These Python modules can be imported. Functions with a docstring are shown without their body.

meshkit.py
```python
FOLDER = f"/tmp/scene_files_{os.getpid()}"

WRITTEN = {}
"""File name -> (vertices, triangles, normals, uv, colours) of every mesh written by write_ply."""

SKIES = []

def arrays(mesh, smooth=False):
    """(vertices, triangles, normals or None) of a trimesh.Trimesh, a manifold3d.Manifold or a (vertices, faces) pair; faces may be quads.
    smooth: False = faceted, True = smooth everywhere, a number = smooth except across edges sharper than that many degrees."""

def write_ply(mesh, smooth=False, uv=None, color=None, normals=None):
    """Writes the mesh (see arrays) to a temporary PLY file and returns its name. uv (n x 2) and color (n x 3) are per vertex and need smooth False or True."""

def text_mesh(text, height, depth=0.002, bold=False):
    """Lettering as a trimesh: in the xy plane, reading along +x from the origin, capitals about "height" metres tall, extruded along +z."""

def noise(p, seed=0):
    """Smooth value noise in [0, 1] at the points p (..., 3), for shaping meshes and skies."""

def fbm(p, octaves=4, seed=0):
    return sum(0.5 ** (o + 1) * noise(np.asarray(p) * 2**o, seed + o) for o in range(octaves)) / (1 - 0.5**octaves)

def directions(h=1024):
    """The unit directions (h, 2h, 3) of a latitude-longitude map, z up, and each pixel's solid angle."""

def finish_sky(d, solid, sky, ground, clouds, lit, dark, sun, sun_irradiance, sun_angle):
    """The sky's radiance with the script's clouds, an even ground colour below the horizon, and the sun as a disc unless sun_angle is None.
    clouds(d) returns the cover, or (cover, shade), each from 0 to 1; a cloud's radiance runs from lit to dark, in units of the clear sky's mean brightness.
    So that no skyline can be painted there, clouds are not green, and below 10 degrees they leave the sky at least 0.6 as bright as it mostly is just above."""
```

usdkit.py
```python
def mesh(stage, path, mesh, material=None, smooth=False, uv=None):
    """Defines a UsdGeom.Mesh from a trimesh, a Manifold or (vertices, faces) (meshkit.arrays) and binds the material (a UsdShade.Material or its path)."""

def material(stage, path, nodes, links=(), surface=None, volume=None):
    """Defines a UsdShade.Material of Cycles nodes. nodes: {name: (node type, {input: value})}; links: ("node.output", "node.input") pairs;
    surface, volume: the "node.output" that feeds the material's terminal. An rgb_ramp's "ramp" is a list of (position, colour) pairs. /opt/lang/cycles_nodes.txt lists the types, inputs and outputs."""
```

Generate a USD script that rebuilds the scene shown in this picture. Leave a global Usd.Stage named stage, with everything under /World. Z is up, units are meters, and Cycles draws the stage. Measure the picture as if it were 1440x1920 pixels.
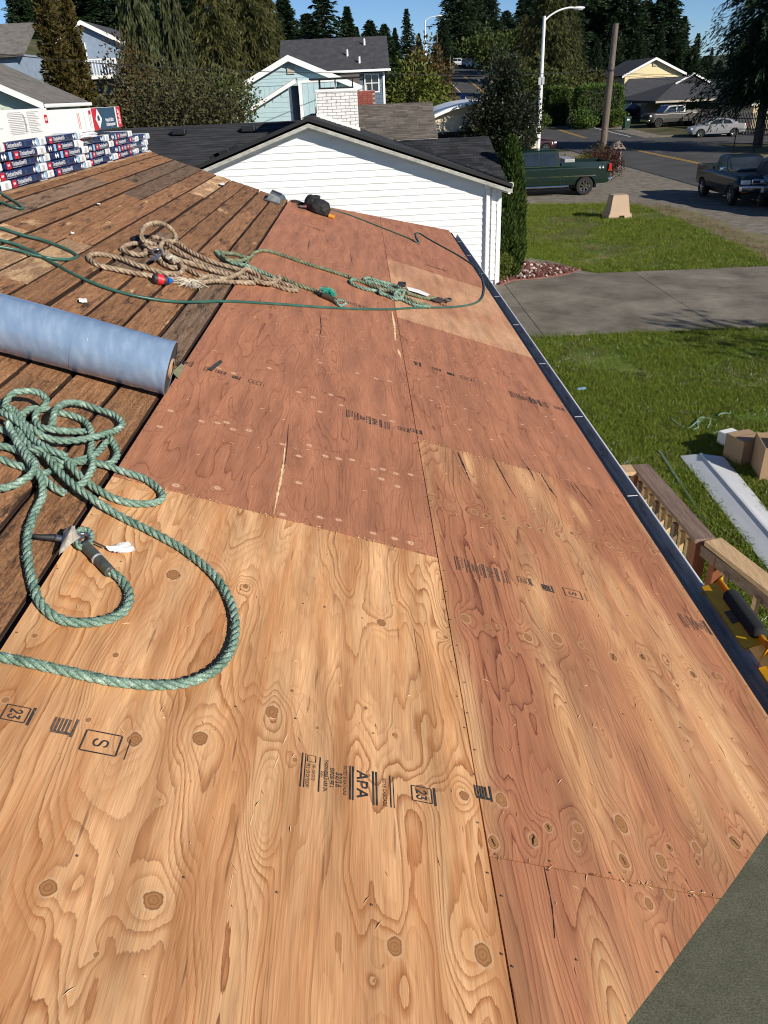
import math, random
import numpy as np, trimesh, manifold3d as m3, meshkit, usdkit
from shapely.geometry import Polygon, LineString, Point
from shapely.ops import unary_union
from pxr import Usd, UsdGeom, UsdLux, UsdShade, Gf, Sdf, Vt

# ------------------------------------------------------------------ camera, sky, sun, exposure
stage = Usd.Stage.CreateInMemory()
UsdGeom.SetStageUpAxis(stage, 'Z')
UsdGeom.Xform.Define(stage, '/World')
CAM_Z = 4.55
FPX, YAW, PITCH, ROLL = 1446.8, 0.0076, 0.4984, -0.0451
SUN_EL, SUN_AZ = math.radians(26.0), math.radians(134.0)     # azimuth from +y towards +x
SUN = np.array([math.cos(SUN_EL)*math.sin(SUN_AZ), math.cos(SUN_EL)*math.cos(SUN_AZ), math.sin(SUN_EL)])
_F = np.array([math.sin(YAW)*math.cos(PITCH), math.cos(YAW)*math.cos(PITCH), -math.sin(PITCH)])
_R = np.array([math.cos(YAW), -math.sin(YAW), 0.0]); _U = np.cross(_R, _F)
_R, _U = math.cos(ROLL)*_R + math.sin(ROLL)*_U, -math.sin(ROLL)*_R + math.cos(ROLL)*_U
CAM = np.array([0, 0, CAM_Z])
cam = UsdGeom.Camera.Define(stage, '/World/camera')
mm = Gf.Matrix4d(*[float(t) for row in (list(_R)+[0], list(_U)+[0], list(-_F)+[0], list(CAM)+[1]) for t in row])
cam.AddTransformOp().Set(mm)
cam.CreateHorizontalApertureAttr(24.0); cam.CreateVerticalApertureAttr(32.0)
cam.CreateFocalLengthAttr(24.0*FPX/1440.0); cam.CreateClippingRangeAttr(Gf.Vec2f(0.05, 30000))
cam.CreateExposureAttr(0.42)

dome = UsdLux.DomeLight.Define(stage, '/World/sky')
usdkit.material(stage, '/World/Looks/sky_air', {
    's': ('sky_texture', {'sky_type': 'single_scattering', 'sun_disc': False, 'sun_elevation': SUN_EL, 'sun_rotation': SUN_AZ,
                          'altitude': 1200.0, 'air_density': 0.8, 'aerosol_density': 0.02, 'ozone_density': 6.0}),
    'b': ('background_shader', {'strength': 0.075})}, [('s.color', 'b.color')], surface='b.background')
UsdShade.MaterialBindingAPI.Apply(dome.GetPrim()).Bind(UsdShade.Material.Get(stage, '/World/Looks/sky_air'))
dome.GetPrim().SetCustomDataByKey('kind', 'structure')
sun = UsdLux.DistantLight.Define(stage, '/World/sun')
sun.CreateIntensityAttr(1.18); sun.CreateNormalizeAttr(True); sun.CreateAngleAttr(0.53); sun.CreateColorAttr(Gf.Vec3f(1.0, 0.93, 0.82))
sun.AddRotateXYZOp().Set(Gf.Vec3f(90-math.degrees(SUN_EL), 0, -math.degrees(SUN_AZ)+180))

# ------------------------------------------------------------------ helpers
def ray(x, y):
    d = _F + (x-720)/FPX*_R - (y-960)/FPX*_U
    return d/np.linalg.norm(d)
def on_y(x, y, Y): d = ray(x, y); return CAM + d*(Y/d[1])
def on_x(x, y, X): d = ray(x, y); return CAM + d*(X/d[0])
def on_z(x, y, Z=0.0): d = ray(x, y); return CAM + d*((Z-CAM_Z)/d[2])
SL = 0.34; ZR = CAM_Z-1.4826                    # roof pitch, height of the roof plane under the camera
cS, sS = math.cos(SL), math.sin(SL)
def W(u, v, o=0.0):                             # roof coordinates -> world
    u, v, o = np.broadcast_arrays(np.asarray(u, float), np.asarray(v, float), np.asarray(o, float))
    return np.stack([u*cS+o*sS, v, ZR-u*sS+o*cS], -1)
NR = np.array([sS, 0, cS])
def uv(x, y, o=0.0):                            # a point of the photograph on the roof plane lifted by o
    d = ray(x, y); t = ((ZR-CAM_Z)*cS+o)/(d@NR); P = t*d
    return np.array([(P[0]-o*sS)/cS, P[1]])

counts, LOC = {}, {}
def numbered(path):
    n = counts.get(path, -1)+1; counts[path] = n
    return path if n == 0 else f'{path}_{n:03d}'
def meta(prim, label=None, cat=None, group=None, kind=None):
    for k, v in (('label', label), ('category', cat), ('group', group), ('kind', kind)):
        if v: prim.SetCustomDataByKey(k, v)
def thing(name, label, cat, loc=(0, 0, 0), rz=0.0, group=None, kind=None, scale=None, rot=None):
    path = numbered('/World/'+name)
    x = UsdGeom.Xform.Define(stage, path)
    x.AddTranslateOp().Set(Gf.Vec3d(*map(float, loc)))
    if rot is not None: x.AddRotateXYZOp().Set(Gf.Vec3f(*map(float, rot)))
    else: x.AddRotateZOp().Set(math.degrees(rz))
    if scale is not None: x.AddScaleOp().Set(Gf.Vec3f(*np.broadcast_to(scale, 3).astype(float).tolist()))
    LOC[path] = np.array(loc, float); meta(x.GetPrim(), label, cat, group, kind)
    return path
def copy(src, label, cat, loc, rz=0.0, group=None, scale=None, rot=None):
    base = src.rsplit('/', 1)[1]
    if base[-4:-3] == '_' and base[-3:].isdigit(): base = base[:-4]
    p = thing(base, label, cat, loc, rz, group, None, scale, rot)
    pr = stage.GetPrimAtPath(p); pr.GetReferences().AddInternalReference(src); pr.SetInstanceable(True)
    return p
def part(parent, name, mesh, mat, smooth=False, label=None, world=False, kind=None, prim=None):
    """a part of a thing (or, with parent None, a thing or piece of the setting that is one mesh)"""
    path = numbered((parent or '/World')+'/'+name)
    if isinstance(mesh, list): mesh = trimesh.util.concatenate(mesh)
    if world and parent:
        root = '/'.join(parent.split('/')[:3]); o = LOC[root]
        if hasattr(mesh, 'apply_translation'): mesh = mesh.copy(); mesh.apply_translation(-o)
        else: mesh = (np.asarray(mesh[0])-o, mesh[1])
    m = usdkit.mesh(stage, path, mesh, MT[mat] if isinstance(mat, str) else mat, smooth)
    if prim is not None:
        for k, a in prim.items():
            a = np.asarray(a, np.float32)
            if a.ndim == 1: UsdGeom.PrimvarsAPI(m).CreatePrimvar(k, Sdf.ValueTypeNames.FloatArray, 'vertex').Set(Vt.FloatArray.FromNumpy(a))
            else: UsdGeom.PrimvarsAPI(m).CreatePrimvar(k, Sdf.ValueTypeNames.Color3fArray, 'vertex').Set(Vt.Vec3fArray.FromNumpy(a))
    meta(m.GetPrim(), label, None, None, kind)
    return path
def single(name, mesh, mat, label, cat, smooth=False, group=None, kind=None, prim=None):
    p = part(None, name, mesh, mat, smooth, prim=prim); meta(stage.GetPrimAtPath(p), label, cat, group, kind); return p
def struct(name, mesh, mat, smooth=False, kind='structure'):
    p = part(None, name, mesh, mat, smooth); meta(stage.GetPrimAtPath(p), None, None, None, kind); return p

cat3 = trimesh.util.concatenate
def box(x0, x1, y0, y1, z0, z1):
    b = trimesh.creation.box([x1-x0, y1-y0, z1-z0]); b.apply_translation([(x0+x1)/2, (y0+y1)/2, (z0+z1)/2]); return b
def man(m):
    a = m.to_mesh(); return trimesh.Trimesh(a.vert_properties[:, :3], a.tri_verts, process=False)
def to_man(t):
    t = t.copy(); t.merge_vertices(); return m3.Manifold(m3.Mesh(np.asarray(t.vertices, np.float32), np.asarray(t.faces, np.uint32)))
def hull(pts): return m3.Manifold.hull_points(np.asarray(pts, float))
def rbox(x0, x1, y0, y1, z0, z1, r=.02, n=8):
    s = m3.Manifold.sphere(r, n); P = []
    for a in (x0+r, x1-r):
        for b in (y0+r, y1-r):
            for c in (z0+r, z1-r): P.append(s.translate([a, b, c]))
    return man(m3.Manifold.batch_hull(P))
def T(m, t=(0, 0, 0), rx=0, ry=0, rz=0, s=None):
    m = m.copy()
    if s is not None: m.apply_transform(np.diag(list(np.broadcast_to(s, 3))+[1.0]))
    for a, ax in ((rx, [1, 0, 0]), (ry, [0, 1, 0]), (rz, [0, 0, 1])):
        if a: m.apply_transform(trimesh.transformations.rotation_matrix(a, ax))
    m.apply_translation(t); return m
def extr(poly, h, axis='z'):
    """polygon (list or shapely) extruded: axis z: xy -> up; y: (x,z) profile extruded along +y; x: (y,z) profile extruded along +x"""
    p = poly if hasattr(poly, 'exterior') else Polygon(poly)
    m = trimesh.creation.extrude_polygon(p, h, engine='earcut'); v = np.array(m.vertices)
    if axis == 'y': v = np.stack([v[:, 0], v[:, 2], v[:, 1]], 1); f = m.faces[:, ::-1]
    elif axis == 'x': v = np.stack([v[:, 2], v[:, 0], v[:, 1]], 1); f = m.faces
    else: f = m.faces
    return trimesh.Trimesh(v, f, process=False)
def beam(a, b, w, h, up=(0, 0, 1)):
    """a rectangular bar from a to b"""
    a, b = np.asarray(a, float), np.asarray(b, float); d = b-a; L = np.linalg.norm(d); d /= L
    s = np.cross(d, up); s /= np.linalg.norm(s)+1e-12; t = np.cross(s, d)
    m = trimesh.creation.box([w, L, h]); M = np.eye(4); M[:3, 0], M[:3, 1], M[:3, 2], M[:3, 3] = s, d, t, (a+b)/2
    m.apply_transform(M); return m
def tube(pts, r, n=8, cap=True):
    p = np.asarray(pts, float); r = np.broadcast_to(np.asarray(r, float), (len(p),))
    t = np.gradient(p, axis=0); t /= np.linalg.norm(t, axis=1, keepdims=True)+1e-12
    a = np.zeros_like(p); ref = np.array([0, 0, 1.0]) if abs(t[0, 2]) < .9 else np.array([1.0, 0, 0])
    cur = np.cross(t[0], ref); cur /= np.linalg.norm(cur)
    for i in range(len(p)):
        cur = cur-t[i]*(cur@t[i]); cur /= np.linalg.norm(cur)+1e-12; a[i] = cur
    b = np.cross(t, a); ang = np.arange(n)*2*np.pi/n
    v = p[:, None]+r[:, None, None]*(np.cos(ang)[None, :, None]*a[:, None]+np.sin(ang)[None, :, None]*b[:, None])
    i, j = np.meshgrid(np.arange(len(p)-1), np.arange(n), indexing='ij')
    q = np.stack([i*n+j, i*n+(j+1) % n, (i+1)*n+(j+1) % n, (i+1)*n+j], -1).reshape(-1, 4)
    f = np.vstack([q[:, [0, 1, 2]], q[:, [0, 2, 3]]]); v = v.reshape(-1, 3)
    if cap:
        k = len(v); v = np.vstack([v, p[:1], p[-1:]]); L = (len(p)-1)*n
        f = np.vstack([f, [[k, (j+1) % n, j] for j in range(n)], [[k+1, L+j, L+(j+1) % n] for j in range(n)]])
    return trimesh.Trimesh(v, f, process=False)
def cyl(a, b, r, n=12, r2=None): return tube([a, b], [r, r if r2 is None else r2], n)
def spline(pts, step=.01):
    """smooth curve (Catmull-Rom) through the points, evenly sampled"""
    p = np.asarray(pts, float); P = np.vstack([2*p[0]-p[1], p, 2*p[-1]-p[-2]]); out = []
    for i in range(1, len(P)-2):
        t = np.linspace(0, 1, 16, endpoint=False)[:, None]; a, b, c, d = P[i-1:i+3]
        out.append(.5*(2*b+(c-a)*t+(2*a-5*b+4*c-d)*t*t+(3*b-a-3*c+d)*t**3))
    q = np.vstack(out+[p[-1:]]); s = np.r_[0, np.cumsum(np.linalg.norm(np.diff(q, axis=0), axis=1))]
    n = max(3, int(s[-1]/step)); x = np.linspace(0, s[-1], n)
    return np.stack([np.interp(x, s, q[:, k]) for k in range(3)], 1)
def rope_mesh(path, r, pitch=None, sides=6, jitter=.06, seed=0):
    """three laid strands twisted round the path"""
    rng = np.random.default_rng(seed); pitch = pitch or r*6.5
    p = path; s = np.r_[0, np.cumsum(np.linalg.norm(np.diff(p, axis=0), axis=1))]
    t = np.gradient(p, axis=0); t /= np.linalg.norm(t, axis=1, keepdims=True)
    up = np.array([0, 0, 1.0]); a = np.cross(t, up+0*t); bad = np.linalg.norm(a, axis=1) < .05; a[bad] = [1, 0, 0]
    a /= np.linalg.norm(a, axis=1, keepdims=True); b = np.cross(t, a); out = []
    for k in range(3):
        ph = 2*np.pi*(s/pitch+k/3); rr = r*.52
        c = p+rr*(np.cos(ph)[:, None]*a+np.sin(ph)[:, None]*b)
        rad = r*.56*(1+jitter*rng.standard_normal(len(p)))
        out.append(tube(c, rad, sides))
    return cat3(out)
def prism(quad, h, n):
    """a flat polygon (n x 3 points) thickened by h along n"""
    q = np.asarray(quad, float); k = len(q); v = np.vstack([q, q+np.asarray(n)*h])
    f = [[k, k+i, k+i+1] for i in range(1, k-1)]+[[0, i+1, i] for i in range(1, k-1)]
    for i in range(k): j = (i+1) % k; f += [[i, j, k+j], [i, k+j, k+i]]
    m = trimesh.Trimesh(v, f, process=False)
    return m
def solid(quad, h):
    """a planar polygon given counter-clockwise as seen from outside, thickened inwards"""
    q = np.asarray(quad, float); n = sum(np.cross(q[i]-q[0], q[i+1]-q[0]) for i in range(1, len(q)-1)); n /= np.linalg.norm(n)
    return prism(q-n*h, h, n)
def grid_mesh(xs, ys, zf):
    X, Y = np.meshgrid(xs, ys); Z = zf(X, Y); v = np.stack([X, Y, Z], -1).reshape(-1, 3); nx = len(xs)
    i, j = np.meshgrid(np.arange(len(ys)-1), np.arange(nx-1), indexing='ij')
    q = np.stack([i*nx+j, i*nx+j+1, (i+1)*nx+j+1, (i+1)*nx+j], -1).reshape(-1, 4)
    return trimesh.Trimesh(v, np.vstack([q[:, [0, 1, 2]], q[:, [0, 2, 3]]]), process=False)

# ------------------------------------------------------------------ materials
MT = {}
def noisy(name, stops, scale=5., detail=5., rough=.6, bump=0., bscale=None, stretch=(1, 1, 1), rand=0., metallic=0., coat=0., spec=.5,
          bdist=.01, hue=0., fine=0., fscale=60., transl=0., nrough=.55):
    """colour ramp driven by noise, optional fine mottling, bump and per-object variation"""
    nd = {'tc': ('texture_coordinate', {}), 'mp': ('mapping', {'scale': stretch}),
          'n': ('noise_texture', {'scale': scale, 'detail': detail, 'roughness': nrough}),
          'r': ('rgb_ramp', {'ramp': stops}),
          'p': ('principled_bsdf', {'roughness': rough, 'metallic': metallic, 'coat_weight': coat, 'specular_ior_level': spec})}
    ln = [('tc.object', 'mp.vector'), ('mp.vector', 'n.vector'), ('n.fac', 'r.fac')]; col = 'r.color'
    if fine:
        nd['n2'] = ('noise_texture', {'scale': fscale, 'detail': 4.0}); nd['mr2'] = ('map_range', {'from_min': .3, 'from_max': .7, 'to_min': 1-fine, 'to_max': 1+fine})
        nd['mx'] = ('mix', {'mix_type': 'multiply', 'fac': 1.0})
        ln += [('mp.vector', 'n2.vector'), ('n2.fac', 'mr2.value'), (col, 'mx.color1'), ('mr2.result', 'mx.color2')]; col = 'mx.color'
    if rand or hue:
        nd['oi'] = ('object_info', {}); nd['mr'] = ('map_range', {'to_min': 1-rand, 'to_max': 1+rand}); nd['h'] = ('hsv', {})
        ln += [('oi.random', 'mr.value'), ('mr.result', 'h.value'), (col, 'h.color')]; col = 'h.color'
        if hue:
            nd['w'] = ('math', {'math_type': 'multiply', 'value2': 7.31}); nd['w2'] = ('math', {'math_type': 'fraction'}); nd['mr3'] = ('map_range', {'to_min': .5-hue, 'to_max': .5+hue})
            ln += [('oi.random', 'w.value1'), ('w.value', 'w2.value1'), ('w2.value', 'mr3.value'), ('mr3.result', 'h.hue')]
    ln.append((col, 'p.base_color')); surf = 'p.BSDF'
    if bump:
        nd['nb'] = ('noise_texture', {'scale': bscale or scale*6, 'detail': 4.0}); nd['b'] = ('bump', {'strength': bump, 'distance': bdist})
        ln += [('mp.vector', 'nb.vector'), ('nb.fac', 'b.height'), ('b.normal', 'p.normal')]
    if transl:
        nd['t'] = ('translucent_bsdf', {}); nd['mc'] = ('mix_closure', {'fac': transl}); ln += [(col, 't.color'), ('p.BSDF', 'mc.closure1'), ('t.BSDF', 'mc.closure2')]; surf = 'mc.closure'
    MT[name] = usdkit.material(stage, '/World/Looks/'+name, nd, ln, surface=surf); return name
def plain(name, c, rough=.5, metallic=0., coat=0., var=.12, spec=.5, **k):
    c = np.array(c); return noisy(name, [(.3, tuple(c*(1-var))), (.7, tuple(np.minimum(c*(1+var), .95)))], scale=k.pop('scale', 3.), rough=rough, metallic=metallic, coat=coat, spec=spec, **k)

# plywood: the mesh carries (growth-ring height, distance to the nearest knot, tone) and the material draws rings and knots from it
TIGHT = [(0, (.06, .022, .008)), (.06, (.12, .05, .019)), (.15, (.33, .155, .062)), (.3, (.27, .12, .045)), (.42, (.36, .175, .07)), (.58, (.26, .115, .042)), (.7, (.37, .18, .072)), (.84, (.25, .105, .038)), (.93, (.10, .036, .013)), (1, (.27, .11, .042))]
TORN = [(0, (.20, .08, .045)), (.25, (.34, .145, .08)), (.45, (.42, .20, .115)), (.6, (.66, .41, .26)), (.78, (.60, .36, .22)), (.9, (.33, .13, .07)), (1, (.40, .18, .10))]
def ply_mat(name, pale, late, dark, red, redlate, reddark, ring=1.0, rlow=.15, knots=TIGHT, halo=(.62, .42, .24)):
    nd = {'a': ('attribute', {'attribute': 'ply'}), 's': ('separate_xyz', {}), 'tc': ('texture_coordinate', {}),
          'm1': ('mapping', {'scale': (190, 11, 20)}), 'f1': ('noise_texture', {'scale': 1.0, 'detail': 5.0, 'roughness': .65}),
          'm2': ('mapping', {'scale': (420, 10, 20)}), 'f2': ('noise_texture', {'scale': 1.0, 'detail': 2.0}),
          'm3': ('mapping', {'scale': (15, 1.8, 5)}), 'f3': ('noise_texture', {'scale': 1.0, 'detail': 4.0}),
          'm4': ('mapping', {'scale': (75, 4, 9)}), 'f4': ('noise_texture', {'scale': 1.0, 'detail': 2.0}),
          'jit': ('math', {'math_type': 'multiply_add', 'value2': .46*ring}), 'fr': ('math', {'math_type': 'fraction'}),
          'ra': ('rgb_ramp', {'ramp': [(0, pale), (.5, tuple(np.array(pale)*.92)), (.76, late), (.88, tuple((np.array(late)+np.array(dark))/2)), (.93, dark), (.97, tuple(np.array(dark)*.85)), (1, pale)]}),
          'rb': ('rgb_ramp', {'ramp': [(0, red), (.55, tuple(np.array(red)*.96)), (.84, redlate), (.95, reddark), (.985, reddark), (1, red)]}),
          'fl': ('math', {'math_type': 'floor'}), 'wn': ('white_noise_texture', {'dimensions': '1D'}), 'wr': ('map_range', {'to_min': rlow, 'to_max': 1.0}), 'mra': ('mix', {'color1': pale}), 'mrb': ('mix', {'color1': red}),
          'm5': ('mapping', {'scale': (17, 1.3, 3)}), 'f5': ('noise_texture', {'scale': 1.0, 'detail': 3.0}), 'm6': ('mapping', {'scale': (70, 60, 30)}), 'f6': ('noise_texture', {'scale': 1.0, 'detail': 3.0}),
          'tr': ('map_range', {'from_min': .40, 'from_max': .62, 'to_min': 0.0, 'to_max': .72, 'clamp': True}), 'mtr': ('mix', {'color2': tuple(np.array(late)*np.array([1.02, .98, .92]))}),
          'mt': ('mix', {'mix_type': 'mix'}),
          'st': ('map_range', {'from_min': .3, 'from_max': .7, 'to_min': .82, 'to_max': 1.16}), 'mst': ('mix', {'mix_type': 'multiply', 'fac': 1.0}),
          'bl': ('map_range', {'from_min': .3, 'from_max': .7, 'to_min': .80, 'to_max': 1.20}), 'mbl': ('mix', {'mix_type': 'multiply', 'fac': 1.0}),
          'ck': ('map_range', {'from_min': .70, 'from_max': .76, 'to_min': 0.0, 'to_max': .55, 'clamp': True}), 'mck': ('mix', {'mix_type': 'mix', 'color2': tuple(np.array(reddark)*.45)}),
          # knots
          'kj': ('math', {'math_type': 'multiply_add', 'value2': .55}), 'kh': ('map_range', {'from_min': 1.1, 'from_max': 1.6, 'to_min': .5, 'to_max': 0.0, 'clamp': True}), 'mh': ('mix', {'color2': halo}),
          'kr': ('rgb_ramp', {'ramp': knots}),
          'kd': ('math', {'math_type': 'multiply', 'value2': .8}), 'km': ('map_range', {'from_min': 1.08, 'from_max': 1.2, 'to_min': 1.0, 'to_max': 0.0, 'clamp': True}), 'mk': ('mix', {}),
          'bh': ('math', {'math_type': 'multiply_add', 'value2': .35}), 'b': ('bump', {'strength': .28, 'distance': .0012}),
          'p': ('principled_bsdf', {'roughness': .62, 'specular_ior_level': .3})}
    ln = [('a.vector', 's.vector')]+[('tc.object', f'm{i}.vector') for i in (1, 2, 3, 4, 5, 6)]+[(f'm{i}.vector', f'f{i}.vector') for i in (1, 2, 3, 4, 5, 6)]
    ln += [('f1.fac', 'jit.value1'), ('s.x', 'jit.value3'), ('jit.value', 'fr.value1'), ('fr.value', 'ra.fac'), ('fr.value', 'rb.fac'),
           ('jit.value', 'fl.value1'), ('fl.value', 'wn.w'), ('wn.value', 'wr.value'), ('wr.result', 'mra.fac'), ('wr.result', 'mrb.fac'), ('ra.color', 'mra.color2'), ('rb.color', 'mrb.color2'),
           ('f5.fac', 'tr.value'), ('tr.result', 'mtr.fac'), ('mra.color', 'mtr.color1'), ('s.z', 'mt.fac'), ('mtr.color', 'mt.color1'), ('mrb.color', 'mt.color2'),
           ('f2.fac', 'st.value'), ('mt.color', 'mst.color1'), ('st.result', 'mst.color2'),
           ('f3.fac', 'bl.value'), ('mst.color', 'mbl.color1'), ('bl.result', 'mbl.color2'),
           ('f4.fac', 'ck.value'), ('ck.result', 'mck.fac'), ('mbl.color', 'mck.color1'),
           ('f6.fac', 'kj.value1'), ('s.y', 'kj.value3'), ('kj.value', 'kh.value'), ('kh.result', 'mh.fac'), ('mck.color', 'mh.color1'),
           ('kj.value', 'kd.value1'), ('kd.value', 'kr.fac'), ('kj.value', 'km.value'), ('km.result', 'mk.fac'), ('mh.color', 'mk.color1'), ('kr.color', 'mk.color2'),
           ('mk.color', 'p.base_color'), ('f2.fac', 'bh.value1'), ('f4.fac', 'bh.value3'), ('bh.value', 'b.height'), ('b.normal', 'p.normal')]
    MT[name] = usdkit.material(stage, '/World/Looks/'+name, nd, ln, surface='p.BSDF')
PALE, LATE, DARK = (.67, .39, .190), (.42, .186, .070), (.235, .082, .028)
RED, RLATE, RDARK = (.385, .163, .086), (.335, .133, .068), (.20, .07, .036)
ply_mat('plywood_pale', PALE, LATE, DARK, RED, RLATE, RDARK)
ply_mat('plywood_streaked', (.66, .395, .195), (.47, .225, .10), (.25, .09, .04), (.36, .150, .075), (.275, .105, .052), (.135, .044, .022), ring=.8, rlow=.3)
ply_mat('plywood_red', RED, RLATE, RDARK, RED, RLATE, RDARK, halo=(.46, .24, .14), ring=.9, rlow=.05, knots=TORN)
ply_mat('plywood_tan', (.56, .325, .185), (.49, .262, .14), (.34, .155, .08), RED, RLATE, RDARK, ring=.9, knots=TORN)
def board_mat(name, stops, patch, dark):
    nd = {'tc': ('texture_coordinate', {}), 'oi': ('object_info', {}), 'ad': ('math', {'math_type': 'multiply', 'value2': 37.0}), 'cx': ('combine_xyz', {}), 'sh': ('mix', {'mix_type': 'add', 'fac': 1.0}),
          'm1': ('mapping', {'scale': (70, 4, 20)}), 'n1': ('noise_texture', {'scale': 1.0, 'detail': 9.0, 'roughness': .72}), 'r1': ('rgb_ramp', {'ramp': stops}),
          'm2': ('mapping', {'scale': (9, 2.6, 5)}), 'n2': ('noise_texture', {'scale': 1.0, 'detail': 10.0, 'roughness': .68}), 'pm': ('map_range', {'from_min': patch, 'from_max': patch+.05, 'to_min': 0.0, 'to_max': .9, 'clamp': True}), 'mp': ('mix', {'color2': (.56, .37, .20)}),
          'm3': ('mapping', {'scale': (20, 3.2, 5)}), 'n3': ('noise_texture', {'scale': 1.0, 'detail': 12.0, 'roughness': .78}), 'dm': ('map_range', {'from_min': dark, 'from_max': dark+.07, 'to_min': 0.0, 'to_max': .88, 'clamp': True}), 'md': ('mix', {'color2': (.028, .019, .014)}),
          'm4': ('mapping', {'scale': (230, 60, 60)}), 'n4': ('noise_texture', {'scale': 1.0, 'detail': 3.0}), 'f4': ('map_range', {'from_min': .3, 'from_max': .7, 'to_min': .55, 'to_max': 1.4}), 'mf': ('mix', {'mix_type': 'multiply', 'fac': 1.0}),
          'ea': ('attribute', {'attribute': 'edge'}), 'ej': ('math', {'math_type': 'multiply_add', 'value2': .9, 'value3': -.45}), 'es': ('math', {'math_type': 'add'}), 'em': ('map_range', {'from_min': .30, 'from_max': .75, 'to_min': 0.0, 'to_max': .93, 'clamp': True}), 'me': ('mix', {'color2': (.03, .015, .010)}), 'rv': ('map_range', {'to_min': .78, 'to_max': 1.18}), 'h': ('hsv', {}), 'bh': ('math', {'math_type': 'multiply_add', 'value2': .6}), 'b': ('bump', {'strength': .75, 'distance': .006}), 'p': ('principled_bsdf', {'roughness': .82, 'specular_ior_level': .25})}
    ln = [('oi.random', 'ad.value1'), ('ad.value', 'cx.x'), ('ad.value', 'cx.y'), ('tc.object', 'sh.color1'), ('cx.vector', 'sh.color2')]
    for k in (1, 2, 3, 4): ln += [('sh.color', f'm{k}.vector'), (f'm{k}.vector', f'n{k}.vector')]
    ln += [('n1.fac', 'r1.fac'), ('n2.fac', 'pm.value'), ('pm.result', 'mp.fac'), ('r1.color', 'mp.color1'), ('n3.fac', 'dm.value'), ('dm.result', 'md.fac'), ('mp.color', 'md.color1'), ('n4.fac', 'f4.value'), ('md.color', 'mf.color1'), ('f4.result', 'mf.color2'),
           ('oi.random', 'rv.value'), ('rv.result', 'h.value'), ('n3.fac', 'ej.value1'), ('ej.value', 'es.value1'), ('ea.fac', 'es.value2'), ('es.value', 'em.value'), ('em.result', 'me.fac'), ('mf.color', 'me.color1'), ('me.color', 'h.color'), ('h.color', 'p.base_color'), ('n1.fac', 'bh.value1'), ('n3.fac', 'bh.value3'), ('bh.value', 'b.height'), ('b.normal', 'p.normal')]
    MT[name] = usdkit.material(stage, '/World/Looks/'+name, nd, ln, surface='p.BSDF')
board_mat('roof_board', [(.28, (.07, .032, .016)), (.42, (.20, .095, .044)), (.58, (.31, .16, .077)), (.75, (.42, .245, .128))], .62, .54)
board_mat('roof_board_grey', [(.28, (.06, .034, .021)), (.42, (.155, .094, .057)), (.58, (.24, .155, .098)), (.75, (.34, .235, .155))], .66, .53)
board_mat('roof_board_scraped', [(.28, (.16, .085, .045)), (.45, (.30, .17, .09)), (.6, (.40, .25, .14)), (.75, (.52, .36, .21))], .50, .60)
noisy('dark_timber', [(.3, (.035, .02, .013)), (.7, (.08, .045, .028))], scale=8, rough=.9)
plain('ink', (.035, .032, .03), rough=.75, var=.5, scale=60)
plain('ink_faded', (.11, .075, .055), rough=.8, var=.4, scale=90)
plain('split_pale', (.72, .5, .28), rough=.8, scale=40)
plain('split_dark', (.03, .014, .009), rough=.9, scale=40)
noisy('felt_green', [(.3, (.20, .195, .115)), (.7, (.265, .255, .155))], scale=14, rough=.95, fine=.42, fscale=260, spec=.2)

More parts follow.
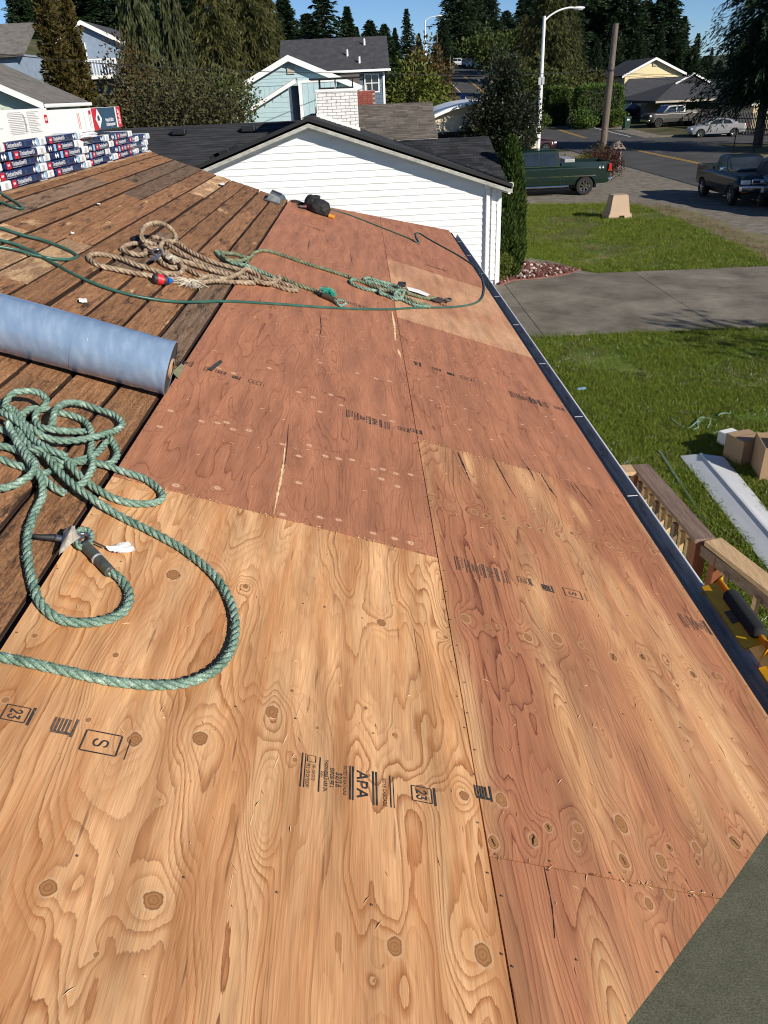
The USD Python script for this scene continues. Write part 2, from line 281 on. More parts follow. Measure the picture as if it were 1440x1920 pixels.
# the house we stand on
HOUSE = thing('house', 'stripped house roof of new red and pale plywood sheets with old weathered boards above', 'house', (-2.0, 5.0, 0.0))
U_L, U_M, U_E = -0.992, 0.2283, 1.3902
hip_v = lambda u: 1.425+(u-1.11)*.925          # near hip line
far_v = lambda u: 10.50+(u+1.0)*.925           # far raking cut
rngG = np.random.default_rng(7)
def nz(x, y, a, b, sd): return meshkit.noise(np.stack([x*a, y*b, 0*x+sd*3.17], -1), sd)-.5
def fb(x, y, a, b, sd, o=3): return sum(.5**k*nz(x, y, a*2**k, b*2**k, sd+k) for k in range(o))
def grain(u, v, kind, sd, knots, lobes=()):
    x = u+.035*nz(u, v, 5, 2.2, sd+40)+.012*nz(u, v, 17, 6, sd+41); y = v
    if kind == 'pale':
        h = 13*x+17*fb(x, y, 3.0, .62, sd)+6.5*fb(x, y, 9.0, 1.6, sd+5)+1.5*nz(x, y, 34, 5, sd+9)+.5*nz(x, y, 90, 22, sd+10); tone = .12*np.clip(.5+2*fb(x, y, 3, 1, sd+12), 0, 1)
    elif kind == 'streaked':
        h = 38*x+12*fb(x, y, 3.4, .4, sd)+5*fb(x, y, 12, .9, sd+5)+1.0*nz(x, y, 44, 4, sd+9); tone = np.clip(.86+1.3*fb(x, y, 7, .5, sd+12), .25, 1)
    elif kind == 'tan':
        h = 12*x+14*fb(x, y, 4, 2.4, sd)+4*fb(x, y, 13, 6, sd+5); tone = np.clip(.15+1.2*fb(x, y, 3, 2, sd+12), 0, .6)
    else:
        h = 18*x+12*fb(x, y, 3.6, .5, sd)+5*fb(x, y, 12, 1.3, sd+5)+.9*nz(x, y, 38, 5, sd+9); tone = np.ones_like(x)
    for (lu, lv, rw, rl, amp) in lobes:
        d2 = ((u-lu)/rw)**2+((v-lv)/rl)**2; g = np.exp(-d2**1.3); h = h*(1-.55*g)+amp*g; tone = tone*(1-.97*np.clip(1.25*g, 0, 1))
    kd = np.full_like(x, 9.0)
    for (ku, kv, r, st) in knots:
        du, dv = (u-ku)/r, (v-kv)/(r*st); d = np.sqrt(du*du+dv*dv)
        h += (3.0 if r > .010 else 1.2)*np.exp(-(d/2.8)**2)*(1 if (ku*977) % 1 > .35 else -1)
        kd = np.minimum(kd, d)
    return h, np.minimum(kd, 3), tone
def sheet(u0, u1, v0, v1, kind, mat, sd, res, knots=(), lobes=(), label=None):
    g = .0022
    lo = lambda u: max(v0, hip_v(u)) if v0 < 1.8 else v0
    hi = lambda u: min(v1, far_v(u)) if v1 > 10 else v1
    us = np.linspace(u0+g, u1-g, max(4, int((u1-u0)/res))); nv = max(4, int((v1-v0)/res)); tt = np.linspace(0, 1, nv)
    lo_, hi_ = np.array([lo(u)+g for u in us]), np.array([hi(u)-g for u in us]); hi_ = np.maximum(hi_, lo_+.001)
    Uu = np.broadcast_to(us, (nv, len(us))); Vv = lo_[None, :]+tt[:, None]*(hi_-lo_)[None, :]
    wv = .0016*fb(Uu, Vv, 2.1, 1.3, sd+77, 2)+.0004*sd % .001
    h, k, t = grain(Uu, Vv, kind, sd, knots, lobes)
    top = W(Uu, Vv, wv).reshape(-1, 3); nx = len(us)
    i, j = np.meshgrid(np.arange(nv-1), np.arange(nx-1), indexing='ij')
    q = np.stack([i*nx+j, i*nx+j+1, (i+1)*nx+j+1, (i+1)*nx+j], -1).reshape(-1, 4); f = np.vstack([q[:, [0, 1, 2]], q[:, [0, 2, 3]]])
    rim = np.r_[np.arange(nx), np.arange(1, nv)*nx+nx-1, (nv-1)*nx+np.arange(nx-2, -1, -1), np.arange(nv-2, 0, -1)*nx]
    a = np.stack([h, k, t], -1).reshape(-1, 3); n0 = len(top)
    v = np.vstack([top, top[rim], top[rim]-NR*.0125]); m = len(rim); r = np.arange(m); r2 = (r+1) % m
    f = np.vstack([f, np.stack([n0+r, n0+m+r, n0+m+r2], 1), np.stack([n0+r, n0+m+r2, n0+r2], 1)])
    v = v-LOC[HOUSE]
    return part(HOUSE, 'plywood_sheet', trimesh.Trimesh(v, f, process=False), mat, True if False else False, label, prim={'ply': np.vstack([a, a[rim], a[rim]])})
def pk(lst, r, st=1.3): return [(*uv(x, y), (r if len(q) < 1 else q[0])*(.86 if st > 1 else 1.15), st*(.85+.4*((x*7.13+y*3.7) % 1))) for (x, y, *q) in lst]
def rows(u0, u1, vs, n, r, rng, st=.8):
    out = []
    for v in vs:
        for k in range(n):
            if rng.random() < .8: out.append((u0+(u1-u0)*(k+.5+rng.uniform(-.4, .4))/n, v+rng.normal(0, .035), r*rng.uniform(.6, 1.2), st))
    return out
kL0 = pk([(288, 1688, .026), (90, 1665, .021), (375, 1384, .024), (252, 1387, .022), (325, 1078, .026), (715, 1168, .02), (740, 1775, .021), (905, 1790, .025), (510, 1335, .022), (790, 1482, .024), (870, 1492, .017),
          (65, 1192, .009), (217, 1228, .01), (547, 1295, .008), (595, 1365, .007), (608, 1138, .008), (685, 1328, .009), (738, 1378, .007), (165, 1350, .009), (10, 1313, .011), (553, 1425, .009), (690, 1455, .009), (300, 1500, .006), (180, 1790, .007), (700, 1838, .006), (460, 1100, .012), (836, 1195, .012)], .02, 1.15)
kR1 = pk([(940, 1500, .021), (925, 1580, .018), (1000, 1575, .016), (1028, 1552, .014), (1083, 1552, .015), (1080, 1585, .012), (1165, 1545, .021), (1170, 1615, .017), (1240, 1615, .017), (1255, 1590, .012), (1305, 1590, .015), (1308, 1618, .009), (1378, 1580, .021),
          (873, 1160, .02), (915, 1175, .01), (935, 1175, .01), (990, 1195, .02), (1045, 1197, .021), (955, 1215, .009), (1090, 1210, .012), (1150, 1232, .018), (1205, 1232, .019), (1300, 1265, .017), (1350, 1270, .017), (1110, 1250, .008), (1252, 1240, .009), (1270, 1285, .009),
          (805, 938, .018), (845, 950, .012), (890, 960, .016), (912, 968, .018), (945, 972, .016), (990, 985, .017), (1015, 995, .014), (1045, 1003, .017), (1072, 1000, .014), (1108, 1010, .015), (1142, 1022, .014), (1162, 1032, .015), (1190, 1030, .015), (1225, 1035, .017), (1225, 1050, .01),
          (880, 1010, .006), (1000, 1040, .006), (1090, 1060, .006), (1180, 1090, .006), (1000, 1330, .007), (1130, 1370, .007), (1220, 1350, .007), (1050, 1265, .007), (960, 1330, .006), (1290, 1390, .007)], .015, 1.45)
lR1 = [(*uv(x, y), rw, rl, a) for x, y, rw, rl, a in [(1075, 1400, .045, .30, 5), (1255, 1420, .042, .30, 7), (1010, 1130, .035, .2, 4), (880, 870, .03, .22, 6), (985, 900, .028, .18, 3), (1170, 1120, .035, .22, 5), (1350, 1400, .03, .3, 6), (870, 1350, .05, .35, 4), (820, 1110, .035, .3, 5), (1085, 960, .03, .16, 4)]]
rg = np.random.default_rng(3)
kL1 = pk([(165, 820), (215, 862)], .012)+pk([(410, 690), (425, 792), (378, 790), (408, 793), (437, 805), (467, 807), (530, 833), (560, 855), (610, 855), (635, 860), (660, 862), (580, 835), (700, 880), (718, 880), (742, 888), (770, 890), (715, 898), (745, 912), (505, 690), (438, 700), (560, 735), (587, 745), (620, 740), (640, 760), (600, 772), (320, 770), (300, 800), (690, 790), (720, 778), (735, 790), (670, 700), (705, 710), (730, 715), (600, 680), (560, 905), (530, 965), (408, 915), (600, 970), (635, 975), (700, 1000), (740, 1010), (770, 1018), (285, 905), (330, 910)], .0155, .85)
rl = lambda sd, vs, n, u0, u1, r=.012: rows(u0, u1, vs, n, r, np.random.default_rng(sd), .85)
sheet(U_L, U_M, .042, 2.48, 'pale', 'plywood_pale', 11, .0062, kL0, [(*uv(500, 1510), .035, .16, 3), (*uv(880, 1330), .05, .28, 5), (*uv(850, 1690), .04, .3, 6)], label='pale golden plywood sheet with strong wavy grain, nearest the camera')
sheet(U_M, U_E, 1.18, 3.62, 'streaked', 'plywood_streaked', 23, .0062, kR1, lR1, label='brown plywood sheet streaked with pale cathedral grain')
sheet(U_M, U_E, -1.26, 1.18, 'streaked', 'plywood_streaked', 31, .009, pk([(1255, 1672, .016), (1217, 1695, .014)], .014, 1.4), [(.45, .75, .05, .3, 5)])
sheet(U_L, U_M, -2.4, .038, 'pale', 'plywood_pale', 37, .02)
sheet(U_L, U_M, 2.484, 4.916, 'red', 'plywood_red', 41, .009, kL1)
sheet(U_M, U_E, 3.624, 6.058, 'red', 'plywood_red', 53, .010, rl(5, (3.95, 4.3, 4.62, 5.0, 5.35, 5.7), 11, U_M, U_E))
sheet(U_L, U_M, 4.92, 7.356, 'red', 'plywood_red', 61, .012, rl(6, (5.1, 5.4, 5.75), 8, U_L, U_M))
sheet(U_M, U_E, 6.062, 8.498, 'tan', 'plywood_tan', 71, .013, label='pale tan plywood sheet between red sheets near the eave')
sheet(U_L, U_M, 7.36, 9.794, 'red', 'plywood_red', 83, .014)
sheet(U_M, U_E, 8.502, 10.94, 'red', 'plywood_red', 91, .014)
sheet(U_L, U_M, 9.798, 12.236, 'red', 'plywood_red', 97, .02)
sheet(U_M, U_E, 10.944, 13.2, 'red', 'plywood_red', 103, .02)
SHEETS = [HOUSE+'/plywood_sheet'+('' if k == 0 else f'_{k:03d}') for k in range(12)]

# checks through the hearts of the larger knots
def checks(sh, ks, mn, sd):
    g = np.random.default_rng(sd); out = []
    for ku, kv, r, st in ks:
        if r < mn or g.random() < .62: continue
        for a in ([g.normal(0, .25)] if g.random() < 1.1 else []):
            L = r*g.uniform(.5, .95); w = r*g.uniform(.03, .09); d = np.array([math.sin(a), math.cos(a)*st]); t = np.linspace(-1, 1, 7); c = np.array([ku, kv])+t[:, None]*L*d+.08*r*g.standard_normal((7, 2)); ww = w*(1-t**2)**.7+.0003; n_ = np.array([d[1], -d[0]])/np.hypot(*d)
            A_, B_ = c+ww[:, None]*n_, c-ww[:, None]*n_; o = .0024; V = np.vstack([W(A_[:, 0], A_[:, 1], o), W(B_[:, 0], B_[:, 1], o)]); i = np.arange(6); out.append(trimesh.Trimesh(V, np.vstack([np.stack([i, i+1, i+8], 1), np.stack([i, i+8, i+7], 1)]), process=False))
    part(sh, 'knot_checks', cat3(out), 'split_dark', world=True, kind='stuff')
checks(SHEETS[1], kR1, .0075, 1)
# veneer splits and printed grade stamps on the sheets
def split(sh, px, w, mat, sd=0):
    q = np.array([uv(*p) for p in px]); c = spline(np.c_[q, 0*q[:, :1]], .02)[:, :2]; n = len(c); r = np.random.default_rng(sd)
    ww = w*np.sin(np.linspace(.12, np.pi-.05, n))**.7*(1+.35*r.standard_normal(n)); ww = np.maximum(ww, .0006)
    L, R_ = c+np.c_[-ww, 0*ww], c+np.c_[ww, 0*ww]
    v = np.vstack([W(L[:, 0], L[:, 1], .0013), W(R_[:, 0], R_[:, 1], .0013)]); i = np.arange(n-1)
    f = np.vstack([np.stack([i, n+i, n+i+1], 1), np.stack([i, n+i+1, i+1], 1)])
    part(sh, 'veneer_split', trimesh.Trimesh(v, f, process=False), mat, world=True)
for k, (px, w) in enumerate([([(858, 848), (872, 880), (882, 905)], .004), ([(925, 858), (950, 905), (968, 935)], .0028), ([(978, 862), (995, 885), (1003, 902)], .003), ([(1012, 885), (1030, 915), (1045, 935)], .0035), ([(1075, 905), (1110, 950)], .0025), ([(1068, 905), (1082, 925)], .002)]): split(SHEETS[1], px, w, 'split_dark', k)
split(SHEETS[4], [(535, 830), (530, 880), (520, 930), (513, 966)], .0042, 'split_pale', 9); split(SHEETS[4], [(541, 795), (537, 850), (528, 900)], .0018, 'split_dark', 10)
split(SHEETS[6], [(735, 585), (740, 615), (741, 640)], .009, 'split_pale', 11); split(SHEETS[6], [(746, 655), (752, 672)], .007, 'split_pale', 12)
split(SHEETS[6], [(600, 590), (602, 615), (599, 632)], .003, 'split_dark', 13); split(SHEETS[5], [(748, 627), (765, 640)], .006, 'split_dark', 14)
split(SHEETS[8], [(580, 448), (578, 470)], .003, 'split_dark', 15); split(SHEETS[8], [(657, 475), (661, 498)], .003, 'split_dark', 16)
[split(SHEETS[0], q, .0012, 'split_pale', 18+n_) for n_, q in enumerate([[(568, 1310), (556, 1345), (548, 1362)], [(540, 1375), (531, 1395)], [(523, 1418), (514, 1440)], [(475, 1525), (468, 1550)], [(436, 1640), (428, 1685)]])]
split(SHEETS[0], [(776, 1180), (786, 1250)], .0007, 'split_dark', 21)
split(SHEETS[2], [(1020, 1625), (1035, 1700), (1040, 1760)], .0015, 'split_dark', 23)

plain('nail_head', (.17, .11, .075), rough=.5, metallic=.3, var=.3)
def nails_and_splinters(sh, u0, u1, v0, v1, sd, ns):
    g = np.random.default_rng(sd); P = []
    for v in np.arange(v0+.012, v1, .152):
        for u in (u0+.011, u1-.011): P.append((u+g.normal(0, .003), v+g.normal(0, .012)))
    for v in np.linspace(v0+.01, v1-.01, 5):
        for u in np.arange(u0+.15, u1-.1, .2): P.append((u+g.normal(0, .015), v+g.normal(0, .004)))
    ok = lambda u, v: v > hip_v(u)+.02 and v < far_v(u)-.03
    P = [q for q in P if ok(*q)]; out = []; th = np.arange(7)*2*np.pi/7
    for u, v in P: V = W(np.r_[u, u+.0028*np.cos(th)], np.r_[v, v+.0028*np.sin(th)], .0026); out.append(trimesh.Trimesh(V, [[0, 1+i, 1+(i+1) % 7] for i in range(7)], process=False))
    part(sh, 'nail_heads', cat3(out), 'nail_head', world=True, kind='stuff'); out = []
    for k in range(ns):
        u, v = g.uniform(u0+.02, u1-.02), g.uniform(v0+.02, v1-.02)
        if g.random() < .4: v = (v0 if g.random() < .5 else v1-.004)+g.normal(0, .004)
        if not ok(u, v): continue
        L, w, a = g.uniform(.003, .016), g.uniform(.0005, .0016), g.normal(0, .7); d = np.array([math.sin(a), math.cos(a)]); n_ = np.array([d[1], -d[0]]); c = np.array([u, v]); q = np.array([c-d*L, c+n_*w, c+d*L, c-n_*w]); out.append(trimesh.Trimesh(W(q[:, 0], q[:, 1], [.002, .0035, .002, .0035]), [[0, 1, 2], [0, 2, 3]], process=False))
    part(sh, 'splinters', cat3(out), 'split_pale', world=True, kind='stuff')
for k_, q_ in enumerate([(U_L, U_M, .5, 2.48, 150), (U_M, U_E, 1.18, 3.62, 220), (U_M, U_E, .3, 1.18, 60), None, (U_L, U_M, 2.484, 4.916, 200), (U_M, U_E, 3.624, 6.058, 160), (U_L, U_M, 4.92, 7.356, 160), (U_M, U_E, 6.062, 8.498, 140), (U_L, U_M, 7.36, 9.794, 140), (U_M, U_E, 8.502, 10.94, 120)]):
    if q_: nails_and_splinters(SHEETS[k_], *q_[:4], 200+k_, q_[4])
def stamp(sh, u0, v0, what, s=1.0, mat='ink', o=.0016):
    """part of a grade mark: text runs towards the near edge (-v), letter tops towards +u"""
    out = []
    def put(m, du, dv, sx=1., sy=1.):
        m = m.copy(); q = m.vertices.copy(); u = u0+(du+q[:, 1]*sy)*s; v = v0-(dv+q[:, 0]*sx)*s
        m.vertices = W(u, v, o+np.minimum(q[:, 2], .0004)*.6); out.append(m)
    def text(t, du, dv, length, cap, bold=False):
        m = meshkit.text_mesh(t, 1.0, .0004, bold); L = m.bounds[1][0]; m.vertices[:, 2] *= 1; put(m, du, dv, length/L, cap)
    def line(du, dv0, dv1, w=.003): put(box(dv0, dv1, -w/2, w/2, 0, .0004), du, 0)
    def frame(du0, du1, dv0, dv1, w=.0028):
        for a, b, c, d in ((dv0, dv1, du0-w/2, du0+w/2), (dv0, dv1, du1-w/2, du1+w/2), (dv0-w/2, dv0+w/2, du0+w/2, du1-w/2), (dv1-w/2, dv1+w/2, du0+w/2, du1-w/2)): put(box(a, b, c, d, 0, .0004), 0, 0)
    if 'cat' in what:
        line(0, 0, .105); line(.008, 0, .105, .0016); text('PS 1-09 CATEGORY', .012, .03, .075, .008); text('PRP-108 32 CD', .026, .03, .05, .007); frame(.013, .033, .004, .024, .0016); line(.044, .004, .11)
        text('520', .048, .045, .02, .009)
    if 'spec' in what:
        text('THICKNESS 0.438 IN.', .056, .008, .098, .008, True); text('EXPOSURE 1', .071, .03, .06, .009, True); text('32/16', .085, .04, .045, .014, True); text('RATED SHEATHING', .104, .015, .09, .007); line(.120, .012, .115, .004); line(.127, .012, .115, .004)
    if 'apa' in what: text('APA', .138, .02, .085, .026, True); line(.178, .015, .117, .0045); line(.186, .015, .117, .0045)
    if 'casc' in what: text('ROYS CASCADE', .202, .03, .085, .009); line(.221, .018, .115, .003); line(.229, .02, .115, .0016)
    if '23' in what: frame(.276, .327, .035, .08); text('23', .288, .042, .032, .026, True); line(.335, .03, .085, .006)
    if 'bar' in what:
        for k in range(5): line(.385+.008*k, .05, .088+.004*(k % 3), .005)
        line(.431, .045, .1, .006); put(box(.088, .096, .385, .43, 0, .0004), 0, 0)
    if 's' in what: frame(.486, .565, .035, .095, .0035); text('S', .508, .052, .026, .034); line(.585, .04, .1, .002)
    part(sh, 'grade_stamp', cat3(out), mat, world=True, kind='stuff')
stamp(SHEETS[0], *(uv(568, 1412)), ('cat', 'spec', 'apa', 'casc', '23'), 1.0)
q0 = uv(868, 1468); stamp(SHEETS[0], q0[0]-.395*.8, q0[1]+.045, ('bar',), .9)
q0 = uv(160, 1378); stamp(SHEETS[0], q0[0]-.486, q0[1]+.05, ('s',), 1.0); q0 = uv(10, 1330); stamp(SHEETS[0], q0[0]-.276, q0[1]+.05, ('23',), 1.0); q0 = uv(108, 1352); stamp(SHEETS[0], q0[0]-.39, q0[1]+.06, ('bar',), 1., 'ink_faded')
stamp(SHEETS[1], *(uv(852, 1043)), ('cat', 'spec', 'apa', 'casc', '23', 'bar', 's'), .92, 'ink_faded')
q0 = uv(1270, 1150); stamp(SHEETS[1], q0[0], q0[1], ('cat', 'spec'), .9, 'ink_faded')
q0 = uv(352, 683); stamp(SHEETS[4], q0[0]-.1*.8, q0[1]+.06, ('spec', 'casc', '23', 'bar', 's'), .8)
q0 = uv(650, 768); stamp(SHEETS[4], q0[0], q0[1], ('cat', 'spec', 'apa', 'casc', '23'), 1.0); q0 = uv(770, 805); stamp(SHEETS[4], q0[0]-.276, q0[1]+.05, ('23',), 1.0)
q0 = uv(770, 678); stamp(SHEETS[5], q0[0]-.12*.9, q0[1]+.05, ('apa', '23', 'bar', 's'), .95)
q0 = uv(955, 735); stamp(SHEETS[5], q0[0], q0[1]+.02, ('cat', 'spec', 'apa', 'casc', '23'), 1.15)
for sh, x, y in ((8, 570, 420), (6, 575, 535), (9, 800, 495), (7, 800, 560), (6, 640, 560)):
    q0 = uv(x, y); stamp(SHEETS[sh], q0[0], q0[1], ('cat', 'spec', 'apa', 'casc'), 1.0, 'ink_faded')

# old roof boards above the plywood
U_R = -2.80; nb = 10; wb = (U_L-.012-U_R)/nb; rb = np.random.default_rng(12)
for k in range(nb):
    a, b = U_L-.006-(nb-k)*.1895+.0078+rb.uniform(-.003, .003), U_L-.006-(nb-1-k)*.1895-.0078+rb.uniform(-.003, .003); a = max(a, U_R)
    if k == nb-1: b -= .006
    v = -2.6+rb.uniform(0, .6); brk = {2: [3.5, 5.4, 8.3], 3: [3.3, 4.9, 7.6], 4: [4.3, 5.5, 9.0], 5: [2.6, 8.7, 10.3], 1: [4.4, 7.9]}.get(k, []); end = 10.80-(.33*(k/(nb-1)))+rb.uniform(-.02, .03)
    while v < end-.05:
        L = rb.choice([1.5, 2.6, 3.6, 4.4, 5.2]); L = 9. if brk else L; nxt = [q for q in brk if q > v+.1]; v2 = min([v+L, end]+nxt[:1]); v2 = end if end-v2 < .5 else v2
        n = max(2, int((v2-v)/.25)); vs = np.linspace(v+.002, v2-.002, n+1); dz = rb.uniform(-.006, .001); e = .007
        ta, tb = rb.uniform(-.004, .004), rb.uniform(-.006, .002); prof = np.array([(a, -.024), (a, -.004+ta), (a+e, ta), (b-e, tb), (b, -.004+tb), (b, -.024)])
        wob = .0022*rb.standard_normal((n+1, 6)); cup = rb.uniform(-.002, .002)
        P = np.stack([W(prof[:, 0]+wob[i], vs[i], prof[:, 1]+dz+.25*wob[i]+cup*(i % 2)) for i in range(n+1)]); V = P.reshape(-1, 3); F_ = []
        for i in range(n):
            for j in range(6): F_ += [[i*6+j, i*6+(j+1) % 6, (i+1)*6+(j+1) % 6], [i*6+j, (i+1)*6+(j+1) % 6, (i+1)*6+j]]
        for j in range(1, 5): F_ += [[0, j+1, j], [n*6, n*6+j, n*6+j+1]]
        mt = 'roof_board'
        if (k, round(v, 1)) in ((2, 3.5), (3, 3.3), (4, 4.3), (5, 8.7)): mt = 'roof_board_scraped'
        elif (k, round(v, 1)) in ((2, 8.3), (1, 4.4), (3, 7.6)): mt = 'roof_board_grey'
        elif rb.random() < .12: mt = 'roof_board_grey'
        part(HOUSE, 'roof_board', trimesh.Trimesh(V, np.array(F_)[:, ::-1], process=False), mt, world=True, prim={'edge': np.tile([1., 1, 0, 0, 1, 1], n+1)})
        v = v2
# added light-blocking slab below the boards, the other slope, the walls
quad = lambda pts: np.array([W(*p) for p in pts])
part(HOUSE, 'roof_underlay', solid(np.array([W(U_R, hip_v(U_R), -.032), W(U_L, hip_v(U_L)+.02, -.032), W(U_E-.01, hip_v(U_E)+.02, -.032), W(U_E-.01, far_v(U_E)-.02, -.032), W(U_L, far_v(U_L)-.05, -.032), W(U_R, 10.7, -.032)]), .09), 'dark_timber', world=True)
xr, zr = U_R*cS, float(W(U_R, 0)[2])
WB = lambda d, v, o=0: np.array([xr-d*cS-o*sS, v, zr-d*sS+o*cS])
plain('house_wall', (.62, .6, .55), rough=.7)
part(HOUSE, 'back_slope', solid(np.array([WB(.004, 10.75), WB(4.2, 10.75), WB(4.2, -2.4), WB(.004, -2.4)]), .1), 'roof_board_grey', world=True)
part(HOUSE, 'ridge_strip', beam(WB(.02, -2.4, .006), WB(.02, 10.8, .006), .05, .012), 'roof_board_scraped', world=True)
part(HOUSE, 'wall', box(-6.4, 1.02, 1.9, 10.55, 0, 2.42), 'house_wall', world=True)
gable = extr([(-6.4, 2.42), (1.02, 2.42), (1.02, 2.45), (xr, zr-.16), (-6.4, 2.45)], .1, 'y'); gable.apply_translation([0, 10.45, 0]); part(HOUSE, 'gable_wall', gable, 'house_wall', world=True)
# valley slope with green felt
hz = lambda u, v: W(u, hip_v(u))+np.array([0, v-hip_v(u), (v-hip_v(u))*math.tan(SL)])
hp = lambda u, o=0.: np.array([*W(u, hip_v(u))])
def hip_pt(x, y, o): z0 = None; u = x; b = np.array([*W(0, hip_v(0))]); a = np.array([*W(1, hip_v(1))]); e1 = a-b; e2 = np.array([1.0, 0, 0]); n = np.cross(e2, e1); n /= np.linalg.norm(n); n = n if n[2] > 0 else -n; return n
nH = hip_pt(0, 0, 0); O0 = W(0, hip_v(0)); e1 = W(1, hip_v(1))-O0; e1 /= np.linalg.norm(e1); e2 = np.cross(nH, e1)
e2 = e2 if e2[1] < 0 else -e2
tt = np.linspace(-3.6, 2.05, 70); ww = np.linspace(0, 2.6, 40); rf = np.random.default_rng(4)
A, B = np.meshgrid(tt, ww); edge = .004*rf.standard_normal(len(tt))
hump = .006*fb(A, B, 1.3, 1.3, 5, 2)+.006
P = O0+A[..., None]*e1+(B+np.where(B == 0, edge[None, :]-.012, 0))[..., None]*e2+hump[..., None]*nH
v = P.reshape(-1, 3); nx = len(tt); i, j = np.meshgrid(np.arange(len(ww)-1), np.arange(nx-1), indexing='ij'); qd = np.stack([i*nx+j, i*nx+j+1, (i+1)*nx+j+1, (i+1)*nx+j], -1).reshape(-1, 4)
f = np.vstack([qd[:, [0, 1, 2]], qd[:, [0, 2, 3]]]); keep = (v[f][:, :, 2] > 2.3).all(1)
felt = trimesh.Trimesh(np.vstack([v, v-nH*.004]), np.vstack([f[keep], f[keep][:, ::-1]+len(v)]), process=False)
single('roofing_felt', felt, 'felt_green', 'sheet of green-grey roofing felt in the valley, lower right beside the near plywood', 'roofing felt', smooth=True)
sol = np.array([O0-3.6*e1, O0+2.0*e1, O0+2.0*e1+1.2*e2, O0-3.6*e1+3.6*e2])-nH*.014
part(HOUSE, 'wall', box(1.02, 3.1, -4, 1.0, 0, 2.2), 'house_wall', world=True)
part(HOUSE, 'valley_slope', prism(sol, .05, -nH), 'dark_timber', world=True)
# gutter, drip edge, spikes
plain('drip_navy', (.006, .009, .018), rough=.6, spec=.25, scale=30)
noisy('gutter_inside', [(.25, (.22, .19, .15)), (.45, (.60, .54, .46)), (.75, (.76, .71, .64))], scale=9, stretch=(3, .7, 3), rough=.6, detail=8, bump=.2)
plain('white_metal', (.78, .78, .77), rough=.35, var=.04)
plain('galv', (.42, .42, .42), rough=.5, metallic=.5)
E0 = hip_v(U_E)+.02; E1 = far_v(U_E)-.02; ex, ez = float(W(U_E, 0)[0]), float(W(U_E, 0)[2])
def run(profile, y0, y1): return extr(Polygon(profile), y1-y0, 'y').apply_translation([0, y0, 0])
part(HOUSE, 'fascia', box(ex-.07, ex-.028, E0, E1, ez-.22, ez-.03), 'white_metal', world=True)
part(HOUSE, 'drip_edge', run([(ex-.03, ez-.016), (ex+.048, ez-.040), (ex+.051, ez-.10), (ex+.047, ez-.10), (ex+.044, ez-.044), (ex-.03, ez-.02)], E0, E1), 'drip_navy', world=True)
gx, gzz = ex+.05, ez-.06
GUT = part(HOUSE, 'gutter', run([(ex-.026, gzz), (ex-.026, gzz-.075), (gx+.04, gzz-.075), (gx+.066, gzz-.05), (gx+.08, gzz-.003), (gx+.077, gzz-.003), (gx+.062, gzz-.048), (gx+.038, gzz-.072), (ex-.023, gzz-.072), (ex-.023, gzz)], E0, E1), 'gutter_inside', world=True)
part(GUT, 'front_lip', rbox(gx+.075, gx+.087, E0, E1, gzz-.010, gzz+.003, .004), 'white_metal', world=True)
part(GUT, 'front_face', run([(gx+.083, gzz-.012), (gx+.071, gzz-.052), (gx+.045, gzz-.081), (gx+.043, gzz-.0795), (gx+.068, gzz-.052), (gx+.080, gzz-.012)], E0, E1), 'white_metal', world=True)
for q in [(1190, 928), (1088, 780), (1030, 680), (972, 608), (936, 555), (906, 512), (882, 478), (863, 452)]:
    yy = on_z(*q, gzz)[1]
    part(GUT, 'gutter_spike', cyl((ex-.02, yy, gzz-.006), (gx+.078, yy, gzz-.004), .0032, 6), 'galv', world=True)

# ------------------------------------------------------------------ ground, lawns, drive, street
_hp = np.array([(-200, 0), (62, 0), (72, .04), (81, .2), (96.5, .63), (108, 1.0), (120, 1.5), (131, 2.35), (144.5, 3.82), (151, 4.5), (173, 6.7), (186, 7.75), (196, 8.5), (215, 9.6), (240, 10.2), (300, 11.5), (420, 13), (1200, 16)], float)
def H(y): return np.interp(y, _hp[:, 0], _hp[:, 1])
def sstep(t): t = np.clip(t, 0, 1); return t*t*(3-2*t)
def ter(x, y):
    x, y = np.asarray(x, float), np.asarray(y, float)
    h = sum(H(y+d) for d in (-5, -2.5, 0, 2.5, 5))/5*(.12+.88*sstep((64-x)/38))
    return h+7.5*sstep((-x-7.5)/22)*sstep((y-25)/40)+2.2*sstep((-x+6)/10)*sstep((y-27)/12)
def gp(x, y):                                     # a pixel on the terrain
    d = ray(x, y); t = np.concatenate([np.linspace(5, 120, 2400), np.linspace(120.05, 700, 4000)]); P = CAM+d*t[:, None]
    hit = P[:, 2] < ter(P[:, 0], P[:, 1]); k = np.argmax(hit) if hit.any() else int(np.argmin(np.abs(P[:, 1]-205))); return P[k]
noisy('earth', [(.3, (.045, .05, .02)), (.55, (.09, .085, .045)), (.75, (.15, .125, .08))], scale=.35, detail=10, rough=.95, bump=.4, bscale=8, spec=.1, bdist=.05)
noisy('grass_soil', [(.28, (.05, .08, .013)), (.5, (.085, .13, .02)), (.63, (.13, .16, .035)), (.74, (.26, .22, .11))], scale=.8, detail=10, rough=.95, bump=.6, bscale=26, spec=.1, fine=.4, fscale=18, bdist=.04)
noisy('gravel', [(.28, (.075, .066, .052)), (.5, (.19, .17, .138)), (.7, (.32, .29, .24))], scale=2.6, detail=14, rough=.95, bump=.4, bscale=60, fine=.55, fscale=70, spec=.15, bdist=.04, nrough=.75)
noisy('dry_grass', [(.3, (.13, .105, .06)), (.5, (.21, .175, .10)), (.7, (.12, .13, .05))], scale=2, detail=10, rough=.95, bump=.5, bscale=40, fine=.4, spec=.1)
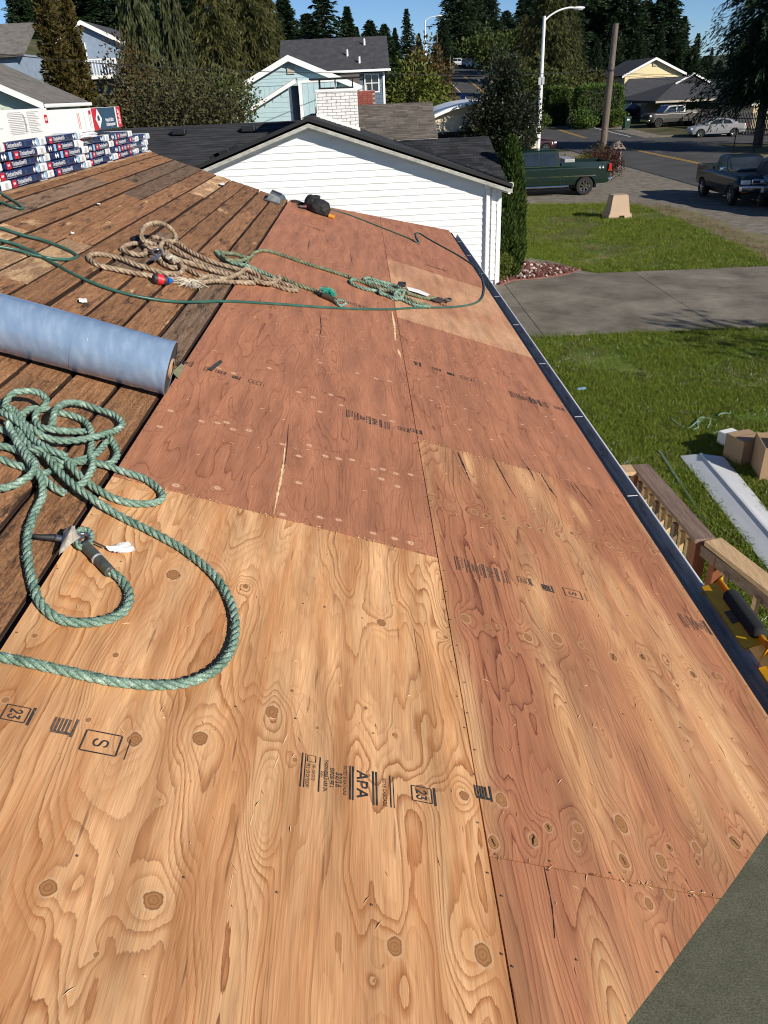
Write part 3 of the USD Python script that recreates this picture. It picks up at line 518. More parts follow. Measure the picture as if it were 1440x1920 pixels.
noisy('asphalt', [(.3, (.05, .05, .05)), (.6, (.075, .074, .072)), (.8, (.10, .098, .094))], scale=.5, detail=10, rough=.9, bump=.2, bscale=60, fine=.3, fscale=30, spec=.25)
noisy('concrete', [(.25, (.065, .056, .043)), (.43, (.14, .123, .096)), (.57, (.20, .178, .14)), (.75, (.28, .25, .2))], scale=.75, detail=13, rough=.92, bump=.3, bscale=40, fine=.35, fscale=35, rand=.07, spec=.2, nrough=.62)
noisy('red_rock', [(.3, (.10, .035, .026)), (.6, (.22, .085, .062)), (.85, (.36, .24, .2))], scale=30, rough=.9, rand=.5)
plain('paint_white', (.62, .62, .6), rough=.7, var=.2, scale=8); plain('paint_yellow', (.55, .33, .04), rough=.7, var=.25, scale=8)
xs = np.unique(np.r_[-900, -600, -400, -250, -150, -100, -80, np.arange(-60, 70.1, 2.5), 80, 100, 130, 180, 250, 400, 600, 900]); ys = np.unique(np.r_[-300, -100, -40, -15, 0, 12, 24, np.arange(28, 262, 2.5), 280, 320, 400, 550, 800, 1300])
struct('ground', grid_mesh(xs, ys, lambda x, y: ter(x, y)-.012), 'earth', True)
def flat(poly, z, h=.02): m = extr(poly, h); m.apply_translation([0, 0, z-h]); return m
def pix(lst): return [tuple(on_z(*q)[:2]) for q in lst]
struct('gravel_parking', flat([(4.6, 22.4), (11.2, 20.4), (16.6, 12), (16.9, 72), (5.2, 72)], .0), 'gravel')
def wav(poly, amp=.12, step=.35, sd=0):
    g = Polygon(poly).exterior; n = int(g.length/step); r = np.random.default_rng(sd); pts = np.array([g.interpolate(i*g.length/n).coords[0] for i in range(n)])
    return Polygon(pts+amp*r.standard_normal(pts.shape)).buffer(0)
FAR_LAWN = [(4.3, 22.6), (4.3, 35.6), (6.7, 35.5), *pix([(1130, 384), (1205, 388), (1245, 402), (1290, 422), (1360, 452), (1440, 487)]), (11.2, 21.15), *pix([(1300, 506), (1120, 513), (1078, 505), (985, 487)])]
struct('verge', flat(wav([(6.5, 36.2), (10.3, 35.5), (12.6, 33.2), (12.9, 28.0), (12.4, 20.8), (10.8, 20.9)], .18, .4, 3), .004), 'dry_grass')
struct('far_lawn', flat(wav(FAR_LAWN, .05, .3, 1), .008), 'grass_soil')
struct('near_lawn', flat([(.9, -20), (26, -20), (17, 12), (14, 15.42), *pix([(1440, 612), (1260, 622), (1100, 628), (1010, 634)]), (.9, 15.7)], .006), 'grass_soil')
# concrete drive: slabs
DRIVE = thing('driveway', '', '', (6, 18, 0)); stage.GetPrimAtPath(DRIVE).SetCustomDataByKey('kind', 'structure')
for p_ in ('label', 'category'): stage.GetPrimAtPath(DRIVE).ClearCustomDataByKey(p_)
edge_top = LineString([(-20, 23.2), (4.3, 22.9), *pix([(985, 490), (1078, 508), (1120, 514.5), (1300, 507)]), (11.3, 21.0), (16.6, 20.4), (24, 19.9)])
area = Polygon(list(edge_top.coords)+[(24, 14.6), *pix([(1440, 613), (1260, 623), (1100, 629), (1010, 635)]), (-20, 15.7)])
xj = [-20, -12, -8.2, -4.4, -.1, 3.55, 7.15, 10.8, 14.4, 18, 24]
for a, b in zip(xj[:-1], xj[1:]):
    for c, d in ((14, 18.05), (18.05, 24)):
        g = area.intersection(Polygon([(a+.008, c+.008), (b-.008, c+.008), (b-.008+.0, d-.008), (a+.008, d-.008)]))
        if not g.is_empty and g.area > .05: part(DRIVE, 'concrete_slab', flat(g, .035, .06), 'concrete', world=True)
def crackline(pts, w, z, mat, sd):
    c = spline(np.c_[np.array(pts)[:, :2], np.zeros(len(pts))], .08); r = np.random.default_rng(sd); c[:, :2] += .012*r.standard_normal((len(c), 2))
    n = len(c); v = np.vstack([c+[0, w/2, z], c+[0, -w/2, z]]); i = np.arange(n-1); return trimesh.Trimesh(v, np.vstack([np.stack([i, n+i, n+i+1], 1), np.stack([i, n+i+1, i+1], 1)]), process=False)
plain('crack', (.02, .018, .015), rough=1)
part(DRIVE, 'crack', crackline(pix([(1075, 575), (1110, 590), (1160, 612), (1200, 622)]), .02, .0385, 'crack', 3), 'crack', world=True)
struct('path', flat(Polygon(pix([(985, 486), (1040, 493), (1088, 508), (1100, 518), (1060, 514), (975, 497)])), .045), 'concrete')
bed = Polygon([(3.42, 20.3), *pix([(960, 528), (1010, 524), (1060, 517), (1086, 508), (1020, 498), (985, 494)]), (3.42, 23)])
struct('planting_bed', flat(bed.buffer(.05), .05), 'red_rock')
# rocks of the bed
rk = np.random.default_rng(5); ico = trimesh.creation.icosphere(1, 1.0); stones = []
while len(stones) < 700:
    x, y = rk.uniform(3.4, 6.6), rk.uniform(20.2, 23)
    if bed.contains(Point(x, y)):
        s = rk.uniform(.015, .045); m = ico.copy(); m.vertices = m.vertices*s*rk.uniform(.7, 1.3, 3)*(1+.2*rk.standard_normal((len(m.vertices), 1))); m.apply_translation([x, y, .055+s*.4]); stones.append(m)
plain('pale_stone', (.5, .42, .38), rough=.9, var=.5, scale=6)
single('mulch_rocks', cat3(stones[:560]), 'red_rock', 'reddish lava rock mulch under the columnar evergreen', 'mulch', kind='stuff')
single('mulch_pebbles', cat3(stones[560:]), 'pale_stone', 'pale pebbles among the reddish mulch beside the white house', 'pebbles', kind='stuff')
# street over the hill, cross street, lines
def ribbon(cl, w0, w1, lift, th=.0):
    c = np.array(cl, float); s = np.r_[0, np.cumsum(np.hypot(*np.diff(c, axis=0).T))]; n = int(s[-1]/2.5)+2; q = np.linspace(0, s[-1], n); c = np.stack([np.interp(q, s, c[:, k]) for k in (0, 1)], 1)
    t = np.gradient(c, axis=0); t /= np.linalg.norm(t, axis=1, keepdims=True); nn = np.stack([t[:, 1], -t[:, 0]], 1); V = []
    us = np.linspace(w0, w1, max(2, int((w1-w0)/2)+1))
    for u in us: p = c+nn*u; V.append(np.c_[p, ter(p[:, 0], p[:, 1])+lift])
    k = len(us); V = np.array(V); i, j = np.meshgrid(np.arange(k-1), np.arange(n-1), indexing='ij'); qd = np.stack([i*n+j, (i+1)*n+j, (i+1)*n+j+1, i*n+j+1], -1).reshape(-1, 4)
    return trimesh.Trimesh(V.reshape(-1, 3), np.vstack([qd[:, [0, 1, 2]], qd[:, [0, 2, 3]]]), process=False)
CL = [(20.0, -60), (20.2, 40), (20.4, 90), (20.6, 150), (20.6, 188), (21.5, 240), (23, 330)]
struct('street', ribbon(CL, -4.3, 4.6, .02), 'asphalt')
struct('cross_street', ribbon([(24.2, 69), (60, 66.5), (120, 62)], -5.2, 4.6, .014), 'asphalt')
struct('upper_cross_street', ribbon([(-60, 190), (100, 198)], -5, 5, .03), 'asphalt')
struct('street_shoulder', ribbon([(20.0, 20), (20.2, 40), (20.4, 90), (20.6, 150), (20.6, 186)], 3.5, 6.6, .009), 'gravel')
struct('edge_line', ribbon([(20.4, 76), (20.4, 90), (20.6, 150), (20.6, 184)], 3.66, 3.8, .028), 'paint_white')
struct('edge_line', ribbon([(20.4, 92), (20.6, 150), (20.6, 184)], -3.75, -3.6, .028), 'paint_white')
for a, b in ((-.17, -.07), (.05, .15)): struct('centre_line', ribbon([(20.2, 30), (20.25, 66)], a, b, .028), 'paint_yellow')
for a, b in ((-.17, -.07), (.05, .15)): struct('centre_line', ribbon([(20.33, 77), (20.4, 90), (20.6, 150), (20.6, 184)], a, b, .028), 'paint_yellow')
struct('kerb', cat3([beam((25.4+i*2, 74.3-i*.14, ter(25.4, 74)+.07), (27.4+i*2, 74.16-i*.14, ter(27.4, 74)+.07), .16, .16) for i in range(20)]), 'concrete')
struct('kerb_dirt', flat([(24.9, 52.5), (33, 50), (36, 58), (25.5, 61.5)], .012), 'dry_grass')
for k in range(9):
    pass
# far ridge of hills beyond the houses on the right
noisy('far_hill', [(.3, (.03, .05, .03)), (.7, (.06, .075, .05))], scale=.002, rough=1)
hx = np.linspace(-2600, 7000, 90); hr = np.random.default_rng(8); hz_ = 60+150*meshkit.fbm(np.stack([hx/900, 0*hx, 0*hx], -1), 5, 3)
V = np.vstack([np.c_[hx, 0*hx+5600, 0*hx-60], np.c_[hx, 0*hx+6200, hz_], np.c_[hx, 0*hx+7400, 0*hx-60]]); n = len(hx); F_ = []
for r_ in range(2):
    for i in range(n-1): F_ += [[r_*n+i, r_*n+i+1, (r_+1)*n+i+1], [r_*n+i, (r_+1)*n+i+1, (r_+1)*n+i]]
struct('hills', trimesh.Trimesh(V, F_, process=False), 'far_hill', True)

# ------------------------------------------------------------------ houses
noisy('white_siding', [(.3, (.70, .70, .68)), (.5, (.79, .79, .78)), (.8, (.82, .82, .81))], scale=1.6, stretch=(1, 1, 3), detail=8, rough=.5, rand=.03); plain('white_trim', (.78, .78, .76), rough=.5, var=.05)
noisy('weathered_rake', [(.3, (.25, .245, .215)), (.6, (.42, .415, .37)), (.8, (.52, .51, .46))], scale=6, detail=9, rough=.85, stretch=(1.5, 1, 4))
noisy('shingle_black', [(.3, (.020, .021, .023)), (.55, (.034, .035, .038)), (.75, (.055, .056, .06))], scale=2.2, detail=6, rough=.95, rand=.38, fine=.45, fscale=60, spec=.2, stretch=(.7, 3, 3))
noisy('shingle_brown', [(.3, (.09, .075, .062)), (.6, (.15, .125, .10)), (.8, (.20, .17, .14))], scale=2.2, detail=6, rough=.95, rand=.3, fine=.35, fscale=40, stretch=(.7, 3, 3))
plain('shingle_dark', (.045, .046, .052), rough=.95, var=.3, fine=.3, fscale=30); plain('black_metal', (.012, .012, .013), rough=.45); plain('flashing_black', (.010, .010, .011), rough=.6)
noisy('painted_brick', [(.25, (.42, .36, .33)), (.42, (.70, .68, .66)), (.8, (.80, .79, .77))], scale=9, detail=8, rough=.8, rand=.06, bump=.3, bscale=40); plain('mortar', (.33, .29, .27), rough=.95, var=.4, scale=20)
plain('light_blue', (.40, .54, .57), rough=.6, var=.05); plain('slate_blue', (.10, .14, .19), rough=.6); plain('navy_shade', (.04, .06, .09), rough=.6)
plain('red_brick', (.26, .07, .05), rough=.9, rand=.15, var=.25, scale=9); plain('cream', (.66, .56, .40), rough=.6, var=.05); plain('pale_green', (.50, .56, .45), rough=.6, var=.05)
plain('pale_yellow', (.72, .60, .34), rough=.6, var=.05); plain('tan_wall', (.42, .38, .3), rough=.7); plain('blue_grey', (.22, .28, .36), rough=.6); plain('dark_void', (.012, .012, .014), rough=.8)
noisy('glass_dark', [(.3, (.012, .016, .02)), (.7, (.03, .04, .05))], scale=1.5, rough=.06, spec=.8)
def clipped_planks(parent, wall, z0, z1, dz, y, mat, joints=(), sd=0, th=.022, name='siding_plank'):
    """lap siding: every plank a part, facing -y at the given y"""
    r = np.random.default_rng(sd); z = z0; k = 0
    while z < z1:
        x0, _, x1, _ = wall.bounds; js = [x0-1]+([x0+(x1-x0)*q for q in (r.uniform(.15, .85),)] if joints and r.random() < joints else [])+[x1+1]
        for a, b in zip(js[:-1], js[1:]):
            g = wall.intersection(Polygon([(a+.0015, z+.001), (b-.0015, z+.001), (b-.0015, z+dz+.012), (a+.0015, z+dz+.012)]))
            for gg in getattr(g, 'geoms', [g]):
                if gg.is_empty or gg.geom_type != 'Polygon' or gg.area < .002: continue
                m = extr(gg, th, 'y'); v = np.array(m.vertices); front = v[:, 1] < th/2; v[:, 1] = np.where(front, -th*(1-(v[:, 2]-z)/dz*.8)-.002, 0)
                v[:, 1] += y; part(parent, name, trimesh.Trimesh(v, m.faces, process=False), mat, world=True)
        z += dz; k += 1
def shingle_plane(parent, O, ex_, ey_, poly, row=.14, tab=.3, mat='shingle_black', sd=0, individual=True, name='shingle', lift=.004):
    """rows of tabs on a roof plane: O origin, ex_ along the eave, ey_ up the slope, poly in plane coordinates"""
    O, ex_, ey_ = map(lambda a: np.asarray(a, float), (O, ex_, ey_)); ex_ = ex_/np.linalg.norm(ex_); ey_ = ey_/np.linalg.norm(ey_); n = np.cross(ex_, ey_); r = np.random.default_rng(sd); P = Polygon(poly); out = []
    x0, y0, x1, y1 = P.bounds; k = 0; y = y0
    while y < y1:
        x = x0-tab*r.random()
        while x < x1:
            w = tab*r.choice([.6, 1, 1, 1.4]); g = P.intersection(Polygon([(x+.002, y), (x+w-.002, y), (x+w-.002, y+row*1.15), (x+.002, y+row*1.15)]))
            for gg in getattr(g, 'geoms', [g]):
                if not gg.is_empty and gg.geom_type == 'Polygon' and gg.area > .002:
                    m = trimesh.creation.extrude_polygon(gg, .006, engine='earcut'); v = np.array(m.vertices); t = (v[:, 1]-y)/row; hgt = v[:, 2]+lift+.010*(1-t)+r.choice([0, .003])
                    v = O+v[:, :1]*ex_+v[:, 1:2]*ey_+hgt[:, None]*n; mm_ = trimesh.Trimesh(v, m.faces, process=False)
                    out.append(mm_)
            x += w
        y += row
    if individual:
        for m in out: part(parent, name, m, mat, world=True)
    else:
        part(parent, name+'_field', cat3(out), mat, world=True, kind='stuff')

WH = thing('white_house', 'white lap-sided house with black shingle roof and front gable beyond the plywood', 'house', (-1.2, 24, 0))
yf, xa, za, xR, zE, sl = 20.4, -1.2, 3.93, 3.39, 2.40, .337
gab = Polygon([(-5.8, 0), (xR, 0), (xR, zE), (xa, za-.02), (-5.8, zE)])
core = extr([(-5.78, 0), (xR-.02, 0), (xR-.02, zE-.02), (xa, za-.06), (-5.78, zE-.02)], 5.0, 'y'); core.apply_translation([0, yf+.02, 0]); part(WH, 'wall', core, 'white_siding', world=True)
part(WH, 'wall', box(-15, -5.85, 22.0, 29, 0, 2.3), 'white_siding', world=True)
clipped_planks(WH, Polygon([(-5.8, .15), (3.02, .15), (3.02, zE+.1), (xa, za-.03), (-5.8, zE)]).buffer(0), .15, 3.95, .1525, yf, 'white_siding', joints=.85, sd=3)
clipped_planks(WH, Polygon([(3.17, .15), (xR-.1, .15), (xR-.1, zE), (3.17, zE)]), .15, zE, .1525, yf-.001, 'white_siding', sd=4)
part(WH, 'corner_board', rbox(xR-.09, xR+.02, yf-.03, yf+.08, 0, zE, .006), 'white_trim', world=True)
ds = part(WH, 'downspout', rbox(3.02, 3.11, yf-.10, yf-.03, .05, zE-.03, .012), 'white_trim', world=True)
part(WH, 'gutter_end', rbox(2.98, 3.66, yf-.20, yf-.02, zE-.02, zE+.085, .012), 'white_trim', world=True)
up = lambda x, y: za+.145-sl*abs(x-xa)                        # roof top over the wing
for s_, xe in ((1, 3.62), (-1, -6.1)):
    nrm = np.array([s_*sl, 0, 1]); nrm /= np.linalg.norm(nrm)
    a, b = np.array([xa, yf-.33, up(xa, 0)]), np.array([xe, yf-.33, up(xe, 0)]); v_ = .9 if s_ > 0 else -1.65
    part(WH, 'rake_board', prism([a-[0, 0, .05], b-[0, 0, .05], b-[0, 0, .19], a-[0, 0, .19]], .03, np.array([0, 1.0, 0])), 'weathered_rake', world=True)
    part(WH, 'rake_trim', prism([a+[0, .28, -.175], b+[0, .28, -.175], b+[0, .28, -.245], a+[0, .28, -.245]], .03, np.array([0, 1.0, 0])), 'white_trim', world=True)
    part(WH, 'rake_edge', prism([a+[0, -.012, .03], b+[0, -.012, .03], b+[0, -.012, -.055], a+[0, -.012, -.055]], .06, np.array([0, 1.0, 0])), 'flashing_black', world=True)
    yb = 25.0; top = [a, b, np.array([xe, 20.2, up(xe, 0)]), np.array([xa, yb, up(xa, 0)])] if s_ > 0 else [np.array([xa, yb, up(xa, 0)]), np.array([xe, 20.2, up(xe, 0)]), b, a]
    part(WH, 'roof', solid(np.array(top), .1), 'shingle_black', world=True)
    part(WH, 'soffit', prism([a+[0, .02, -.17], b+[0, .02, -.17], b+[0, .31, -.17], a+[0, .31, -.17]], .02, np.array([0, 0, 1.0])), 'white_trim', world=True)
    L_ = np.linalg.norm(b-a); r0 = a+nrm*.012
    part(WH, 'rake_cap', prism([a+nrm*.002+[0, 0, 0], b+nrm*.002, b+nrm*.002+[0, .26, 0], a+nrm*.002+[0, .26, 0]], .018, nrm), 'shingle_black', world=True)
ey = np.array([0, 1, sl])
shingle_plane(WH, (xa, yf-.05, up(xa, 0)), (0, 1, 0), (-1, 0, sl), [(0, 0), (4.6, 0), (0, -4.9)], sd=4, individual=False, name='wing_shingles') if False else None
shingle_plane(WH, (3.5, yf-.3, up(3.5, 0)), (0, 1, 0), (-1, 0, sl), [(.0, 0), (.15, 0), (5.0, 4.9), (0, 4.95)], sd=5, individual=False)
# front-facing slopes left and right of the wing
zf = lambda y: 2.50+sl*(y-20.3)
part(WH, 'roof', solid(np.array([(-15.5, 20.3, zf(20.3)), (-5.9, 20.3, zf(20.3)), (-1.6, 24.5, zf(24.5)), (-15.5, 24.5, zf(24.5))]), .1), 'shingle_black', world=True)
part(WH, 'roof', solid(np.array([(-15.5, 24.5, zf(24.5)), (-1.6, 24.5, zf(24.5)), (-1.6, 29, zf(20)), (-15.5, 29, zf(20))]), .1), 'shingle_black', world=True)
part(WH, 'roof', solid(np.array([(3.52, 20.3, zf(20.3)), (3.42, 22.9, zf(22.9)), (.85, 22.9, zf(22.9))]), .08), 'shingle_black', world=True)
part(WH, 'roof', solid(np.array([(.85, 22.9, zf(22.9)), (3.42, 22.9, zf(22.9)), (3.42, 26, 2.3), (.85, 26, 2.3)]), .08), 'shingle_black', world=True)
part(WH, 'wall', box(.9, 3.3, 22.0, 26, 0, 2.5), 'white_siding', world=True)
c_ = math.sqrt(1+sl*sl)
shingle_plane(WH, (0, 20.3, zf(20.3)), (1, 0, 0), ey, [(3.52, 0), (3.43, 2.6*c_), (.88, 2.6*c_)], row=.155, tab=.34, sd=6)
shingle_plane(WH, (0, 20.3, zf(20.3)), (1, 0, 0), ey, [(-13, 1.2), (-4.8, 1.2), (-1.7, 4.2*c_), (-13, 4.2*c_)], row=.15, tab=.4, sd=7, individual=False)
part(WH, 'valley_flashing', beam((3.5, 20.36, zf(20.36)+.02), (.9, 22.9, zf(22.9)+.02), .11, .01), 'flashing_black', world=True)
def roof_vent(x, y, s=1.):
    z = zf(y); part(WH, 'roof_vent', [rbox(x-.2*s, x+.2*s, y-.16, y+.16, z+.02, z+.17, .03), box(x-.27*s, x+.27*s, y-.24, y+.2, z-.0, z+.05)], 'black_metal', world=True, kind=None)
for q, Y in (((335, 243), 23.9), ((465, 236), 23.9)):
    P = on_y(*q, Y); x, y, z = P[0], Y, zf(Y); part(WH, 'roof_vent', rbox(x-.18, x+.2, y-.15, y+.15, z+.01, z+.16, .03), 'black_metal', world=True)
for q, s_ in (((412, 250), .3), ((436, 240), .22), ((402, 262), .26)):
    P = on_y(*q, 20.75); x = P[0]; z = up(x, 0); part(WH, 'step_flashing', T(box(-s_/2, s_/2, -.1, .1, 0, .09), (x, 20.6, z+.01), ry=-math.atan(sl)), 'black_metal', world=True)
for k in range(14):
    x = xa+k*.37; part(WH, 'ridge_cap', T(box(-.001, .3, -.13, .13, 0, .014), (xa-.02, yf-.3+k*.32, up(xa, 0)+.0), rz=math.pi/2) if k < 14 else None, 'shingle_black', world=True)
# chimney of painted bricks
CH = part(WH, 'chimney', box(-1.07, -.05, 22.22, 22.88, 3.0, 4.60), 'mortar', world=True)
rc = np.random.default_rng(9)
for k in range(17):
    z = 3.42+k*.0715; off = .0 if k % 2 else .115; xs_ = [-1.085]+[-1.085+off+.05+.23*i for i in range(6) if -1.085+off+.05+.23*i < -.1]+[-.035]
    for a, b in zip(xs_[:-1], xs_[1:]):
        if b-a > .04 and z < 4.57: j = rc.uniform(-.004, .004); part(CH, 'brick', box(a+.005, b-.005, 22.20+j, 22.24, z+.005, z+.0665), 'painted_brick', world=True)
    for s_, xx in ((0, -.05), (1, -1.07)):
        for i in range(3):
            y0 = 22.25+i*.22
            if z < 4.57: part(CH, 'brick', box(xx-.02, xx+.02, y0+.004, y0+.212, z+.005, z+.0665), 'painted_brick', world=True)
part(CH, 'crown', rbox(-1.1, -.02, 22.18, 22.92, 4.585, 4.66, .02), 'painted_brick', world=True)
part(CH, 'flashing', prism([(-1.1, 22.18, up(-1.1, 0)+.0), (.0, 22.18, up(0, 0)-.0), (.0, 22.18, up(0, 0)+.09), (-1.1, 22.18, up(-1.1, 0)+.09)], .03, (0, 1, 0)), 'white_trim', world=True)
CAP = part(WH, 'chimney_cap', rbox(-1.22, .14, 22.1, 23.0, 4.87, 4.91, .015), 'black_metal', world=True)
for x in (-.98, -.58, -.14):
    for y in (22.26, 22.84): part(CAP, 'cap_leg', box(x-.012, x+.012, y-.012, y+.012, 4.64, 4.88), 'galv' if x == -.58 else 'black_metal', world=True)
part(CAP, 'spark_rail', box(-1.0, -.12, 22.25, 22.27, 4.66, 4.70), 'black_metal', world=True)

def window(parent, x0, x1, z0, z1, y, frame='white_trim', grid=(1, 1), d=.05):
    w = part(parent, 'window', cat3([box(x0-.07, x0, y-d, y+.02, z0-.07, z1+.07), box(x1, x1+.07, y-d, y+.02, z0-.07, z1+.07), box(x0, x1, y-d, y+.02, z1, z1+.07), box(x0, x1, y-d, y+.02, z0-.07, z0)]), frame, world=True)
    part(w, 'pane', box(x0, x1, y-.01, y+.01, z0, z1), 'glass_dark', world=True)
    for i in range(1, grid[0]): x = x0+(x1-x0)*i/grid[0]; part(w, 'muntin', box(x-.02, x+.02, y-.035, y-.012, z0, z1), frame, world=True)
    for i in range(1, grid[1]): z = z0+(z1-z0)*i/grid[1]; part(w, 'muntin', box(x0, x1, y-.034, y-.0125, z-.02, z+.02), frame, world=True)
def gable_house(parent, xl, xr_, xp, zl, zr_, zp, y0, y1, zb, wall, roof, over=.3, th=.16, trim='white_trim', siding=None, dz=.2):
    """gable facing the camera at y0, ridge running back to y1"""
    g = Polygon([(xl, zb), (xr_, zb), (xr_, zr_-.02), (xp, zp-.04), (xl, zl-.02)]); m = extr(g, y1-y0-.02, 'y'); m.apply_translation([0, y0+.02, 0]); part(parent, 'wall', m, wall, world=True)
    if siding: clipped_planks(parent, g.buffer(-.001), zb, zp, dz, y0+.016, siding, sd=1)
    for (xe, ze, s_) in ((xl, zl, -1), (xr_, zr_, 1)):
        k = (zp-ze)/(xp-xe); xo = xe+s_*over; zo = zp+k*(xo-xp)
        q = [(xp, y0-over, zp+th*.5), (xo, y0-over, zo+th*.5), (xo, y1, zo+th*.5), (xp, y1, zp+th*.5)]; q = q if s_ > 0 else q[::-1]
        part(parent, 'roof', solid(np.array(q), th*.8), roof, world=True)
        part(parent, 'rake_board', prism([(xp, y0-over-.025, zp+th*.52), (xo, y0-over-.025, zo+th*.52), (xo, y0-over-.025, zo-th*.75), (xp, y0-over-.025, zp-th*.75)], .022, (0, 1, 0)), trim, world=True)

B = thing('blue_house', 'light blue gabled house with white rake boards, behind the white house', 'house', (-3, 46, 1.5))
gable_house(B, -6.1, -.1, -3.2, 4.78, 4.86, 6.12, 42, 52, 1.0, 'light_blue', 'shingle_brown', .32, .2)
for k in range(8): part(B, 'siding_plank', prism([(-5.9+max(0, (5.0+k*.145-4.8)*2.2), 41.985, 5.0+k*.145), (-.3-max(0, (5.0+k*.145-4.8)*2.2), 41.985, 5.0+k*.145), (-.3-max(0, (5.0+k*.145-4.8)*2.2)-.25, 41.985, 5.135+k*.145), (-5.9+max(0, (5.0+k*.145-4.8)*2.2)+.25, 41.985, 5.135+k*.145)], .03, (0, 1, 0)), 'light_blue', world=True)
for k in range(24): x = -6.0+k*.255; part(B, 'board_panel', box(x+.004, x+.25, 41.97, 42.01, 1.0, 4.97), 'light_blue', world=True) if x < -.45 else None
part(B, 'gable_vent', box(-3.3, -2.95, 41.93, 42.0, 5.45, 5.8), 'tan_wall', world=True)
part(B, 'corner_board', box(-6.12, -6.02, 41.94, 42.02, 1, 4.8), 'white_trim', world=True)
# lower wing of the blue house
part(B, 'lower_wall', extr([(-5.8, 1), (-3.25, 1), (-3.25, 4.86), (-5.8, 3.62)], .5, 'y').apply_translation([0, 41.0, 0]), 'light_blue', world=True)
for k in range(15): z = 1.9+k*.2; x0 = max(-5.8, -5.8+(z+.19-3.62)/1.24*2.55) if z > 3.4 else -5.8; part(B, 'siding_plank', box(x0, -3.25, 40.975, 41.0, z, z+.19), 'light_blue', world=True) if x0 < -3.3 else None
part(B, 'lower_rake', prism([(-6.1, 40.6, 3.46), (-2.85, 40.6, 5.06), (-2.85, 40.6, 5.24), (-6.1, 40.6, 3.64)], .06, (0, 1, 0)), 'white_trim', world=True)
part(B, 'lower_roof', prism([(-6.1, 40.62, 3.6), (-2.85, 40.62, 5.2), (-2.85, 41.9, 5.2), (-6.1, 41.9, 3.6)], .06, (0, 0, 1)), 'shingle_brown', world=True)
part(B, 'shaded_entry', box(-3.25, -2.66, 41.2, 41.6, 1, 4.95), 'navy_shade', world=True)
part(B, 'bay_wall', box(-2.6, -1.0, 40.9, 41.9, 1, 5.05), 'light_blue', world=True)
for k in range(6): part(B, 'board_panel', box(-2.58+k*.26, -2.58+k*.26+.25, 40.87, 40.91, 1, 5.04), 'light_blue', world=True)
part(B, 'bay_trim', box(-2.76, -2.6, 40.84, 40.95, 1, 5.15), 'white_trim', world=True); part(B, 'bay_trim', box(-2.6, -.9, 40.84, 40.95, 5.05, 5.15), 'white_trim', world=True)

D = thing('dark_roofed_house', 'slate blue house with a broad charcoal roof, right behind the light blue house', 'house', (-1, 56, 2))
part(D, 'wall', box(-4.2, 1.55, 52.4, 60, 2, 5.75), 'slate_blue', world=True)
part(D, 'roof', solid(np.array([(-4.6, 51.9, 5.72), (1.9, 51.9, 5.74), (1.9, 55.4, 7.55), (-4.6, 55.4, 7.55)]), .16), 'shingle_dark', world=True)
part(D, 'roof', solid(np.array([(-4.6, 55.4, 7.55), (1.9, 55.4, 7.55), (1.9, 60.5, 4.9), (-4.6, 60.5, 4.9)]), .16), 'shingle_dark', world=True)
part(D, 'eave_gutter', rbox(-2.4, 1.95, 51.75, 51.88, 5.6, 5.73, .02), 'white_trim', world=True)
for k in range(10): part(D, 'siding_plank', box(-1, 1.55, 52.36, 52.4, 3.6+k*.2, 3.79+k*.2), 'slate_blue', world=True)
window(D, .45, 1.2, 4.6, 5.45, 52.34, grid=(2, 2)); part(D, 'corner_board', box(1.48, 1.6, 52.32, 52.42, 2, 5.7), 'white_trim', world=True)
for x, y in ((.15, 52.6), (-.55, 53.4), (.5, 54.5)): z = 5.73+(y-51.9)*.52; part(D, 'roof_pipe', cyl((x, y, z-.05), (x, y, z+.32), .06, 8), 'white_trim', world=True)
part(D, 'lower_roof', solid(np.array([(-2.6, 48.2, 4.55), (.1, 48.2, 4.55), (.1, 51.4, 5.5), (-2.6, 51.4, 5.5)]), .12), 'shingle_brown', world=True)

K = thing('brown_roofed_house', 'brown shingle roof with white eave and red brick chimney, right of the white chimney', 'house', (1.3, 32, 0))
ke = np.array([0, 3, 1.04]); kl = np.linalg.norm(ke)
part(K, 'wall', box(-1.2, 2.4, 29.4, 34.8, 0, 3.05), 'cream', world=True)
part(K, 'roof', solid(np.array([(-1.6, 29, 3.1), (2.62, 29, 3.1), (2.68, 32, 4.14), (-1.6, 32, 4.14)]), .1), 'shingle_brown', world=True)
part(K, 'roof', solid(np.array([(-1.6, 32, 4.14), (2.68, 32, 4.14), (2.62, 35.2, 3.0), (-1.6, 35.2, 3.0)]), .1), 'shingle_brown', world=True)
shingle_plane(K, (0, 29, 3.1), (1, 0, 0), ke, [(-1.6, 0), (2.63, 0), (2.69, kl), (-1.6, kl)], row=.15, tab=.32, mat='shingle_brown', sd=8, individual=True)
part(K, 'eave_gutter', rbox(-1.6, 2.6, 28.85, 28.98, 2.98, 3.09, .02), 'white_trim', world=True)
RC = part(K, 'chimney', box(-.12, .62, 32.8, 33.5, 2.6, 4.62), 'mortar', world=True)
for k in range(14):
    for i in range(4):
        a = -.135+i*.19+(.0 if k % 2 else -.09); b = min(a+.18, .63); a = max(a, -.135)
        if b-a > .03: part(RC, 'brick', box(a, b, 32.78, 32.82, 3.6+k*.072, 3.664+k*.072), 'red_brick', world=True)
part(RC, 'flue_pot', cyl((.25, 33.1, 4.6), (.25, 33.1, 4.8), .09, 8), 'galv', world=True)

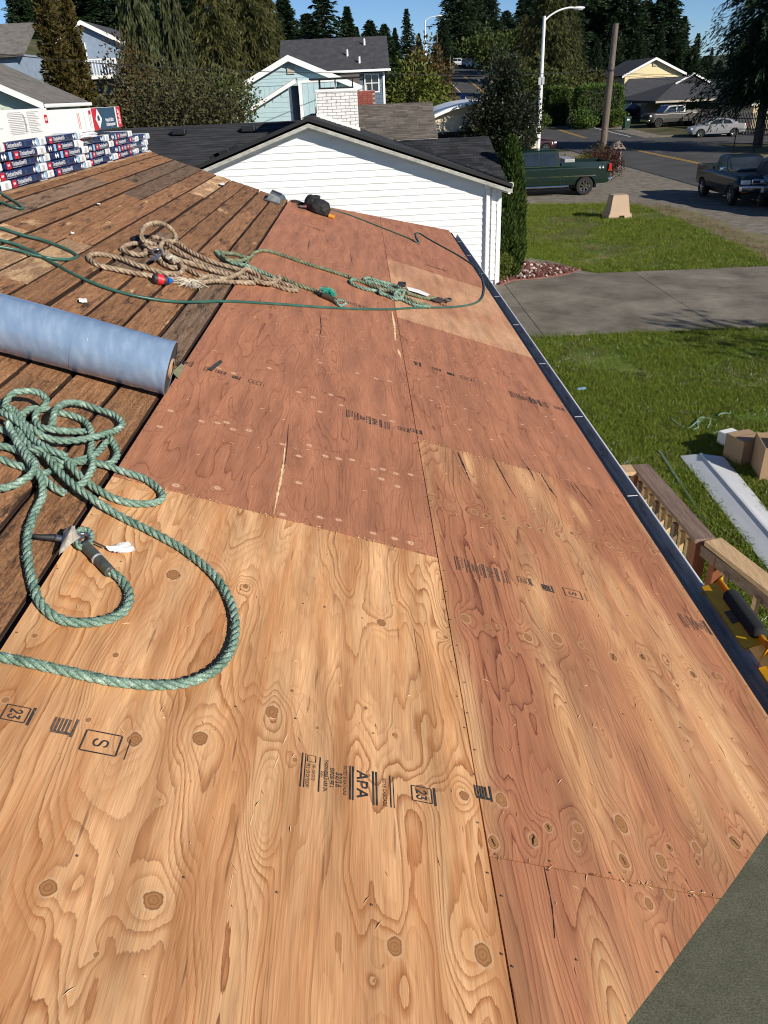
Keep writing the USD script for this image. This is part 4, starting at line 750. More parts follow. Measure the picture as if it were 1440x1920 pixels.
A = thing('arched_garage', 'cream garage with a low curved roof and pale door, beyond the brown roof', 'garage', (6, 45, 0))
ax_ = np.linspace(3.5, 8.75, 26); az_ = np.interp(ax_, [3.5, 4.2, 5.0, 5.9, 6.8, 7.6, 8.2, 8.55, 8.75], [3.36, 3.62, 3.82, 3.92, 3.86, 3.62, 3.25, 2.8, 2.2])
prof = [(3.5, .0)]+[(8.75, 0)]+list(zip(ax_[::-1], az_[::-1])); m = extr(prof, 7, 'y'); m.apply_translation([0, 42.3, 0]); part(A, 'wall', m, 'cream', world=True)
rim = [(x, z+.07) for x, z in zip(ax_, az_)]+[(x, z-.08) for x, z in zip(ax_[::-1], az_[::-1])]; m = extr(rim, 7.6, 'y'); m.apply_translation([0, 41.85, 0]); part(A, 'roof', m, 'white_metal', world=True)
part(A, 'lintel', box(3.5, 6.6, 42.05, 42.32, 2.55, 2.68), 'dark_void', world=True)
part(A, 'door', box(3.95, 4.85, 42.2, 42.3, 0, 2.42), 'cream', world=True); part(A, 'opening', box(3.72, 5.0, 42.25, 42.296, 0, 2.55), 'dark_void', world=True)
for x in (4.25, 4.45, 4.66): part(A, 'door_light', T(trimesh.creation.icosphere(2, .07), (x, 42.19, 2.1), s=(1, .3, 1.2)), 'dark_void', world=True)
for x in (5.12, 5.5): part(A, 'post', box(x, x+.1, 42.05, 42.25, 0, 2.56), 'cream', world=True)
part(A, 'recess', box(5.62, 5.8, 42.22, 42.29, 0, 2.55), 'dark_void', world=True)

G = thing('green_house', 'pale green house with weathered grey-brown roof behind the shingle bundles', 'house', (-12.5, 28, 1))
part(G, 'wall', extr([(-15.6, 1), (-9.55, 1), (-9.55, 4.62), (-12.6, 6.05), (-15.6, 4.62)], 3.6, 'y').apply_translation([0, 26.25, 0]), 'pale_green', world=True)
noisy('old_shingle', [(.3, (.10, .09, .08)), (.6, (.16, .148, .13)), (.8, (.22, .2, .18))], scale=4, detail=8, rough=.95, fine=.3)
for s_, xo in ((1, -9.25), (-1, -15.9)):
    q = [(-12.6, 25.9, 6.22), (xo, 25.9, 4.66), (xo, 30.2, 4.66), (-12.6, 30.2, 6.22)]; part(G, 'roof', solid(np.array(q if s_ > 0 else q[::-1]), .12), 'old_shingle', world=True)
    part(G, 'rake_board', prism([(-12.6, 25.86, 6.22), (xo, 25.86, 4.66), (xo, 25.86, 4.48), (-12.6, 25.86, 6.04)], .03, (0, 1, 0)), 'white_trim', world=True)
part(G, 'gutter', rbox(-9.25, -9.13, 25.9, 30.2, 4.52, 4.63, .03), 'white_trim', world=True)
for k in range(10): part(G, 'board_panel', box(-15.4+k*.6, -15.4+k*.6+.58, 26.22, 26.26, 1, 4.6), 'pale_green', world=True)
part(G, 'dark_window', box(-9.56, -9.52, 27.2, 27.9, 2.8, 4.0), 'glass_dark', world=True); part(G, 'roof_pipe', cyl((-11.0, 27.4, 5.3), (-11.0, 27.4, 5.75), .05, 8), 'dark_void', world=True)

N = thing('grey_house', 'blue-grey house with brown roof at the far left edge', 'house', (-18.5, 47, 4))
part(N, 'wall', box(-22, -16.9, 45, 52, 3, 6.95), 'blue_grey', world=True)
part(N, 'roof', solid(np.array([(-22.5, 44.6, 6.9), (-16.4, 44.6, 6.9), (-16.4, 47.5, 8.4), (-22.5, 47.5, 8.4)]), .14), 'old_shingle', world=True)
window(N, -18.4, -17.4, 4.8, 6.0, 44.98); window(N, -20.4, -19.4, 4.8, 6.0, 44.98)
Q = thing('deck_house', 'grey-blue gabled house with white balcony rail on the wooded slope at left', 'house', (-18, 60, 6))
gable_house(Q, -19.6, -12.0, -17.8, 8.2, 6.5, 9.3, 60, 68, 5, 'blue_grey', 'shingle_dark', .3, .2)
part(Q, 'deck', box(-18.6, -15.4, 57.8, 60, 6.0, 6.2), 'white_trim', world=True)
RQ = part(Q, 'balcony_rail', box(-18.6, -15.4, 57.82, 57.9, 7.05, 7.13), 'white_trim', world=True)
for k in range(17): part(RQ, 'baluster', box(-18.55+k*.19, -18.5+k*.19, 57.84, 57.88, 6.2, 7.05), 'white_trim', world=True)
for x in (-18.5, -15.5): part(Q, 'post', box(x-.08, x+.08, 57.8, 57.96, 3.6, 7.1), 'white_trim', world=True)
window(Q, -18.9, -17.9, 7.0, 8.1, 59.98)

Y_ = thing('yellow_house', 'two-storey pale yellow house with white gable trim beyond the clipped hedge', 'house', (37, 114, 1))
gable_house(Y_, 33.4, 40.6, 37.0, 5.2, 5.2, 6.85, 110, 122, .8, 'pale_yellow', 'shingle_dark', .45, .22)
for k in range(22): part(Y_, 'board_panel', box(33.42+k*.327, 33.42+k*.327+.31, 109.93, 110.01, 2.5, 5.0), 'pale_yellow', world=True)
window(Y_, 38.6, 40.1, 3.6, 4.7, 109.9); part(Y_, 'gable_vent', box(36.8, 37.3, 109.92, 110.02, 6.0, 6.35), 'tan_wall', world=True)
part(Y_, 'lower_wall', box(30.5, 41, 103, 110, .3, 3.0), 'tan_wall', world=True)
part(Y_, 'lower_roof', solid(np.array([(29.8, 102, 2.95), (41.5, 102, 2.95), (41.5, 108.5, 4.75), (33.5, 108.5, 4.75)]), .2), 'shingle_dark', world=True)
for x in (32.4, 34.6, 37.0): window(Y_, x, x+1.2, 1.2, 2.6, 102.96)
C_ = thing('carport_house', 'low house with dark hipped roof and open carport beside the grey pickup', 'house', (35, 92, 0))
zb = float(ter(35, 92))
part(C_, 'wall', box(32.6, 43, 92, 100, zb-.2, 2.75), 'tan_wall', world=True)
part(C_, 'roof', solid(np.array([(30.2, 88.2, 2.62), (42.8, 88.2, 2.62), (40.5, 95, 4.3), (34.6, 95, 4.3)]), .2), 'shingle_dark', world=True)
part(C_, 'roof', solid(np.array([(34.6, 95, 4.3), (30.0, 101, 2.62), (30.2, 88.2, 2.62)]), .2), 'shingle_dark', world=True)
gable_ = extr([(34.3, 4.1), (37.6, 4.1), (35.95, 4.85)], .4, 'y').apply_translation([0, 94, 0]); part(C_, 'dormer', gable_, 'dark_void', world=True)
for a, b in (((34.1, 93.9, 4.05), (35.95, 93.9, 4.95)), ((35.95, 93.9, 4.95), (37.8, 93.9, 4.05))): part(C_, 'dormer_trim', beam(a, b, .1, .16), 'white_trim', world=True)
part(C_, 'eave_board', box(30.2, 42.8, 88.12, 88.2, 2.42, 2.6), 'tan_wall', world=True)
for x in (31.0, 33.4, 35.8, 38.2): part(C_, 'post', box(x-.09, x+.09, 88.5, 88.7, 0, 2.45), 'tan_wall', world=True)
for x in (33.2, 35.4, 37.4): window(C_, x, x+1.1, 1.0, 2.3, 91.96, 'tan_wall')
part(C_, 'front_roof', solid(np.array([(36.4, 84.6, 2.2), (42.0, 84.6, 2.2), (42, 88.4, 3.2), (39.5, 88.4, 3.5)]), .16), 'shingle_dark', world=True)
part(C_, 'front_rake', beam((35.9, 84.4, 2.12), (39.5, 84.4, 3.75), .08, .2), 'white_trim', world=True)
Z_ = thing('bright_yellow_house', 'pale yellow house end with white rake boards behind the fence at right', 'house', (39, 80, 0))
gable_house(Z_, 36.2, 44.5, 40.3, 2.35, 2.35, 4.6, 79, 90, 0, 'pale_yellow', 'shingle_dark', .4, .22)
for k in range(14): part(Z_, 'siding_plank', box(36.22, 44.4, 78.97, 79.01, .2+k*.155, .345+k*.155), 'pale_yellow', world=True)

# ------------------------------------------------------------------ vegetation
def foliage(name, a, b, c, rand=.18, hue=.012, transl=.25, rough=.6, scale=.9):
    noisy(name, [(.3, a), (.52, b), (.75, c)], scale=scale, detail=6, rough=rough, rand=rand, hue=hue, transl=transl, spec=.25, fine=.35, fscale=9)
foliage('fir_needles', (.012, .024, .010), (.020, .040, .015), (.034, .058, .020))
foliage('cedar_needles', (.034, .040, .012), (.07, .075, .02), (.125, .105, .03))
foliage('weeping_needles', (.034, .042, .014), (.062, .072, .024), (.11, .11, .045))
foliage('rust_needles', (.045, .035, .010), (.085, .062, .017), (.13, .085, .026))
foliage('hedge_leaf', (.045, .085, .015), (.085, .135, .024), (.15, .18, .04))
foliage('arborvitae_leaf', (.032, .058, .011), (.062, .10, .018), (.11, .14, .03), scale=3)
foliage('olive_leaf', (.035, .035, .016), (.065, .062, .026), (.10, .088, .036))
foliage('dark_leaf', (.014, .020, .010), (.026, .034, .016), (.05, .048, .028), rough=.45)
foliage('yellow_leaf', (.09, .085, .012), (.17, .15, .02), (.26, .2, .03))
foliage('lime_leaf', (.05, .075, .012), (.10, .12, .018), (.18, .17, .03))
foliage('red_leaf', (.035, .014, .011), (.065, .022, .017), (.10, .05, .028))
foliage('ivy_leaf', (.035, .055, .012), (.07, .095, .02), (.13, .14, .03))
foliage('grass_blade', (.105, .148, .017), (.175, .225, .028), (.28, .30, .06), transl=.35, scale=.6)
noisy('bark', [(.3, (.045, .032, .024)), (.7, (.12, .085, .06))], scale=8, stretch=(3, 3, .6), rough=.95)
def rhombs(P, D, L, Wd, rng, flat=0.):
    """leaf-sized rhombs at P, pointing along D, length L, width Wd"""
    n = len(P); D = D/(np.linalg.norm(D, axis=1, keepdims=True)+1e-9); r = rng.standard_normal((n, 3)); r[:, 2] *= 1-flat
    if flat: r = np.cross(D, np.array([0, 0, 1.0]))+.35*r
    S = r-D*(r*D).sum(1, keepdims=True); S /= np.linalg.norm(S, axis=1, keepdims=True)+1e-9; L, Wd = np.broadcast_to(L, n)[:, None], np.broadcast_to(Wd, n)[:, None]
    V = np.stack([P, P+D*L*.5+S*Wd*.5, P+D*L, P+D*L*.5-S*Wd*.5], 1).reshape(-1, 3); k = np.arange(n)*4
    F_ = np.vstack([np.stack([k, k+1, k+2], 1), np.stack([k, k+2, k+3], 1)]); return trimesh.Trimesh(V, F_, process=False)
def conifer_crown(h, w, n, m, seed, droop=.25, base=.08, power=.85, leaf=.55, hang=0., ragged=.3):
    """whorled branches with flat drooping sprays; hang adds curtains of hanging twigs"""
    r = np.random.default_rng(seed); P, D, L = [], [], []
    for i in range(n):
        t = base+(1-base)*(i+.5*r.random())/n; z = t*h; R_ = w*(1-t)**power*(1+ragged*r.standard_normal()*.6)+.12*w*(1-t)+.05
        R_ = max(R_, .1); az = i*2.39996+r.normal(0, .3); d = np.array([math.cos(az), math.sin(az)])
        u = np.sort(r.random(m))**.75; side = r.normal(0, .16, m)*R_*(1.1-u); x = u*R_
        pz = z-droop*R_*u**1.4+.10*R_*u*(t > .75)+r.normal(0, .05, m)*R_
        P.append(np.c_[d[0]*x-d[1]*side, d[1]*x+d[0]*side, pz])
        dd = np.c_[d[0]+r.normal(0, .6, m), d[1]+r.normal(0, .6, m), -droop*1.2+r.normal(0, .35, m)-hang*2.5]; D.append(dd); L.append(np.full(m, leaf*(.45+.55*(1-t)))*r.uniform(.6, 1.3, m))
    P, D, L = np.vstack(P), np.vstack(D), np.concatenate(L); return rhombs(P, D, L, L*(.34 if not hang else .2), r)
def trunk_mesh(h, r0, lean=0., seed=0, n=9, wob=.03):
    r = np.random.default_rng(seed); z = np.linspace(0, h, n); return tube(np.c_[np.cumsum(r.normal(0, wob, n))+lean*z, np.cumsum(r.normal(0, wob, n)), z], np.linspace(r0, r0*.12, n), 7)
def blob_crown(lobes, n, leaf, seed, shell=.55, up=.2):
    """leaves spread through the outer volume of several ellipsoid lobes (cx, cy, cz, rx, ry, rz)"""
    r = np.random.default_rng(seed); vol = np.array([a[3]*a[4]*a[5] for a in lobes])**(2/3); ks = r.choice(len(lobes), n, p=vol/vol.sum()); A_ = np.array(lobes)[ks]
    d = r.standard_normal((n, 3)); d /= np.linalg.norm(d, axis=1, keepdims=True); q = 1-shell*r.random(n)**1.6+.07*r.standard_normal(n); bump = .82+.36*meshkit.noise(d*3.1+ks[:, None]*7.7, seed)
    P = A_[:, :3]+A_[:, 3:]*d*(q*bump)[:, None]; D = d+.9*r.standard_normal((n, 3)); D[:, 2] += up
    L = leaf*r.uniform(.6, 1.35, n); return rhombs(P, D, L, L*.55, r)
def limbs(h, spread, n, seed, r0=.12):
    r = np.random.default_rng(seed); out = [tube(np.c_[np.cumsum(r.normal(0, .04, 5)), np.cumsum(r.normal(0, .04, 5)), np.linspace(0, h*.75, 5)], np.linspace(r0, r0*.35, 5), 7)]
    for k in range(n):
        a = r.uniform(0, 6.28); z0 = h*r.uniform(.2, .6); s_ = spread*r.uniform(.5, .9); p = np.array([[0, 0, z0], [s_*.5*math.cos(a), s_*.5*math.sin(a), z0+h*.14], [s_*math.cos(a), s_*math.sin(a), z0+h*.24]]); out.append(tube(p, [r0*.45, r0*.3, r0*.1], 6))
    return cat3(out)
PROTO = {}
def tree(name, label, loc, crown, mat, trunk, group=None, scale=None, rz=0., key=None, cat='tree'):
    """first of a key is built, later ones refer to it"""
    if key and key in PROTO: return copy(PROTO[key], label, cat, loc, rz, group, scale)
    t = thing(name, label, cat, loc, rz, group, None, scale if scale is not None else 1.0)
    c = crown() if callable(crown) else crown; part(t, 'crown', c, mat)
    if trunk is not None: part(t, 'trunk', trunk() if callable(trunk) else trunk, 'bark')
    if key: PROTO[key] = t
    return t
# conifer kinds (20 m tall at scale 1)
KINDS = {
    'fir': ('fir_tree', 'fir_needles', lambda: conifer_crown(20, 3.9, 330, 46, 1, .28, .06, .9, 1.0, 0, .45)),
    'fir_thin': ('fir_tree', 'fir_needles', lambda: conifer_crown(20, 3.0, 210, 40, 2, .32, .12, .8, .9, 0, .7)),
    'fir_full': ('fir_tree', 'fir_needles', lambda: conifer_crown(20, 4.8, 360, 48, 3, .2, .03, .62, 1.05, 0, .4)),
    'cedar': ('cedar_tree', 'cedar_needles', lambda: conifer_crown(20, 5.0, 360, 48, 4, .34, .03, .62, 1.0, .35, .4)),
    'weeping': ('weeping_conifer', 'weeping_needles', lambda: conifer_crown(20, 5.4, 330, 56, 5, .42, .02, .55, 1.5, 1.4, .5)),
    'column': ('cypress_tree', 'rust_needles', lambda: cat3([conifer_crown(20, 2.1, 330, 40, 6, -.35, .01, .42, .9, 0, .25)])),
}
def conifer(kind, x, y, h, label, group=None, wide=1., seed=0):
    nm, mt, cr = KINDS[kind]; s = h/20.0; r = np.random.default_rng(seed+int(abs(x*13)+y*7)); z = float(ter(x, y))-.2
    return tree(nm, label, (x, y, z), cr, mt, lambda: trunk_mesh(19.2, .34, 0, 3), group, (s*wide, s*wide, s), r.uniform(0, 6.28), key=kind)
def pix_tree(kind, px, top, Y, label, group=None, wide=1., seed=0):
    P = on_y(px, top, Y); x = P[0]; h = P[2]-float(ter(x, Y))+.2; return conifer(kind, x, Y, h, label, group, wide, seed)
GB = 'dark firs in the far tree line'
FAR_ = 'dark green fir standing in the far tree line behind the houses'
ZONES = [(300, 'dark fir rising behind the houses at the far left', 'firs at the far left'), (460, 'dark fir filling the gap behind the weeping conifers', 'firs behind the weeping conifers'), (630, 'tall dark fir behind the charcoal roof, reaching the picture top', 'tall firs behind the charcoal roof'), (800, 'small fir on the skyline right of the charcoal roof', 'small skyline firs'),
         (970, 'dark fir beyond the cars on the hilltop', 'firs beyond the hilltop'), (1195, 'dark fir behind the street lamp and leaning pole', 'firs behind the leaning pole'), (1318, 'dark fir behind the pale yellow house', 'firs behind the yellow house'), (2000, 'distant fir on the skyline at the right', 'firs at the right skyline')]
for k, (kd, px, top, Y, w) in enumerate([('fir_full', 190, -60, 88, 1.2), ('fir_full', 270, -40, 90, 1.2), ('fir_full', 345, -30, 86, 1.2), ('fir_full', 420, -50, 90, 1.1),
    ('fir_full', 1060, -40, 150, 1.0), ('fir_full', 1010, -20, 190, 1.1),
    ('fir', 18, -60, 95, 1.0), ('fir_full', 60, -90, 100, 1.0), ('fir', 130, -130, 92, 1.1), ('fir_thin', 480, -60, 92, 1.15), ('fir', 528, -20, 105, 1.1), ('fir_thin', 600, -45, 98, 1.25), ('fir_full', 575, 25, 120, 1.1),
    ('fir', 650, 12, 118, .95), ('fir_full', 693, 38, 140, 1.2), ('fir', 668, 50, 130, 1.0), ('fir_full', 720, 45, 150, 1.1), ('fir_thin', 762, 16, 150, .9), ('fir', 740, 52, 160, 1.0), ('fir', 785, 62, 170, 1.0),
    ('fir_full', 830, 35, 200, 1.0), ('fir_full', 862, -60, 215, .95), ('fir', 890, -40, 225, 1.0), ('fir_full', 915, -20, 240, 1.05), ('fir_full', 950, 20, 260, 1.1), ('fir', 985, -30, 215, 1.0),
    ('fir_full', 1100, -70, 165, .95), ('fir', 1140, -90, 170, 1.1), ('fir_full', 1180, -40, 160, 1.0), ('fir_full', 1215, 0, 175, 1.1), ('fir_full', 1255, -25, 165, 1.0), ('fir', 1285, 30, 172, 1.0), ('fir_thin', 1310, 62, 185, 1.2), ('fir', 1240, 40, 150, .9), ('fir_full', 1150, 30, 150, .9), ('fir_full', 1085, 40, 150, .9), ('fir_full', 1302, 90, 160, .9), ('fir', 1276, 85, 150, .9), ('fir_full', 1200, 60, 140, .8),
    ('fir_full', 1120, 70, 140, .8), ('fir_thin', 1336, 88, 260, 1.0), ('fir_full', 1322, 105, 230, 1.3), ('fir_full', 1350, 112, 250, 1.3), ('fir_full', 1420, 40, 150, 1.1), ('fir_full', 1385, 100, 200, 1.2)]):
    zone = [z_ for z_ in ZONES if px < z_[0]][0]; pix_tree(kd, px, top, Y, zone[1], zone[2], w*(1.4 if top < 30 else 1.12), k)
pix_tree('cedar', 1035, -75, 112, 'broad brownish cedar right behind the white street lamp', None, 1.15, 5)
pix_tree('cedar', 985, 25, 135, 'smaller brown-green cedar left of the street lamp, beyond the street', None, 1.0, 6)
pix_tree('cedar', 1075, -10, 120, 'brown-green cedar between the street lamp and the leaning pole', None, .8, 8)
pix_tree('cedar', 445, -150, 66, 'tall dark cedar left of the blue house gable', None, .9, 9)
pix_tree('cedar', 375, -120, 62, 'wide cedar behind the brown thicket', None, .95, 10)
pix_tree('cedar', 505, -10, 78, 'cedar just above the left end of the charcoal roof', None, .75, 11)
pix_tree('weeping', 235, -100, 52, 'weeping conifer with long hanging olive branches, left one of two', None, .62, 12)
pix_tree('weeping', 310, -60, 54, 'weeping conifer with hanging branches beside the taller left one', None, .55, 13)
pix_tree('column', 68, -60, 38, 'rust-green columnar cypress, left of the pair beside the green house', None, .85, 14)
pix_tree('column', 112, -40, 39.5, 'rust-green columnar cypress, right of the pair beside the green house', None, .75, 15)
DRC = tree('drooping_conifer', 'dark drooping conifer at the right edge, rising beyond the street', (on_y(1450, 100, 60)[0], 60, .0), lambda: conifer_crown(20, 3.9, 640, 110, 15, .34, .17, .5, .5, .15, .55), 'fir_needles', lambda: trunk_mesh(19, .34, 0, 3))
conifer('cedar', 33.5, 52.5, 17, 'dark cedar at the right beyond the parked green pickup', None, .8, 17)
conifer('fir_full', 42, 44, 20, 'tall fir right of the street whose shadow crosses the asphalt', None, .8, 18)
# round trees and bushes
def bush(name, label, px, py, Y, w, h, mat, n=2600, leaf=.16, seed=0, ground=True, lobes=5, cat='bush', z=None, group=None, trunk=True):
    P = on_y(px, py, Y); r = np.random.default_rng(seed+50); x = P[0]; z0 = float(ter(x, Y))-.05 if z is None else z
    L = [(0, 0, h*.5, w*.36, w*.32, h*.5)]+[(r.uniform(-.3, .3)*w, r.uniform(-.28, .28)*w, h*r.uniform(.28, .72), w*r.uniform(.16, .3), w*r.uniform(.16, .3), h*r.uniform(.18, .3)) for _ in range(lobes)]
    return tree(name, label, (x, Y, z0), lambda: blob_crown(L, n, leaf, seed), mat, (lambda: limbs(h, w*.35, 5, seed, max(.04, .02*h))) if trunk else None, group, None, 0, cat=cat)
bush('broadleaf_tree', 'yellow-olive rounded tree right of the charcoal roof', 772, 120, 66, 5.6, 6.8, 'lime_leaf', 5200, .3, 1, cat='tree')
bush('broadleaf_tree', 'reddish-brown tree behind the yellow-olive tree', 806, 110, 88, 6.0, 8.5, 'rust_needles', 3600, .36, 2, cat='tree')
bush('ivy_bank', 'rounded bank of green and yellow ivy beside the uphill street', 792, 175, 54, 7.5, 3.7, 'ivy_leaf', 8000, .2, 3, lobes=9)
bush('ivy_bank', 'lower ivy-covered mound behind the red brick chimney', 722, 175, 48, 4.5, 2.6, 'ivy_leaf', 3600, .18, 4, lobes=6)
bush('thicket', 'brown-green leafy thicket left of the blue house', 330, 200, 35, 6.2, 4.7, 'olive_leaf', 11000, .15, 5, lobes=10)
bush('thicket', 'greener thicket between the brown thicket and blue house', 415, 200, 38, 3.6, 3.6, 'ivy_leaf', 4200, .15, 6)
bush('thicket', 'olive thicket in front of the weeping conifers', 245, 170, 40, 3.2, 5.2, 'rust_needles', 4200, .15, 7)
bush('red_bush', 'dark red bush just beyond the shingle bundles', 262, 212, 30, 2.6, 2.4, 'red_leaf', 3600, .11, 8)
bush('red_bush', 'small red shrub on the terraced slope', 185, 175, 44, 1.9, 1.3, 'red_leaf', 1400, .11, 9)
for k, (px, py, w, h, m, lb) in enumerate([(140, 160, .8, 1.9, 'hedge_leaf', 'left clipped green column shrub on the terraced slope'), (158, 160, .8, 1.8, 'hedge_leaf', 'right clipped green column shrub on the terraced slope'), (196, 160, 1.0, 1.7, 'yellow_leaf', 'golden clipped shrub on the terraced slope'), (225, 135, 1.3, 2.0, 'yellow_leaf', 'golden shrub under the weeping conifer')]):
    bush('clipped_shrub', lb, px, py, 42, w, h, m, 900, .11, 20+k, lobes=2, trunk=False)
bush('dark_tree', 'dark small-leaved tree in front of the cream garage', 936, 210, 40.9, 3.7, 5.3, 'dark_leaf', 26000, .14, 30, lobes=16, cat='tree')
bush('dark_tree', 'spindly dark tree rising above the ivy street corner', 936, 150, 41.3, 2.4, 6.4, 'dark_leaf', 9000, .14, 31, lobes=7, cat='tree')
bush('thicket', 'leafy brush along the street under the brown cedar', 1000, 175, 100, 12, 6.0, 'ivy_leaf', 6000, .4, 32, lobes=9)
bush('thicket', 'brush behind the clipped hedge blocks', 1085, 140, 108, 11, 5.5, 'cedar_needles', 5000, .4, 33, lobes=9)
bush('thicket', 'green bush above the crest of the street', 915, 125, 170, 12, 8, 'ivy_leaf', 3500, .6, 34, lobes=8)
bush('golden_bush', 'golden bush behind the green pickup cab, street side', 1075, 305, 44.5, 2.8, 1.25, 'yellow_leaf', 3000, .10, 35, lobes=6)
bush('golden_bush', 'yellow-green bush between the golden bush and reddish bush', 1110, 300, 45.5, 2.2, 1.2, 'lime_leaf', 2200, .10, 36, lobes=6)
bush('barberry_bush', 'reddish dark bush at the foot of the leaning pole', 1140, 305, 44.5, 2.4, 1.7, 'red_leaf', 4200, .09, 37, lobes=7)
bush('barberry_bush', 'dark olive bush beside the small wooden gable', 1120, 300, 47.2, 2.2, 1.7, 'olive_leaf', 2600, .10, 38, lobes=6)
bush('low_shrub', 'low yellow-green shrub at the foot of the columnar evergreen', 941, 500, 20.75, .62, .72, 'lime_leaf', 1900, .05, 39, trunk=False, z=.04)
for k, (px, py, Y, w, h) in enumerate([(1012, 200, 88, 2.6, 1.6), (1290, 205, 90, 3, 1.6), (1240, 200, 100, 4, 2)]):
    bush('garden_shrub', ['rounded shrub left of the first clipped hedge', 'dark shrub under the carport eave', 'dark shrub in front of the low roofed house'][k], px, py, Y, w, h, 'hedge_leaf', 1200, .22, 60+k, trunk=False)
# columnar evergreen by the corner of the white house
def column_crown(h, w, n, seed, leaf):
    r = np.random.default_rng(seed); t = r.random(n)**.85; z = t*h; prof = w*np.clip(np.minimum(1.35*(1-t)**.55, .72+1.4*t), .02, 1); az = r.uniform(0, 6.283, n); q = 1-.35*r.random(n)**2
    lump = .84+.32*meshkit.noise(np.c_[np.cos(az)*2.2, np.sin(az)*2.2, z*2.1], seed); R_ = prof*q*lump; P = np.c_[R_*np.cos(az), R_*np.sin(az), z]
    D = np.c_[.45*np.cos(az)+.25*r.standard_normal(n), .45*np.sin(az)+.25*r.standard_normal(n), 1.1+.3*r.standard_normal(n)]; L = leaf*r.uniform(.6, 1.4, n); return rhombs(P, D, L, L*.34, r)
Pc = on_y(957, 262, 21.3)
tree('columnar_evergreen', 'tall narrow columnar evergreen at the corner of the white house', (Pc[0]+.03, 21.3, 0), lambda: column_crown(Pc[2], .44, 14000, 3, .12), 'arborvitae_leaf', lambda: trunk_mesh(3.0, .07, 0, 2))
# clipped hedge blocks
def hedge(label, q0, q1, Y, depth, seed, mat='hedge_leaf', rnd=.35, n=6500, leaf=.22):
    a, b = on_y(*q0, Y), on_y(*q1, Y); x0, x1, zt = a[0], b[0], a[2]; zb = float(ter((x0+x1)/2, Y))-.1; r = np.random.default_rng(seed); h = zt-zb; w = x1-x0
    P, D = [], []
    while len(P) < n:
        s_ = r.integers(0, 4); u, v = r.uniform(-.5, .5), r.random(); p = {0: (u*w, -depth/2, v*h), 1: (u*w, r.uniform(-.5, .5)*depth, h), 2: (-w/2, u*depth, v*h), 3: (w/2, u*depth, v*h)}[int(s_)]
        d = {0: (0, -1, .5), 1: (0, 0, 1), 2: (-1, 0, .5), 3: (1, 0, .5)}[int(s_)]; P.append(p); D.append(d)
    P, D = np.array(P, float), np.array(D, float); k = meshkit.noise(P*.9, seed)-.5; P[:, 0] *= 1-.06*(P[:, 2]/h); P += D*(k[:, None]*.3-.08+.1*r.standard_normal((n, 1))); corner = (np.abs(P[:, 0])/(w/2))**6*(P[:, 2]/h)**6; P[:, 2] -= corner*rnd
    m = rhombs(P, D+.6*r.standard_normal((n, 3)), leaf*r.uniform(.6, 1.3, n), leaf*.5, r)
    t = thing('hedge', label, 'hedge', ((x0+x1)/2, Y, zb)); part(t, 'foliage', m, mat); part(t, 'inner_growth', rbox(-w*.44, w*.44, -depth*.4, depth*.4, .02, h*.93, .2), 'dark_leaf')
hedge('left clipped evergreen hedge block across the street', (1029, 166), (1064, 166), 94, 2.2, 1)
hedge('large square-clipped evergreen hedge behind the leaning pole', (1083, 163), (1166, 163), 90, 2.5, 2)
bush('clipped_shrub', 'low rounded clipped shrub at the left foot of the large hedge', 1090, 212, 87.5, 3.4, 1.9, 'hedge_leaf', 2600, .2, 70, lobes=3, trunk=False)
bush('clipped_shrub', 'low rounded clipped shrub at the right foot of the large hedge', 1150, 215, 87.8, 2.8, 1.7, 'hedge_leaf', 2000, .2, 71, lobes=3, trunk=False)
# grass: tufts scattered over the lawns
def tuft(n, h, spread, seed):
    r = np.random.default_rng(seed); P = np.c_[r.normal(0, spread, (n, 2)), np.zeros(n)]; D = np.c_[r.normal(0, .55, (n, 2)), np.ones(n)]; L = h*r.uniform(.5, 1.3, n); D /= np.linalg.norm(D, axis=1, keepdims=True)
    S = np.cross(D, r.standard_normal((n, 3))); S /= np.linalg.norm(S, axis=1, keepdims=True); w = h*.075; B_ = P+D*L[:, None]*.6; Tp = P+D*L[:, None]; Tp[:, :2] += D[:, :2]*L[:, None]*.4
    V = np.stack([P-S*w, P+S*w, B_+S*w*.7, B_-S*w*.7, Tp], 1).reshape(-1, 3); k = np.arange(n)*5; return trimesh.Trimesh(V, np.vstack([np.stack([k, k+1, k+2], 1), np.stack([k, k+2, k+3], 1), np.stack([k+3, k+2, k+4], 1)]), process=False)
